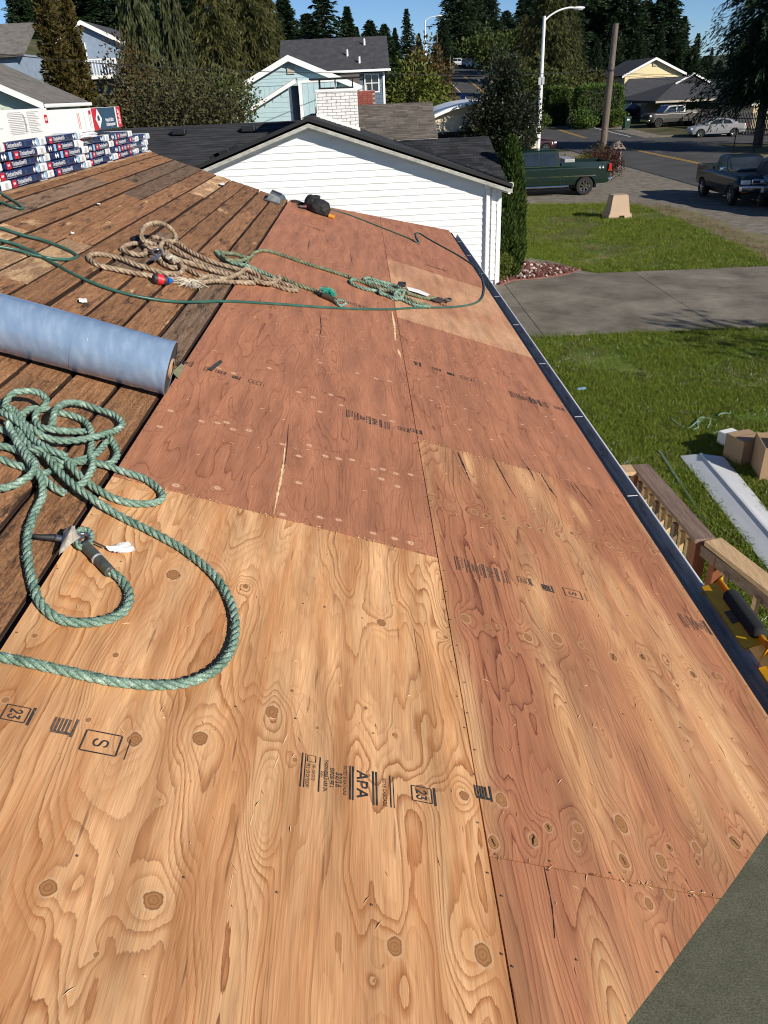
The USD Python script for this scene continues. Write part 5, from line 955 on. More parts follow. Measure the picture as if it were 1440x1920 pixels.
def scatter(name, polys, density, protos, mat, seed, holes=(), zoff=0., smin=.7, smax=1.3, label=None, cat=None, keepf=None):
    r = np.random.default_rng(seed); pts = []
    for pg in polys:
        P = Polygon(pg) if not hasattr(pg, 'exterior') else pg; x0, y0, x1, y1 = P.bounds; n = int((x1-x0)*(y1-y0)*density); q = np.c_[r.uniform(x0, x1, n), r.uniform(y0, y1, n)]
        import shapely; ok = shapely.contains_xy(P, q[:, 0], q[:, 1])
        for hh in holes: ok &= ~shapely.contains_xy(hh, q[:, 0], q[:, 1])
        q = q[ok]
        if keepf is not None: q = q[keepf(q, r)]
        pts.append(q)
    q = np.vstack(pts); n = len(q); path = numbered('/World/'+name); pi = UsdGeom.PointInstancer.Define(stage, path); meta(pi.GetPrim(), label, cat, None, 'stuff'); tg = []
    for i, m in enumerate(protos):
        pp = f'{path}/blades' if i == 0 else f'{path}/blades_{i:03d}'; usdkit.mesh(stage, pp, m, MT[mat]); tg.append(Sdf.Path(pp))
    pi.CreatePrototypesRel().SetTargets(tg); pi.CreateProtoIndicesAttr(Vt.IntArray.FromNumpy(r.integers(0, len(protos), n).astype(np.int32)))
    pi.CreatePositionsAttr(Vt.Vec3fArray.FromNumpy(np.c_[q, ter(q[:, 0], q[:, 1])+zoff].astype(np.float32))); a = r.uniform(0, 2*np.pi, n)
    pi.CreateOrientationsAttr(Vt.QuathArray([Gf.Quath(float(math.cos(t/2)), 0, 0, float(math.sin(t/2))) for t in a])); s = r.uniform(smin, smax, n); pi.CreateScalesAttr(Vt.Vec3fArray.FromNumpy(np.c_[s, s, s*r.uniform(.7, 1.2, n)].astype(np.float32)))
PANEL = Polygon([tuple(on_z(*q)[:2]) for q in [(1275, 855), (1357, 857), (1440, 955), (1440, 1075)]]+[tuple(on_z(1560, 1110)[:2]), tuple(on_z(1560, 1230)[:2])]).convex_hull
clump = lambda q, r: meshkit.noise(np.c_[q*1.3, 0*q[:, :1]], 3)+.35*r.random(len(q)) > .42
sc = [tuft(30, .055, .05, s) for s in range(4)]
scatter('grass', [wav([(1.5, 3.0), (8.6, 3.0), (11.4, 15.5), (3.2, 15.62)], .07, .12, 6)], 300, sc, 'grass_blade', 1, holes=[PANEL.buffer(-.03)], label='green lawn grass between the house and the drive', cat='grass', keepf=clump)
scatter('grass', [wav(list(Polygon(FAR_LAWN).buffer(.02).exterior.coords), .07, .2, 7)], 110, [tuft(22, .09, .08, s+9) for s in range(3)], 'grass_blade', 2, label='patchy lawn grass beyond the concrete drive', cat='grass', keepf=lambda q, r: meshkit.fbm(np.c_[q*.55, 0*q[:, :1]], 3, 5)+.3*r.random(len(q)) > .58)
scatter('clover', [[(1.5, 3.0), (8.6, 3.0), (11.4, 15.4), (3.2, 15.5)]], 5, [tuft(5, .03, .03, 41)], 'paint_white', 8, holes=[PANEL], zoff=.03, label='tiny white clover heads and specks in the near lawn', cat='clover')
foliage('dry_blade', (.13, .105, .05), (.21, .17, .085), (.30, .25, .14))
scatter('dry_grass_tufts', [Polygon(FAR_LAWN).buffer(1.0).difference(Polygon(FAR_LAWN).buffer(-.35)).intersection(Polygon([(9.8, 20.8), (14, 20.8), (14, 34), (10, 36)])), Polygon(FAR_LAWN).buffer(-.5)], 26, [tuft(14, .07, .09, s+20) for s in range(3)], 'dry_blade', 3, label='straw coloured grass at the gravel edge and in bare lawn patches', cat='dry grass', keepf=lambda q, r: (q[:, 0] > 10.4) | (meshkit.fbm(np.c_[q*.55, 0*q[:, :1]], 3, 5) < .47))

bush('sparse_tree', 'sparse small tree right of the picture casting branch shadows on the drive', 1440, 600, 8.0, 3.4, 6.2, 'olive_leaf', 900, .2, 90, cat='tree') if False else None
stt = tree('sparse_tree', 'sparse small tree outside the picture whose shadow falls on the drive', (15.3, 7.6, 0), lambda: blob_crown([(0, 0, 5.2, 1.2, 1.2, .9), (1.0, .4, 4.6, .8, .8, .6), (-.9, -.5, 4.8, .8, .7, .6)], 500, .2, 91), 'olive_leaf', lambda: limbs(5.5, 1.7, 9, 92, .09))

scatter('dry_grass_tufts', [[(1.5, 3.0), (8.6, 3.0), (11.4, 15.4), (3.2, 15.5)]], 30, [tuft(9, .06, .06, s+60) for s in range(2)], 'dry_blade', 9, holes=[PANEL], label='straw blades mixed through the near lawn', cat='dry grass', keepf=lambda q, r: meshkit.fbm(np.c_[q*.8, 0*q[:, :1]], 3, 15) > .5)

# ------------------------------------------------------------------ vehicles
def paint(name, c, metallic=.0, rough=.28, coat=.8): plain(name, c, rough=rough, metallic=metallic, coat=coat, var=.03)
paint('green_paint', (.003, .015, .009), 0, .33, .5); paint('dark_green_paint', (.004, .009, .009), 0, .38, .35); paint('grey_paint', (.10, .097, .092), .4, .35); paint('silver_paint', (.55, .56, .58), .55, .3)
paint('maroon_paint', (.03, .006, .009)); paint('white_paint', (.75, .75, .74)); paint('black_paint', (.012, .012, .014)); paint('navy_paint', (.02, .03, .06))
plain('tyre', (.014, .014, .014), rough=.85); plain('chrome', (.72, .72, .73), rough=.12, metallic=1.0, var=.02); plain('alloy', (.55, .55, .56), rough=.3, metallic=.9); plain('black_plastic', (.018, .018, .019), rough=.6)
plain('lamp_clear', (.75, .75, .72), rough=.1, coat=.8); plain('lamp_red', (.42, .02, .015), rough=.15, coat=.8); plain('lamp_amber', (.6, .16, .01), rough=.2, coat=.6); plain('plate_white', (.75, .75, .76), rough=.4)
def cs_ext(poly, lo, hi, axis):
    p = Polygon(poly) if not hasattr(poly, 'exterior') else poly; m = extr(p, hi-lo, axis)
    m.apply_translation({'y': (0, lo, 0), 'x': (lo, 0, 0), 'z': (0, 0, lo)}[axis]); return to_man(trimesh.Trimesh(m.vertices, m.faces, process=True))
def fix(m): return m if m.volume() > 0 else m
def rounded(poly, r): p = Polygon(poly); return p.buffer(-r, 8).buffer(r, 8) if r > 0 else p
def three(side, front, top, r=.06):
    """solid whose side, front and top outlines are the given polygons"""
    a = cs_ext(rounded(side, r), -2, 2, 'y'); b = cs_ext(rounded(front, r), -5, 5, 'x'); c = cs_ext(rounded(top, r*2), -1, 4, 'z'); return a ^ b ^ c
def sym(half): return [(-a, b) for a, b in half]+[(a, b) for a, b in half[::-1]]
def wheel(parent, x, y, r, w, side, rim_mat, spokes=5, rr=.6):
    prof = [(r*rr, -w/2), (r*.93, -w/2), (r, -w*.36), (r, w*.36), (r*.93, w/2), (r*rr, w/2)]
    ty = trimesh.creation.revolve(np.array(prof+[prof[0]]), sections=28); ty = T(ty, (x, y, r), rx=math.pi/2); wp = part(parent, 'wheel', ty, 'tyre', 40)
    o = side*w*.30; disc = cyl((x, y-side*.02, r), (x, y+o*.55, r), r*rr*1.0, 24); parts_ = [disc, cat3([tube([(x+r*rr*.96*math.cos(t), y+o*.9, r+r*rr*.96*math.sin(t)) for t in np.linspace(0, 6.2832, 25)], .018, 6, False)])]
    part(wp, 'rim_back', disc, 'black_plastic', 40)
    sp = []
    for k in range(spokes):
        a = k*6.2832/spokes+.3; sp.append(beam((x, y+o, r), (x+r*rr*.97*math.cos(a), y+o, r+r*rr*.97*math.sin(a)), .05*r/.38*(5/spokes)**.4, .09*r/.38*(5/spokes)**.6, (0, 1, 0)))
    part(wp, 'rim', cat3(sp+[cyl((x, y+o-side*.02, r), (x, y+o+side*.025, r), r*.17, 12), parts_[1]]), rim_mat)
def vehicle(name, label, cat, loc, rz, body, glass, paintm, wheels, wins, ws, rear, W_, tumble, wheel_r, wheel_w=.24, rim='alloy', spokes=5, bed=None, group=None, bevel=.06, glw=None, rr=.6):
    t = thing(name, label, cat, loc, rz, group); hw = W_/2; zt = max(p[1] for p in body); x0, x1 = min(p[0] for p in body), max(p[0] for p in body); zb = min(p[1] for p in body)
    fr = [(-hw*.93, zb-.1), (-hw, zb+.25), (-hw, zt-.28), (-hw*.95, zt+.2), (hw*.95, zt+.2), (hw, zt-.28), (hw, zb+.25), (hw*.93, zb-.1)]
    tp = [(x0-.02, -hw*.82), (x0+.28, -hw-.01), (x1-.55, -hw-.01), (x1-.12, -hw*.84), (x1+.02, -hw*.5), (x1+.02, hw*.5), (x1-.12, hw*.84), (x1-.55, hw+.01), (x0+.28, hw+.01), (x0-.02, hw*.82)]
    B_ = three(body, fr, tp, bevel)
    for wx in wheels:
        B_ = B_-m3.Manifold.cylinder(4, wheel_r*1.17, wheel_r*1.17, 32).translate([0, 0, -2]).rotate([90, 0, 0]).translate([wx, 0, wheel_r]) if True else B_
    core = m3.Manifold.cube([wheels[0]-wheels[1]+1.2, W_-2*wheel_w-.12, .45], True).translate([(wheels[0]+wheels[1])/2, 0, wheel_r+.12])
    if bed: bx0, bx1, bz = bed; B_ = B_-m3.Manifold.cube([bx1-bx0, W_-.22, 1.0], True).translate([(bx0+bx1)/2, 0, bz+.5])
    part(t, 'body', man(B_), paintm, 28); part(t, 'chassis', man(core), 'black_plastic')
    gz0, gz1 = min(p[1] for p in glass), max(p[1] for p in glass); gw = glw or hw*.95
    gf = [(-gw, gz0), (-gw+tumble, gz1-.06), (-gw+tumble+.1, gz1+.01), (gw-tumble-.1, gz1+.01), (gw-tumble, gz1-.06), (gw, gz0)]
    gt = [(min(p[0] for p in glass)-.05, -gw-.05), (max(p[0] for p in glass)+.05, -gw*.9), (max(p[0] for p in glass)+.05, gw*.9), (min(p[0] for p in glass)-.05, gw+.05)]
    def gh(d): g2 = [(a*(1+d/gw) if abs(a) > .3 else a, b) for a, b in gf]; return cs_ext(rounded(glass, .07), -2, 2, 'y') ^ cs_ext(g2, -5, 5, 'x')
    part(t, 'cabin', man(gh(0) ^ cs_ext(gt, -1, 4, 'z')), paintm, 28)
    big = gh(.012)
    for wpoly in wins:
        e = cs_ext(rounded(wpoly, .035), -2, 2, 'y') ^ big
        for s_ in (-1, 1):
            q = e ^ m3.Manifold.cube([10, 2, 6], False).translate([-5, .35 if s_ > 0 else -2.35, 0]); part(t, 'side_window', man(q), 'glass_dark')
    for nm_, poly, d in (('windscreen', ws, .012), ('rear_window', rear, -.012)):
        if poly: q = gh(0).translate([d, 0, 0]) ^ cs_ext(poly, -gw+tumble*.6+.05, gw-tumble*.6-.05, 'y'); part(t, nm_, man(q), 'glass_dark')
    for wx in wheels:
        for s_ in (-1, 1): wheel(t, wx, s_*(hw-wheel_w*.5-.01), wheel_r, wheel_w, s_, rim, spokes, rr)
    return t
def bar(t, name, m, mat, label=None): return part(t, name, m, mat, 30, label)
# green crew-cab pickup (x forward, origin between the axles)
body = [(-3.08, .62), (-3.0, .5), (-2.4, .47), (2.2, .42), (2.75, .5), (2.95, .62), (2.98, 1.0), (2.85, 1.22), (1.55, 1.30), (1.4, 1.28), (-.82, 1.26), (-.84, 1.42), (-3.05, 1.38), (-3.1, 1.0)]
cab = [(-.78, 1.22), (-.70, 1.86), (-.55, 1.94), (.75, 1.94), (.98, 1.86), (1.62, 1.25)]
V1 = vehicle('pickup_truck', 'dark green crew-cab pickup with chrome wheels parked beyond the lawn', 'pickup truck', (8.22, 38.95, 0), math.pi-.02, body, cab, 'green_paint', (1.95, -1.95), [[(-.60, 1.32), (-.55, 1.80), (.10, 1.82), (.10, 1.32)], [(.20, 1.32), (.20, 1.82), (.84, 1.80), (1.28, 1.32)]],
    [(.8, 1.9), (.98, 1.86), (1.62, 1.3), (1.5, 1.25), (.7, 1.85)], [(-.78, 1.35), (-.70, 1.8), (-.6, 1.8), (-.65, 1.35)], 1.98, .14, .39, .25, 'chrome', 7, (-2.98, -.95, .95), rr=.62)
for s_ in (-1, 1):
    for x0, x1 in ((-2.42, -.9), (-.82, .12), (.18, 1.45)): bar(V1, 'side_trim', box(x0, x1, s_*.99-.012, s_*.99+.012, .80, .845), 'chrome')
    bar(V1, 'belt_trim', box(-.8, 1.5, s_*.975-.012, s_*.975+.012, 1.255, 1.275), 'chrome')
    bar(V1, 'tail_light', rbox(-3.12, -2.98, s_*.93-.06, s_*.93+.06, .98, 1.3, .02), 'lamp_red'); bar(V1, 'reverse_light', rbox(-3.125, -2.97, s_*.93-.058, s_*.93+.058, .98, 1.08, .02), 'lamp_amber')
    bar(V1, 'running_board', cyl((-1.2, s_*1.02, .42), (1.45, s_*1.02, .42), .045, 8), 'chrome')
    for x in (-.45, .38): bar(V1, 'door_handle', rbox(x, x+.16, s_*1.0-.02, s_*1.0+.02, 1.10, 1.14, .01), 'black_plastic')
    for x in (.15,): bar(V1, 'door_gap', box(x-.006, x+.006, s_*.985-.008, s_*.985+.008, .55, 1.26), 'black_plastic')
    bar(V1, 'door_gap', box(-.84, -.825, s_*.985-.008, s_*.985+.008, .5, 1.26), 'black_plastic')
    bar(V1, 'mirror', rbox(1.22, 1.34, s_*1.08-.08, s_*1.08+.1, 1.28, 1.52, .03), 'chrome' if s_ > 0 else 'black_plastic')
    bar(V1, 'mud_flap', box(-2.42, -2.40, s_*.9-.12, s_*.9+.12, .3, .62), 'black_plastic')
    for k in (0, 1): m = meshkit.text_mesh('4', .11, .004, True); m = T(m, (0, 0, 0), rx=math.pi/2); m = T(m, (-2.72+k*.15, -.996, 1.1)) if s_ < 0 else T(T(m, rz=math.pi), (-2.52-k*.15, .996, 1.1)); bar(V1, 'badge', m, 'plate_white')
bar(V1, 'rear_bumper', rbox(-3.22, -3.02, -.92, .92, .52, .72, .04), 'chrome'); bar(V1, 'grille', box(2.95, 2.99, -.6, .6, .75, 1.05), 'black_plastic')
TB = bar(V1, 'toolbox', rbox(-1.45, -.98, -.86, .86, 1.2, 1.54, .02), 'galv')
# grey crew-cab pickup
V2 = copy(V1, 'grey crew-cab pickup half in shade in front of the carport house', 'pickup truck', (31.4, 86.4, float(ter(31.4, 86))), math.pi+.10) if False else vehicle('pickup_truck', 'grey crew-cab pickup half in shade in front of the carport house', 'pickup truck', (31.5, 86.3, float(ter(31.5, 86.3))), math.pi+.12, body, cab, 'grey_paint', (1.95, -1.95), [[(-.60, 1.32), (-.55, 1.80), (.10, 1.82), (.10, 1.32)], [(.20, 1.32), (.20, 1.82), (.84, 1.80), (1.28, 1.32)]],
    [(.8, 1.9), (.98, 1.86), (1.62, 1.3), (1.5, 1.25), (.7, 1.85)], [(-.78, 1.35), (-.70, 1.8), (-.6, 1.8), (-.65, 1.35)], 1.98, .14, .40, .26, 'black_plastic', 6, (-2.98, -.95, .95))
for s_ in (-1, 1):
    bar(V2, 'headlight', rbox(2.72, 2.92, s_*.82-.12, s_*.82+.1, .95, 1.12, .03), 'lamp_clear'); bar(V2, 'side_trim', box(-.8, 1.4, s_*.99-.012, s_*.99+.012, .70, .75), 'chrome')
bar(V2, 'grille', rbox(2.88, 3.0, -.62, .62, .74, 1.1, .03), 'black_plastic'); bar(V2, 'front_bumper', rbox(2.85, 3.08, -.9, .9, .48, .7, .05), 'chrome')
# dark green compact pickup, nose to the camera
b3 = [(-2.55, .6), (-2.45, .5), (2.0, .46), (2.28, .55), (2.36, .7), (2.36, .98), (2.2, 1.12), (1.05, 1.2), (-.55, 1.18), (-.57, 1.26), (-2.55, 1.24)]
c3 = [(-.52, 1.14), (-.42, 1.66), (-.28, 1.74), (.42, 1.74), (.6, 1.67), (1.16, 1.16)]
V3 = vehicle('pickup_truck', 'dark green-black compact pickup facing the camera on the gravel at right', 'pickup truck', (15.45, 34.15, 0), -math.pi/2-.03, b3, c3, 'dark_green_paint', (1.52, -1.55), [[(-.36, 1.22), (-.3, 1.62), (.40, 1.63), (.90, 1.22)]], [(.45, 1.72), (.6, 1.67), (1.16, 1.2), (1.05, 1.15), (.4, 1.66)], [(-.52, 1.25), (-.42, 1.6), (-.34, 1.6), (-.4, 1.25)], 1.72, .16, .37, .25, 'alloy', 5, (-2.45, -.65, .8))
for s_ in (-1, 1):
    bar(V3, 'headlight', rbox(2.24, 2.38, s_*.60-.17, s_*.60+.17, .84, 1.0, .03), 'lamp_clear'); bar(V3, 'turn_signal', rbox(2.30, 2.42, s_*.62-.13, s_*.62+.13, .55, .64, .02), 'lamp_amber'); bar(V3, 'mirror', rbox(.75, .86, s_*.98-.1, s_*.98+.1, 1.2, 1.36, .03), 'chrome'); bar(V3, 'fender_flare', T(trimesh.creation.annulus(.40, .47, .05, sections=24).slice_plane((0, 0.0, 0), (0, 1, 0)), (1.52, s_*.85, .37), rx=math.pi/2), 'black_plastic')
bar(V3, 'grille', rbox(2.3, 2.40, -.40, .40, .84, 1.02, .03), 'chrome'); bar(V3, 'grille_mesh', box(2.39, 2.41, -.34, .34, .88, .98), 'black_plastic'); bar(V3, 'front_bumper', rbox(2.3, 2.5, -.84, .84, .58, .80, .05), 'chrome'); bar(V3, 'bumper_intake', box(2.49, 2.51, -.32, .3, .62, .70), 'black_plastic')
bar(V3, 'number_plate', box(2.5, 2.52, -.05, .30, .56, .73), 'plate_white'); bar(V3, 'badge', rbox(2.405, 2.42, -.08, .08, .9, .97, .005), 'plate_white')
# saloons and SUVs
bs = [(-2.25, .55), (-2.15, .32), (1.9, .25), (2.22, .35), (2.3, .6), (2.15, .78), (1.0, .98), (-1.2, 1.02), (-2.1, 1.0), (-2.28, .85)]
cs_ = [(-1.75, .98), (-1.0, 1.36), (-.6, 1.43), (.1, 1.43), (.45, 1.37), (1.3, .95)]
ws_ = [(.1, 1.42), (.45, 1.37), (1.3, .98), (1.15, .95), (.3, 1.36)]; rw_ = [(-1.7, 1.0), (-1.0, 1.36), (-.8, 1.4), (-.9, 1.3), (-1.5, .98)]
sw_ = [[(-1.15, 1.02), (-.85, 1.3), (-.38, 1.36), (-.38, 1.02)], [(-.30, 1.02), (-.30, 1.36), (.25, 1.34), (.85, 1.02)]]
def saloon(label, loc, rz, mat, rim='alloy', spokes=5):
    t = vehicle('car', label, 'car', loc, rz, bs, cs_, mat, (1.36, -1.32), sw_, ws_, rw_, 1.78, .2, .32, .21, rim, spokes)
    for s_ in (-1, 1):
        bar(t, 'headlight', rbox(1.95, 2.2, s_*.68-.14, s_*.68+.12, .62, .74, .03), 'lamp_clear'); bar(t, 'tail_light', rbox(-2.27, -2.1, s_*.68-.14, s_*.68+.14, .8, .94, .03), 'lamp_red'); bar(t, 'mirror', rbox(.72, .86, s_*.95-.08, s_*.95+.06, .98, 1.1, .03), mat)
        for x in (-.75, .2): bar(t, 'door_handle', rbox(x, x+.16, s_*.89-.02, s_*.89+.02, .84, .87, .008), 'chrome')
    return t
saloon('silver four-door saloon on the cross street before the picket fence', (30.2, 72.3, float(ter(30, 72))), math.pi-.2, 'silver_paint', 'alloy', 5)
saloon('dark maroon saloon partly hidden behind the white lamp post', (12.5, 64.6, 0), .05, 'maroon_paint', 'chrome', 6)
saloon('white saloon mostly hidden behind the green pickup and the columnar evergreen', (6.6, 43.2, 0), math.pi, 'white_paint')
bu = [(-2.25, .6), (-2.15, .4), (2.0, .35), (2.25, .5), (2.25, .85), (2.05, 1.0), (1.1, 1.1), (-2.2, 1.12)]
cu = [(-2.2, 1.08), (-2.0, 1.66), (-1.8, 1.75), (.3, 1.75), (.6, 1.68), (1.35, 1.06)]
def suv(label, loc, rz, mat):
    t = vehicle('suv', label, 'suv', loc, rz, bu, cu, mat, (1.4, -1.38), [[(-1.85, 1.15), (-1.7, 1.6), (-1.15, 1.64), (-1.15, 1.15)], [(-1.05, 1.15), (-1.05, 1.65), (-.2, 1.66), (-.2, 1.15)], [(-.1, 1.15), (-.1, 1.66), (.4, 1.62), (.95, 1.15)]], [(.3, 1.74), (.6, 1.68), (1.35, 1.1), (1.2, 1.06), (.5, 1.66)], [(-2.2, 1.2), (-2.02, 1.6), (-1.9, 1.6), (-2.05, 1.2)], 1.85, .16, .36, .23)
    for s_ in (-1, 1): bar(t, 'headlight', rbox(2.0, 2.24, s_*.7-.14, s_*.7+.12, .82, .96, .03), 'lamp_clear')
    return t
def onhill(x, y): P = gp(x, y); return (P[0], P[1], float(ter(P[0], P[1]))+.03)
suv('white suv parked at the top of the hill street', onhill(893, 128), 2.6, 'white_paint')
suv('dark blue suv left of the white suv at the top of the hill', onhill(877, 127), 1.2, 'navy_paint')
suv('white suv left of the dark blue one on the hilltop, half hidden', onhill(861, 126), -.4, 'white_paint')
saloon('dark saloon at the far left of the hilltop cars', onhill(836, 126), .6, 'black_paint')
suv('black suv at the right picture edge beside the compact pickup', (16.35, 30.6, 0), -math.pi/2, 'black_paint')
saloon('dark car under the eave of the low roofed house beside the large hedge', (31.2, 101.3, float(ter(31, 101))), math.pi, 'navy_paint')

# ------------------------------------------------------------------ street furniture
noisy('pole_wood', [(.3, (.07, .055, .042)), (.6, (.14, .11, .085)), (.8, (.2, .165, .13))], scale=7, stretch=(3, 3, .25), rough=.9, bump=.3); plain('lamp_white', (.72, .72, .7), rough=.4); plain('sign_back', (.5, .51, .52), rough=.4, metallic=.4)
P = on_y(1021, 30, 54); LX = P[0]; LT = P[2]; Hd = on_y(1085, 15, 54)
L1 = thing('street_lamp', 'tall white street lamp with a long curved arm behind the green pickup', 'street lamp', (LX, 54, 0))
part(L1, 'post', tube([(0, 0, 0), (0, 0, LT*.5), (0, 0, LT)], [.14, .115, .085], 14), 'lamp_white', True); part(L1, 'base', rbox(-.2, .2, -.2, .2, 0, .12, .03), 'lamp_white')
part(L1, 'arm', tube(spline([(0, 0, LT-.25), (.35, 0, LT+.02), (.85, 0, LT+.25), (1.4, 0, LT+.36), (Hd[0]-LX-.25, 0, Hd[2]+.02)], .08), .05, 10), 'lamp_white', True)
hd = trimesh.creation.icosphere(3, 1); hd = T(hd, (Hd[0]-LX, 0, Hd[2]), s=(.38, .15, .09)); part(L1, 'lamp_head', hd, 'lamp_white', True); part(L1, 'lens', T(trimesh.creation.icosphere(2, 1), (Hd[0]-LX+.08, 0, Hd[2]-.05), s=(.2, .11, .07)), 'lamp_clear', True)
q = on_y(1013, 152, 53.8); S1 = part(L1, 'post_sign', box(-.2, -.03, -.16, -.14, q[2]-.2, q[2]+.2), 'sign_back'); part(L1, 'post_sign', box(.02, .16, -.16, -.14, q[2]-.18, q[2]+.22), 'sign_back')
for k, (px, t_, b_, Y) in enumerate([(797, 38, 140, 112)]):
    a, b = on_y(px, t_, Y), gp(px-1, b_); zz = float(ter(a[0], Y)); L2 = thing('street_lamp', 'distant white street lamp beside the hill street', 'street lamp', (a[0], Y, zz)); h = a[2]-zz
    part(L2, 'post', tube([(0, 0, 0), (0, 0, h)], [.13, .08], 10), 'lamp_white'); part(L2, 'arm', tube(spline([(0, 0, h-.1), (.6, 0, h+.25), (1.5, 0, h+.4)], .1), .05, 8), 'lamp_white'); part(L2, 'lamp_head', T(trimesh.creation.icosphere(2, 1), (1.75, 0, h+.4), s=(.38, .15, .09)), 'lamp_white')
a, b = on_y(1155, 44, 51.2), on_y(1128, 300, 51.2); d = (a-b)/(a[2]-b[2]); base = b-d*b[2]
U1 = thing('utility_pole', 'leaning weathered wooden utility pole in front of the clipped hedge', 'utility pole', base)
part(U1, 'pole', tube([base*0, (a-base)*.5, a-base], [.21, .19, .155], 14), 'pole_wood', True)
for z in (1.3, 2.1, 5.4): part(U1, 'pole_step', cyl(d*z+[0, -.1, 0], d*z+[0, -.32, .0], .02, 6), 'galv')
part(U1, 'wire_clamp', T(trimesh.creation.annulus(.17, .21, .08, sections=16), d*(on_y(1143, 132, 51.2)[2])), 'black_metal')
for k, (px, t_, py, lb) in enumerate([(821, 60, 142, 'distant wooden utility pole left of the hilltop street'), (826, 92, 140, 'shorter distant pole beside the distant utility pole'), (946, 85, 118, 'distant wooden pole right of the hilltop cars'), (845, 102, 130, 'thin pole among the hilltop cars')]):
    g = gp(px-1, py); Y = g[1]; a = on_y(px, t_, Y); U2 = thing('utility_pole', lb, 'utility pole', (g[0], Y, g[2]-.1)); h = a[2]-g[2]
    part(U2, 'pole', tube([(0, 0, 0), (0, 0, h)], [.17, .12], 8), 'pole_wood'); part(U2, 'pole_cap', cyl((0, 0, h), (0, 0, h+.08), .13, 8), 'black_metal')
g = gp(808, 139); SG = thing('street_sign', 'pale rectangular street sign on a thin post near the distant poles', 'sign', (g[0], g[1], g[2])); hh = on_y(808, 110, g[1])[2]-g[2]
part(SG, 'post', cyl((0, 0, 0), (0, 0, hh), .05, 8), 'galv'); part(SG, 'sign_panel', box(-.45, .45, -.03, .03, hh-.9, hh+.05), 'sign_back')
plain('wire', (.012, .012, .012), rough=.6)
def wire(pts, label, r=.012): c = spline(pts, .6); single('overhead_wire', tube(c, r, 5), 'wire', label, 'wire')
wire([on_y(1143, 131, 51.2), on_y(1000, 139, 47), on_y(860, 141, 44), on_y(720, 138, 41), on_y(480, 134, 36), on_y(230, 122, 31), on_y(-60, 96, 26)], 'long dark overhead wire crossing above the house roofs to the left', .014)
wire([on_y(1143, 133, 51.2), on_y(1250, 140, 56), on_y(1460, 133, 64)], 'upper overhead wire running right from the leaning pole')
wire([on_y(1143, 137, 51.2), on_y(1280, 145, 70), on_y(1300, 138, 108)], 'overhead wire sagging from the leaning pole to the yellow house')
wire([on_y(1143, 140, 51.2), on_y(1300, 152, 60), on_y(1460, 147, 66)], 'lower overhead wire running right from the leaning pole')
plain('bin_blue', (.015, .10, .42), rough=.45); plain('bin_green', (.012, .045, .028), rough=.5)
def wbin(label, loc, mat, rz=0):
    t = thing('wheeled_bin', label, 'wheeled bin', loc, rz); b_ = man(hull([(x*s_, y*s_, z) for z, s_ in ((.08, .78), (1.0, 1.0)) for x in (-.3, .3) for y in (-.36, .36)])); part(t, 'bin_body', b_, mat)
    part(t, 'lid', man(hull([(x, y, z) for x, y, z in [(-.33, -.4, 1.0), (.33, -.4, 1.0), (-.33, .38, 1.0), (.33, .38, 1.0), (-.3, -.34, 1.09), (.3, -.34, 1.09), (-.3, .38, 1.12), (.3, .38, 1.12)]])), mat); part(t, 'handle', cyl((-.25, .43, 1.02), (.25, .43, 1.02), .02, 8), 'black_plastic')
    for s_ in (-1, 1): part(t, 'wheel', T(trimesh.creation.cylinder(.12, .06, sections=14), (s_*.27, .3, .12), ry=math.pi/2), 'tyre')
    part(t, 'label_plate', box(-.12, .12, -.385, -.37, .78, .93), 'plate_white') if mat == 'bin_green' else None
    return t
wbin('blue wheeled recycling bin at the kerb of the hill street', onhill(868, 192), 'bin_blue'); wbin('dark green wheeled bin on the verge left of the grey pickup', onhill(1174, 243), 'bin_green')
# tan pedestal on the lawn
plain('tan_plastic', (.42, .30, .20), rough=.7, var=.06)
c = on_z(1161, 411); PD = thing('utility_pedestal', 'tan tapered plastic utility cover with an arched base on the far lawn', 'utility cover', (c[0], c[1]+.35, 0), .08)
def frustum(w0, d0, w1, d1, z0, z1): return hull([(x*w0, y*d0, z0) for x in (-.5, .5) for y in (-.5, .5)]+[(x*w1, y*d1, z1) for x in (-.5, .5) for y in (-.5, .5)])
bd = frustum(.78, .62, .58, .46, .16, .80)+frustum(.92, .74, .86, .68, .0, .18); bd = bd-m3.Manifold.cube([.2, 2, .2], True).translate([.06, 0, .02]); part(PD, 'cover', man(bd), 'tan_plastic'); part(PD, 'top', rbox(-.28, .28, -.22, .22, .79, .83, .015), 'tan_plastic')
# small timber gable over the bushes
noisy('grey_timber', [(.3, (.16, .13, .105)), (.7, (.3, .25, .2))], scale=8, stretch=(.6, 3, 3), rough=.9)
P = on_y(1156, 283, 46.2); a0 = on_y(1156, 265, 46.2); WG = thing('timber_gable', 'small weathered timber gable on posts beside the reddish bush', 'garden structure', (P[0], 46.2, 0)); zg = on_y(1156, 280, 46.2)[2]; zt = on_y(1158, 264, 46.2)[2]
for s_ in (-1, 1):
    part(WG, 'rafter', beam((s_*.42, 0, zg), (0, 0, zt), .5, .06), 'grey_timber'); part(WG, 'post', box(s_*.26-.05, s_*.26+.05, .05, .15, 0, zg+.1), 'grey_timber')
part(WG, 'tie_beam', box(-.36, .36, -.26, -.2, zg+.03, zg+.12), 'grey_timber'); part(WG, 'king_post', box(-.05, .05, -.255, -.205, zg+.12, zt-.08), 'grey_timber')
for s_ in (-1, 1): part(WG, 'strut', beam((s_*.05, -.23, zg+.15), (s_*.2, -.23, zg+.3), .04, .05), 'grey_timber')
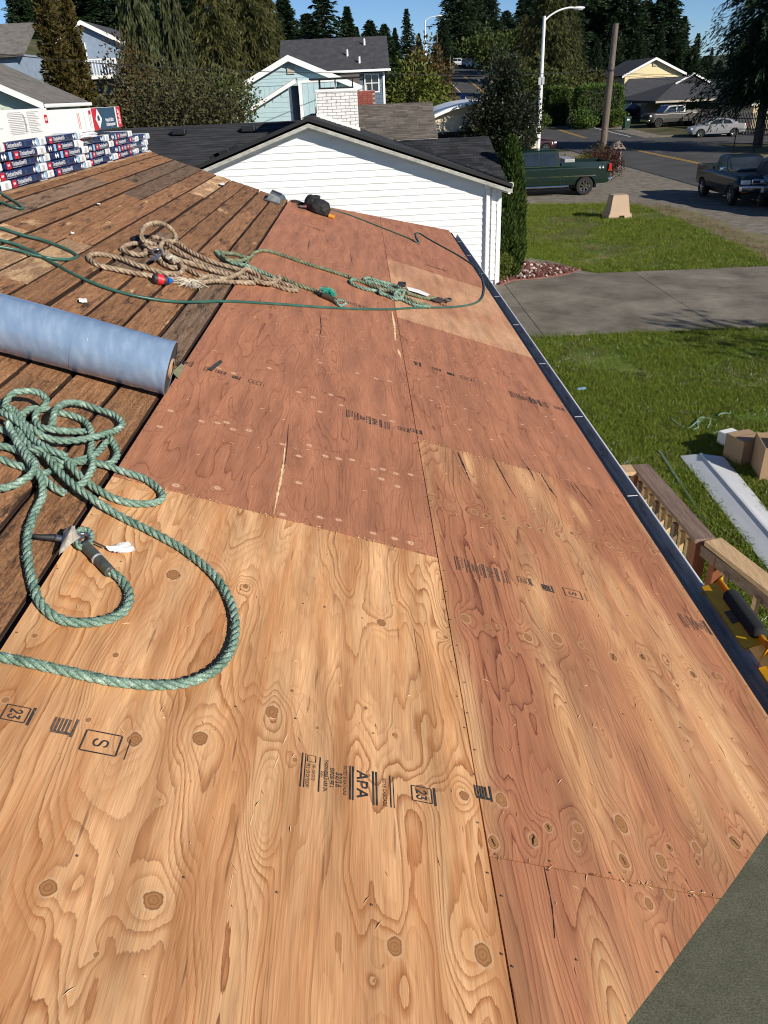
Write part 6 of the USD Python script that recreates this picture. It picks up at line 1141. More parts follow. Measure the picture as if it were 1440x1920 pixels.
# picket fence and dark rail fence
noisy('picket_wood', [(.3, (.15, .12, .095)), (.6, (.27, .22, .175)), (.8, (.36, .30, .25))], scale=5, stretch=(3, 3, .5), rough=.9, rand=.25)
FN = thing('picket_fence', 'weathered grey picket fence behind the silver saloon', 'fence', (33.6, 78, 0)); p0, p1 = np.array([33.1, 84.5]), np.array([34.9, 69.5]); n = 62; dv = (p1-p0)/np.linalg.norm(p1-p0); ang = math.atan2(dv[1], dv[0])
for k in range(n):
    q = p0+(p1-p0)*(k+.5)/n; hh = 1.62+.04*math.sin(k*1.7); m = T(extr([(-.085, 0), (.085, 0), (.085, hh-.1), (0.04, hh), (-.04, hh), (-.085, hh-.1)], .02, 'y'), (q[0], q[1], float(ter(*q))), rz=ang); part(FN, 'picket', m, 'picket_wood', world=True)
for z in (.4, 1.2): part(FN, 'rail', beam((*p0, z), (*p1, z), .05, .09), 'picket_wood', world=True)
RF = thing('iron_fence', 'dark thin iron fence at the right edge beyond the street', 'fence', (25.8, 56, 0))
for k in range(7): part(RF, 'fence_post', cyl((25.3+k*.9, 57.2-k*1.1, 0), (25.3+k*.9, 57.2-k*1.1, 1.5), .035, 6), 'black_metal', world=True)
for z in (.5, 1.4): part(RF, 'rail', cyl((25.3, 57.2, z), (30.7, 50.6, z), .025, 6), 'black_metal', world=True)

# ------------------------------------------------------------------ on the roof
noisy('green_rope', [(.25, (.05, .095, .068)), (.43, (.12, .205, .152)), (.57, (.21, .315, .248)), (.72, (.46, .56, .48))], scale=26, detail=6, rough=.65, fine=.5, fscale=260, bump=.6, bscale=420, bdist=.003, nrough=.7)
noisy('pale_green_rope', [(.25, (.05, .08, .045)), (.5, (.14, .17, .10)), (.75, (.30, .30, .19))], scale=24, detail=6, rough=.75, fine=.45, fscale=260, bump=.5, bscale=400, bdist=.003)
noisy('tan_rope', [(.25, (.12, .083, .052)), (.5, (.28, .205, .135)), (.75, (.50, .40, .285))], scale=24, detail=6, rough=.8, fine=.4, fscale=260, bump=.5, bscale=400, bdist=.003)
noisy('hose_green', [(.3, (.020, .075, .058)), (.7, (.045, .13, .10))], scale=9, rough=.38, spec=.5); plain('teal_fibre', (.03, .30, .22), rough=.7, var=.3); plain('fray_white', (.55, .5, .4), rough=.9, var=.3)
plain('brown_sleeve', (.07, .045, .03), rough=.5); plain('grey_sleeve', (.06, .065, .055), rough=.45, var=.3, scale=40); plain('canvas', (.42, .37, .31), rough=.95, var=.25, scale=60, bump=.4, bscale=400); plain('paper_white', (.74, .74, .72), rough=.7, var=.08, scale=30); plain('steel', (.38, .38, .39), rough=.3, metallic=.9)
def roof_path(px, o, step, bow=None):
    q = []
    for k, p in enumerate(px):
        oo = o+(p[2] if len(p) > 2 else 0); u, v = uv(p[0], p[1], oo); q.append([u, v, oo])
    c = spline(q, step); return W(c[:, 0], c[:, 1], c[:, 2])
def rope(parent, px, r, mat, o=None, sd=0, name='rope_length', pitch=None): part(parent, name, rope_mesh(roof_path(px, r*1.05 if o is None else o, r*.62), r, pitch, 6, .07, sd), mat, True, world=True)
GR = thing('green_rope', 'thick green twisted rope coiled near the left edge, its snap hook on pale plywood', 'rope', W(-.9, 1.9))
rr = .0128; z = lambda k: rr*1.05+k*.011
def zz(pts, s=4.5, ox=0, oy=700): return [(ox+p[0]/s, oy+p[1]/s, *p[2:]) for p in pts]
rope(GR, [(-60, 1222), (0, 1232), (60, 1244), (140, 1262), (220, 1279), (300, 1285), (360, 1278), (410, 1252), (437, 1210), (441, 1160), (425, 1112), (395, 1072), (340, 1028), (280, 995), (230, 970), (190, 946, .01), (150, 918, .02), (115, 888, .02), (85, 852, .025), (55, 815, .02), (40, 785, .02), (20, 765, .01), (-30, 745)], rr, 'green_rope', z(0), 1)
rope(GR, [(207, 1072), (226, 1085), (240, 1105), (243, 1125), (233, 1146), (206, 1161), (160, 1168), (112, 1161), (77, 1132), (61, 1090), (52, 1040), (53, 1000), (66, 960), (80, 930, .01), (78, 900, .02), (64, 878, .03), (45, 850, .03), (30, 825, .03), (18, 800, .02)], rr, 'green_rope', z(0), 2)
rope(GR, zz([(-120, 180), (0, 260), (100, 340, .01), (150, 450, .02), (200, 560, .02), (300, 650, .02), (450, 720, .015), (600, 750, .01), (760, 745), (900, 780), (1060, 835), (1200, 880), (1310, 950), (1372, 1020), (1350, 1075), (1250, 1100), (1100, 1095), (950, 1050), (800, 965), (730, 910, .008), (660, 850, .015), (590, 770, .02), (540, 700, .0)]), rr, 'green_rope', z(0), 3)
rope(GR, zz([(440, 440, .02), (450, 380, .04), (478, 300, .045), (560, 250, .02), (680, 255), (820, 300), (960, 350), (1032, 420), (990, 475), (860, 520, .02), (700, 555, .02), (540, 570, .015), (400, 545, .02), (300, 490, .03), (200, 420, .02)]), rr, 'green_rope', z(1), 4)
rope(GR, zz([(40, 300, .02), (60, 225, .03), (110, 170, .045), (200, 150, .05), (320, 160, .05), (392, 220, .04), (370, 285, .03), (310, 330, .02), (300, 400, .01), (345, 455, .01), (430, 470, .02), (520, 485, .01), (720, 490)]), rr, 'green_rope', z(1), 5)
rope(GR, zz([(180, 350, .02), (260, 300, .02), (380, 300, .01), (510, 335), (620, 360), (720, 410), (772, 500, .01), (775, 600), (762, 690), (785, 775, .025), (740, 880, .02), (690, 930, .01), (620, 985)]), rr, 'green_rope', z(0), 6)
rope(GR, zz([(880, 500), (950, 575), (988, 680), (945, 755), (880, 770)]), rr, 'green_rope', z(0), 7)
rope(GR, zz([(900, 575), (850, 640), (780, 700), (640, 740), (520, 780), (420, 830), (340, 860, .01)]), rr, 'green_rope', z(0)-.004, 8)
rope(GR, zz([(-100, 590), (0, 610), (120, 640), (230, 690, .01), (295, 760, .03), (275, 840, .03), (180, 910, .02), (60, 960), (-100, 985)]), rr, 'green_rope', z(1), 9)
rope(GR, zz([(-100, 690), (0, 720), (100, 760), (220, 800), (320, 850, .01), (420, 930), (480, 980), (550, 1010)]), rr, 'green_rope', z(0), 10)
rope(GR, zz([(-120, 430), (0, 470), (90, 510), (160, 590, .01), (230, 650, .01), (330, 640, .035), (420, 660, .03)]), rr, 'green_rope', z(0), 11)
rope(GR, zz([(-100, 330), (0, 330, .02), (110, 380, .035), (200, 450, .03), (290, 560, .02), (400, 630, .035), (560, 700, .03)]), rr, 'green_rope', z(1), 12)
rope(GR, zz([(60, 410, .04), (110, 520, .02), (180, 620, .03), (250, 720, .035), (310, 800, .02), (350, 870, .01)]), rr, 'green_rope', z(0), 13)
def fuzz(parent, px, r, n, mat, sd):
    g = np.random.default_rng(sd); p = roof_path(px, r*1.05, .01); t = np.gradient(p, axis=0); t /= np.linalg.norm(t, axis=1, keepdims=True); k = g.integers(0, len(p), n); d = g.standard_normal((n, 3)); d[:, 2] = np.abs(d[:, 2])*.7; d -= t[k]*(d*t[k]).sum(1, keepdims=True); d /= np.linalg.norm(d, axis=1, keepdims=True)
    P = p[k]+d*r*.85; D = d*g.uniform(.3, 1, (n, 1))+t[k]*g.normal(0, 1, (n, 1)); L = g.uniform(.004, .011, n); part(parent, 'fuzz', rhombs(P, D, L, .0011, g), mat, world=True, kind='stuff')
fuzz(GR, [(-60, 1222), (0, 1232), (60, 1244), (140, 1262), (220, 1279), (300, 1285), (360, 1278), (410, 1252), (437, 1210), (441, 1160), (425, 1112), (395, 1072), (340, 1028), (280, 995), (230, 970)], rr, 1500, 'green_rope', 1); fuzz(GR, [(226, 1085), (240, 1105), (243, 1125), (233, 1146), (206, 1161), (160, 1168), (112, 1161), (77, 1132), (61, 1090), (52, 1040), (53, 1000), (66, 960)], rr, 800, 'green_rope', 2)
# eye, sleeve, snap hook and rags
sl_ = roof_path([(158, 1022), (178, 1042), (207, 1073)], .016, .006); part(GR, 'grey_sleeve', tube(sl_, .0165, 12), 'grey_sleeve', True, world=True)
part(GR, 'sleeve_ring', tube(roof_path([(181, 1046), (184, 1049)], .016, .002), .0185, 14), 'galv', True, world=True)
eye = np.array([[*uv(x, y, .016), .016] for x, y in [(168, 1020), (172, 1005), (165, 995), (150, 994), (141, 1005), (143, 1018), (152, 1026), (162, 1024)]]); c = spline(eye, .006); part(GR, 'eye_splice', rope_mesh(W(c[:, 0], c[:, 1], c[:, 2]), .010, None, 6, .06, 3), 'green_rope', True, world=True)
cE = uv(155, 1010, .018); th_ = np.linspace(0, 6.2832, 25); part(GR, 'thimble', tube(W(cE[0]+.021*np.cos(th_), cE[1]+.024*np.sin(th_), .02+0*th_), .0055, 8, False), 'steel', True, world=True)
hk = roof_path([(157, 1006), (140, 1013), (122, 1012), (104, 1008)], .022, .005); part(GR, 'snap_hook', tube(hk, np.linspace(.005, .010, len(hk)), 10), 'steel', True, world=True)
hk2 = roof_path([(104, 1008), (84, 1007), (72, 1006), (62, 1004)], .020, .005); part(GR, 'hook_gate', tube(hk2, np.linspace(.011, .006, len(hk2)), 10), 'black_plastic', True, world=True)
def cloth(parent, px, amp, mat, name, sd, n=14, o=.012, mb=None):
    """a small crumpled sheet between four corners given on the photograph"""
    cs = np.array([[*uv(x, y, o), o] for x, y, *_ in px]); a, b = np.meshgrid(np.linspace(0, 1, n), np.linspace(0, 1, n)); Q = (1-a)[..., None]*(1-b)[..., None]*cs[0]+a[..., None]*(1-b)[..., None]*cs[1]+a[..., None]*b[..., None]*cs[2]+(1-a)[..., None]*b[..., None]*cs[3]
    bow = (mb or 0)*np.sin(np.pi*a)*np.sin(np.pi*b*.8+.3); hgt = Q[..., 2]-.006+amp*meshkit.fbm(np.stack([a*3, b*3, 0*a+sd], -1), 3, sd)+bow; Q[..., :2] += .12*np.linalg.norm(cs[0]-cs[2])*(meshkit.noise(np.stack([a*2.5, b*2.5, 0*a+sd+9], -1), sd)-.5)[..., None]
    P = W(Q[..., 0], Q[..., 1], np.maximum(hgt, .002)).reshape(-1, 3); i, j = np.meshgrid(np.arange(n-1), np.arange(n-1), indexing='ij'); qd = np.stack([i*n+j, i*n+j+1, (i+1)*n+j+1, (i+1)*n+j], -1).reshape(-1, 4); f = np.vstack([qd[:, [0, 1, 2]], qd[:, [0, 2, 3]]])
    m = trimesh.Trimesh(np.vstack([P, P-NR*.0012]), np.vstack([f, f[:, ::-1]+len(P)]), process=False)
    return part(parent, name, m, mat, True, world=bool(parent))
cloth(GR, [(118, 1000), (140, 990), (150, 1012), (108, 1046)], .02, 'canvas', 'canvas_flap', 3, o=.025, mb=.035)
cloth(GR, [(196, 1024), (240, 1016), (252, 1034), (212, 1036)], .012, 'paper_white', 'label_tag', 5, o=.014); part(GR, 'tag_cord', tube(roof_path([(165, 1010), (180, 1018), (198, 1026)], .018, .005), .003, 6), 'brown_sleeve', world=True)
pl = lambda pts, s=4.5, ox=160, oy=400: [(ox+p[0]/s, oy+p[1]/s, *p[2:]) for p in pts]
p5_ = lambda pts: pl(pts, 5.54, 400, 440)
TR = thing('tan_rope', 'tan rope in a tangled heap with long strands reaching across the old boards', 'rope', W(-1.4, 6.6)); r2 = .0165
rope(TR, pl([(600, 260, .03), (520, 245, .03), (482, 215, .05), (476, 170, .08), (500, 115, .12), (570, 82, .14), (650, 88, .13), (720, 130, .10), (765, 190, .06), (750, 238, .03), (690, 232, .03), (640, 262, .03), (640, 330, .02), (700, 380, .02), (760, 420)]), r2, 'tan_rope', None, 21)
rope(TR, pl([(600, 300, .02), (540, 290, .02), (480, 262), (400, 255), (330, 280), (312, 305), (370, 330), (450, 350), (500, 345), (508, 315)]), r2, 'tan_rope', None, 22)
rope(TR, pl([(850, 560), (720, 555), (560, 530), (400, 500), (250, 470), (120, 440), (50, 402), (30, 368), (70, 345), (180, 352), (300, 380), (420, 430), (530, 462), (640, 500), (740, 510), (808, 498), (822, 450, .015), (780, 402, .02), (720, 365, .03), (660, 330, .03)]), r2, 'tan_rope', None, 23)
rope(TR, pl([(520, 230, .02), (580, 270, .02), (640, 310, .02), (760, 400, .01), (900, 490), (1000, 530), (1100, 560, -.0)]), r2, 'tan_rope', None, 24)
rope(TR, pl([(560, 200, .02), (640, 215, .02), (700, 260, .03), (800, 330, .015), (930, 400), (1080, 460), (1250, 520, .01), (1440, 565)]), r2, 'tan_rope', None, 25)
rope(TR, pl([(740, 215, .02), (800, 262, .01), (900, 330), (1050, 400), (1250, 460), (1380, 500), (1480, 545)]), r2, 'tan_rope', None, 26)
rope(TR, pl([(680, 320, .03), (740, 370, .03), (820, 400, .02), (950, 440, .01), (1100, 490), (1200, 522)]), r2, 'tan_rope', None, 27)
rope(TR, pl([(620, 370, .01), (650, 420), (720, 455), (770, 460)]), r2, 'tan_rope', None, 28)
rope(TR, pl([(940, 572), (1050, 530, .01), (1180, 552, .02), (1300, 510, .025)])+p5_([(340, 358, .03), (420, 390, .02), (540, 450, .01), (640, 480), (690, 455), (668, 415, .02)]), r2, 'tan_rope', None, 29)
rope(TR, pl([(940, 605), (1060, 572, .01), (1200, 577), (1420, 592)])+p5_([(250, 487), (430, 502)]), r2, 'tan_rope', None, 30)
rope(TR, p5_([(280, 380, .02), (400, 450, .02), (520, 500, .015), (620, 505, .01), (680, 480)]), r2, 'tan_rope', None, 31)
rope(TR, p5_([(440, 490), (620, 520), (740, 562), (860, 582), (872, 560, .01), (800, 530, .015), (680, 490, .015)]), r2, 'tan_rope', None, 32)
rng9 = np.random.default_rng(77)
def fray(parent, px, n, L, mat, name, o=.015, r=.0016, sd=1):
    g = np.random.default_rng(sd); u, v = uv(*px, o); out = []
    for k in range(n):
        a = g.uniform(0, 6.28); l = L*g.uniform(.5, 1.2); h = g.uniform(0, .03); mid = np.array([u+.4*l*math.cos(a), v+.4*l*math.sin(a), o+h]); e = np.array([u+l*math.cos(a+g.normal(0, .5)), v+l*math.sin(a+g.normal(0, .5)), max(.003, o+g.uniform(-.01, .02))])
        c = spline([[u, v, o], mid, e], l/7); out.append(tube(W(c[:, 0], c[:, 1], c[:, 2]), r, 4))
    part(parent, name, cat3(out), mat, world=True, kind='stuff')
fray(TR, (355, 532), 90, .11, 'fray_white', 'frayed_end', sd=3); fray(TR, (324, 487), 40, .05, 'fray_white', 'frayed_whipping', .05, sd=4)
part(TR, 'iron_ring', tube(W(uv(295, 474, .04)[0]+.03*np.cos(th_), uv(295, 474, .04)[1]+.045*np.sin(th_), .045+.01*np.sin(th_)), .008, 8, False), 'steel', True, world=True)
for q0, q1 in (((296, 478), (284, 487)), ((300, 480), (290, 488))): part(TR, 'hook', tube(roof_path([q0, q1], .04, .01), .008, 8), 'steel', world=True)
ck = roof_path([(254, 449), (262, 452)], .03, .01); part(TR, 'rubber_end', tube(ck, .028, 14), 'black_plastic', 40, world=True)
MR = thing('green_rope', 'thinner faded green rope running over the boards to a brown sleeved end on red plywood', 'rope', W(-.9, 7.2)); r3 = .0148
rope(MR, p5_([(15, 170), (120, 190), (240, 205), (370, 240), (430, 190, .01), (520, 165), (650, 190), (800, 240), (1000, 310), (1200, 370), (1400, 435)])+pl([(120, 120), (180, 150)], 4.8, 620, 490), r3, 'pale_green_rope', None, 41)
rope(MR, p5_([(40, 190), (90, 240), (200, 290), (340, 320, .01), (460, 370), (600, 430), (640, 470)]), r3, 'green_rope', None, 42)
rope(MR, p5_([(690, 440), (760, 470), (900, 530), (1050, 580), (1120, 622)]), r3, 'pale_green_rope', None, 43)
rope(MR, p5_([(90, 215, .01), (150, 260, .01), (260, 275), (360, 260, .01), (350, 300)]), r3, 'pale_green_rope', .02, 44)
part(MR, 'brown_sleeve', tube(roof_path(p5_([(1130, 625), (1200, 655), (1275, 690)]), .022, .01), .021, 12), 'brown_sleeve', True, world=True)
fray(MR, (614, 547), 120, .06, 'teal_fibre', 'teal_whipping', .05, .002, 5); fray(MR, (618, 553), 70, .05, 'teal_fibre', 'teal_whipping', .03, .002, 6)
rope(MR, p5_([(1270, 690, .01), (1310, 735), (1360, 730, .01), (1370, 700, .02), (1320, 680, .02), (1280, 680, .015)]), .011, 'green_rope', None, 45, 'end_loop')
p48 = lambda pts: pl(pts, 4.8, 620, 490)
BR = thing('green_rope', 'folded bundle of green rope with a white tag lying on the red and tan plywood', 'rope', W(.3, 6.6))
rope(BR, p48([(180, 152), (300, 190), (430, 242, .01), (520, 262, .02), (600, 300, .02)]), r3, 'pale_green_rope', None, 51)
rope(BR, p48([(230, 165), (180, 172), (200, 205), (300, 245), (430, 275), (560, 330), (650, 342)]), r3, 'green_rope', None, 52)
rope(BR, p48([(300, 158), (340, 150), (420, 175), (560, 212), (640, 250, .01), (700, 285)]), r3, 'green_rope', None, 53); rope(BR, p48([(310, 175, .01), (420, 200, .015), (540, 240, .02), (620, 290, .02)]), r3, 'green_rope', .02, 54)
rope(BR, p48([(440, 248, .02), (450, 285, .01), (500, 305), (580, 340), (640, 322, .015), (655, 275, .03), (610, 262, .035), (580, 300, .02), (610, 330)]), r3, 'green_rope', None, 55); rope(BR, p48([(470, 230, .02), (540, 260, .025), (660, 262, .02), (700, 285, .01), (800, 320), (880, 335), (940, 325)]), r3, 'pale_green_rope', None, 56)
rope(BR, p48([(640, 340), (700, 370), (780, 400), (890, 412)]), r3, 'green_rope', None, 57); rope(BR, p48([(660, 320, .012), (740, 355, .012), (830, 385), (900, 402)]), r3, 'pale_green_rope', None, 58)
part(BR, 'white_tag', prism([W(*uv(*q), .022) for q in p48([(675, 250), (790, 280), (885, 320), (860, 335), (760, 300), (690, 280)])], .003, NR), 'paper_white', world=True)
part(BR, 'black_clip', man(hull([W(*uv(*q), o) for q in p48([(595, 228), (660, 232), (665, 250), (600, 250)]) for o in (.02, .05)])), 'black_plastic', world=True)
part(BR, 'brown_strap', prism([W(*uv(*q), .012) for q in p48([(880, 350), (960, 335), (1010, 352), (1000, 385), (940, 375)])], .006, NR), 'brown_sleeve', world=True)
cH = uv(*p48([(1052, 352)])[0], .025); part(BR, 'snap_ring', tube(W(cH[0]+.028*np.cos(th_), cH[1]+.05*np.sin(th_), .03+.012*np.cos(th_)), .009, 8, False), 'grey_sleeve', True, world=True)
# hose
HS = thing('air_hose', 'thin dark green air hose snaking across boards and plywood to the gutter side', 'hose', W(0, 6)); rh = .0092
hp1 = [(-50, 437), (0, 450), (40, 462), (90, 487), (140, 515), (200, 540), (270, 558), (340, 566), (430, 565), (520, 570), (620, 577), (720, 580), (780, 577), (840, 576), (882, 571), (903, 560), (908, 540), (905, 524), (896, 505), (868, 484), (829, 462), (802, 447), (788, 438), (780, 437), (781, 446), (786, 455), (778, 453), (767, 447), (712, 425), (658, 404), (611, 389)]
part(HS, 'hose_run', tube(roof_path(hp1, rh, .02), rh, 8), 'hose_green', True, world=True)
part(HS, 'hose_loop', tube(roof_path([(-40, 418), (0, 427), (40, 440), (80, 450), (115, 463), (138, 474), (144, 481), (130, 486), (100, 485), (60, 477), (30, 468), (-40, 456)], rh, .02), rh, 8), 'hose_green', True, world=True)
part(HS, 'hose_loop', tube(roof_path([(-30, 352), (0, 362), (25, 376), (42, 388), (40, 391), (25, 388), (0, 378), (-30, 370)], rh, .02), rh, 8), 'hose_green', True, world=True)
# blue roll of underlayment
nd = {'tc': ('texture_coordinate', {}), 'mp': ('mapping', {'scale': (5, 1.6, 1.6)}), 'n': ('noise_texture', {'scale': 6.0, 'detail': 6.0}), 'r': ('rgb_ramp', {'ramp': [(.25, (.15, .225, .345)), (.5, (.185, .265, .385)), (.75, (.25, .335, .46))]}),
      'm2': ('mapping', {'scale': (11, 9, 9)}), 'n2': ('noise_texture', {'scale': 3.0, 'detail': 5.0}), 'b': ('bump', {'strength': .3, 'distance': .006}), 'p': ('principled_bsdf', {'roughness': .22, 'specular_ior_level': .8, 'coat_weight': 1.0, 'coat_roughness': .1})}
MT['blue_film'] = usdkit.material(stage, '/World/Looks/blue_film', nd, [('tc.object', 'mp.vector'), ('mp.vector', 'n.vector'), ('n.fac', 'r.fac'), ('r.color', 'p.base_color'), ('tc.object', 'm2.vector'), ('m2.vector', 'n2.vector'), ('n2.fac', 'b.height'), ('b.normal', 'p.normal')], surface='p.BSDF')
plain('cardboard', (.36, .235, .135), rough=.85, var=.08); plain('roll_edge', (.03, .032, .034), rough=.8, var=.5, scale=120); plain('film_seam', (.42, .5, .6), rough=.3)
RL = .121; ra, rb_ = W(-.985, 3.325, RL+.004), W(-2.02, 3.30, RL+.004); RO = thing('underlayment_roll', 'large shiny blue roll of roofing underlayment lying on the old boards', 'roll', (ra+rb_)/2)
def ring(a, b, r0, r1, n=48, seg=30, jit=0.):
    ax = (b-a)/np.linalg.norm(b-a); s = np.cross(ax, [0, 0, 1.0]); s /= np.linalg.norm(s); t = np.cross(s, ax); th = np.arange(n)*2*np.pi/n; g = np.random.default_rng(2)
    V = [a+np.outer(np.cos(th), s)*r0+np.outer(np.sin(th), t)*r0]; 
    for k in range(seg+1): q = a+(b-a)*k/seg; rj = r1+jit*g.standard_normal(); V.append(q+np.outer(np.cos(th), s)*rj+np.outer(np.sin(th), t)*rj)
    V.append(b+np.outer(np.cos(th), s)*r0+np.outer(np.sin(th), t)*r0); m = len(V); V = np.vstack(V); i, j = np.meshgrid(np.arange(m-1), np.arange(n), indexing='ij'); q = np.stack([i*n+j, i*n+(j+1) % n, (i+1)*n+(j+1) % n, (i+1)*n+j], -1).reshape(-1, 4); return trimesh.Trimesh(V, np.vstack([q[:, [0, 1, 2]], q[:, [0, 2, 3]]]), process=False)
part(RO, 'film', ring(ra, rb_, RL-.004, RL, jit=.0006), 'blue_film', True, world=True); e_ = (rb_-ra)/np.linalg.norm(rb_-ra)
part(RO, 'roll_end', ring(ra-e_*-.003, ra+e_*.05, .045, RL-.003, seg=2), 'roll_edge', 20, world=True); part(RO, 'cardboard_core', ring(ra-e_*.006, ra+e_*.06, .036, .045, seg=2), 'cardboard', 20, world=True); part(RO, 'core_void', cyl(ra+e_*.045, ra+e_*.06, .04, 20), 'dark_void', world=True)
part(RO, 'wrap_seam', ring(ra+e_*.34, ra+e_*.40, RL-.002, RL+.0012, seg=2), 'blue_film', True, world=True)
single('felt_scrap', prism([W(*uv(*q), .004) for q in [(322, 700), (340, 684), (346, 690), (333, 712)]], .004, NR), 'felt_green', 'scrap of grey-green felt under the blue roll end', 'scrap')
single('shingle_scrap', prism([W(*uv(*q), .004) for q in [(390, 694), (413, 677), (417, 681), (397, 697)]], .004, NR), 'shingle_black', 'small black strip on the red plywood near the roll', 'scrap')
# caulk bottle
BT = thing('bottle', 'black squeeze bottle with red label and blue cap lying by the tan rope', 'bottle', W(*uv(303, 524))); a, b, c = (W(*uv(*q, .03), .03) for q in ((287, 522), (313, 526), (323, 526)))
part(BT, 'bottle_body', tube([a, a+(b-a)*.08, a+(b-a)*.92, b], [.026, .032, .032, .024], 14), 'black_plastic', 40, world=True); part(BT, 'cap', tube([b, b+(c-b)*.6, c], [.022, .018, .010], 12), 'bin_blue', 40, world=True)
plain('label_red', (.5, .02, .03), rough=.4); m_ = tube([a+(b-a)*.25, a+(b-a)*.7], [.0328, .0328], 14, False); part(BT, 'red_label', m_, 'label_red', 40, world=True)
# tool pouch
plain('black_nylon', (.014, .014, .015), rough=.75, var=.3, scale=60, bump=.4, bscale=300); plain('orange_plastic', (.62, .26, .02), rough=.4); plain('red_plastic', (.35, .02, .03), rough=.4)
u0, v0 = uv(592, 398); PO = thing('tool_pouch', 'black nylon tool pouch with tools sticking out, at the far end of the red plywood', 'tool pouch', W(u0, v0))
PS = [.78]
def lp(du, dv, o): return W(u0+du*PS[0], v0+dv*PS[0], np.asarray(o)*PS[0])
def lump(c, r, seed, amp=.25, n=3): m = trimesh.creation.icosphere(n, 1.0); d = m.vertices.copy(); k = 1+amp*(meshkit.fbm(d*1.6+seed*5, 3, seed)-.5)*2; m.vertices = d*k[:, None]; P = m.vertices*np.array(r); m.vertices = lp(c[0]+P[:, 0], c[1]+P[:, 1], np.maximum(c[2]+P[:, 2], .002)); return m
part(PO, 'pouch_body', lump((.02, 0, .09), (.19, .22, .125), 1), 'black_nylon', True, world=True); part(PO, 'pouch_pocket', lump((-.10, .03, .12), (.11, .15, .11), 2), 'black_nylon', True, world=True); part(PO, 'pouch_pocket', lump((.11, -.08, .08), (.10, .12, .10), 3), 'black_nylon', True, world=True)
part(PO, 'pouch_mouth', tube(lp(-.09+.085*np.cos(th_), .03+.11*np.sin(th_), -0.0+.20+.03*np.cos(th_)), .016, 8, False), 'black_nylon', True, world=True)
bl = spline([[-.10, .12, .03], [-.22, .3, .02], [-.34, .35, .02], [-.40, .25, .015]], .02); part(PO, 'belt', tube(lp(bl[:, 0], bl[:, 1], bl[:, 2]), .02, 8), 'black_nylon', True, world=True)
part(PO, 'hammer_handle', cyl(lp(.12, -.10, .05), lp(.21, -.14, .03), .02, 10), 'black_plastic', world=True); part(PO, 'orange_handle', cyl(lp(.21, -.14, .03), lp(.30, -.16, .03), .024, 12), 'orange_plastic', world=True); part(PO, 'red_handle', cyl(lp(-.20, -.10, .04), lp(-.12, -.03, .06), .02, 10), 'red_plastic', world=True); part(PO, 'plier_handle', cyl(lp(-.26, -.14, .03), lp(-.16, -.12, .05), .016, 8), 'brown_sleeve', world=True); part(PO, 'wrench', cyl(lp(-.28, -.09, .02), lp(-.18, -.10, .04), .012, 8), 'steel', world=True)
# old roof jack beside the pouch
PS[0] = 1.0; u0, v0 = uv(516, 376); RJ = thing('roof_jack', 'old grey metal roof vent left on the boards at the far end', 'roof vent', W(u0, v0)); plain('vent_grey', (.13, .14, .145), rough=.5, metallic=.4, var=.3, scale=20)
hullp = lambda P: man(hull([lp(q[0]*.5, q[1]*.6, q[2]*1.0) for q in P])); part(RJ, 'flange', hullp([(-.22, -.38, .004), (.16, -.38, .004), (.16, .38, .004), (-.22, .38, .004), (-.22, -.38, .012), (.16, -.38, .012), (.16, .38, .012), (-.22, .38, .012)]), 'vent_grey', world=True)
part(RJ, 'hood', hullp([(-.18, -.30, .01), (.15, -.30, .01), (-.18, .28, .01), (.15, .28, .01), (-.14, -.24, .085), (.12, -.24, .07), (-.14, .22, .095), (.12, .22, .085)]), 'vent_grey', world=True); part(RJ, 'vent_slot', hullp([(-.12, -.02, .088), (.11, -.02, .082), (-.12, .06, .098), (.11, .06, .09), (.0, .02, .05)]), 'dark_void', world=True)
single('flashing_scrap', prism([W(*uv(*q), .006) for q in [(515, 368), (532, 366), (536, 374), (522, 378)]], .004, NR), 'steel', 'shiny bent flashing scrap beyond the old roof vent', 'scrap')
# litter
for k, (x, y, s_) in enumerate([(155, 563, .03), (136, 437, .014), (185, 382, .012), (416, 345, .018)]):
    cloth(None, [(x-s_*260, y-s_*110), (x+s_*230, y-s_*90), (x+s_*260, y+s_*120), (x-s_*230, y+s_*80)], .015, 'paper_white', 'paper_scrap', k+2, 6); meta(stage.GetPrimAtPath('/World/paper_scrap'+('' if k == 0 else f'_{k:03d}')), ['torn white paper scrap below the green hose', 'small white scrap between hose loop and tan rope', 'tiny white scrap near the shingle bundles', 'white scrap near the far end of the old boards'][k], 'scrap')
nails = np.random.default_rng(6)
# shingle bundles behind the ridge
plain('wrap_navy', (.012, .022, .085), rough=.3, coat=.3, var=.2); plain('wrap_white', (.74, .74, .74), rough=.35, var=.06, scale=20); plain('wrap_light_blue', (.28, .48, .68), rough=.35); plain('print_red', (.52, .015, .035), rough=.35); plain('print_white', (.78, .78, .78), rough=.4, var=.02); plain('print_grey', (.32, .32, .33), rough=.5, var=.3, scale=60); plain('box_blue', (.02, .065, .12), rough=.45); plain('box_white', (.76, .755, .74), rough=.55, var=.04)
XF = -2.685; BL, BH, BW = .98, .062, .33
def txt(s_, h, length=None, bold=False):
    m = meshkit.text_mesh(s_, h, .0006, bold); b_ = m.bounds
    if length: m.vertices[:, 0] *= length/(b_[1][0])
    v = m.vertices.copy(); m.vertices = np.c_[v[:, 2], v[:, 0], v[:, 1]]; return m
def yz(pts, th=.0006, o=.0): m = extr([(a, b) for a, b in pts], th, 'x'); m.apply_translation([o, 0, 0]); return m
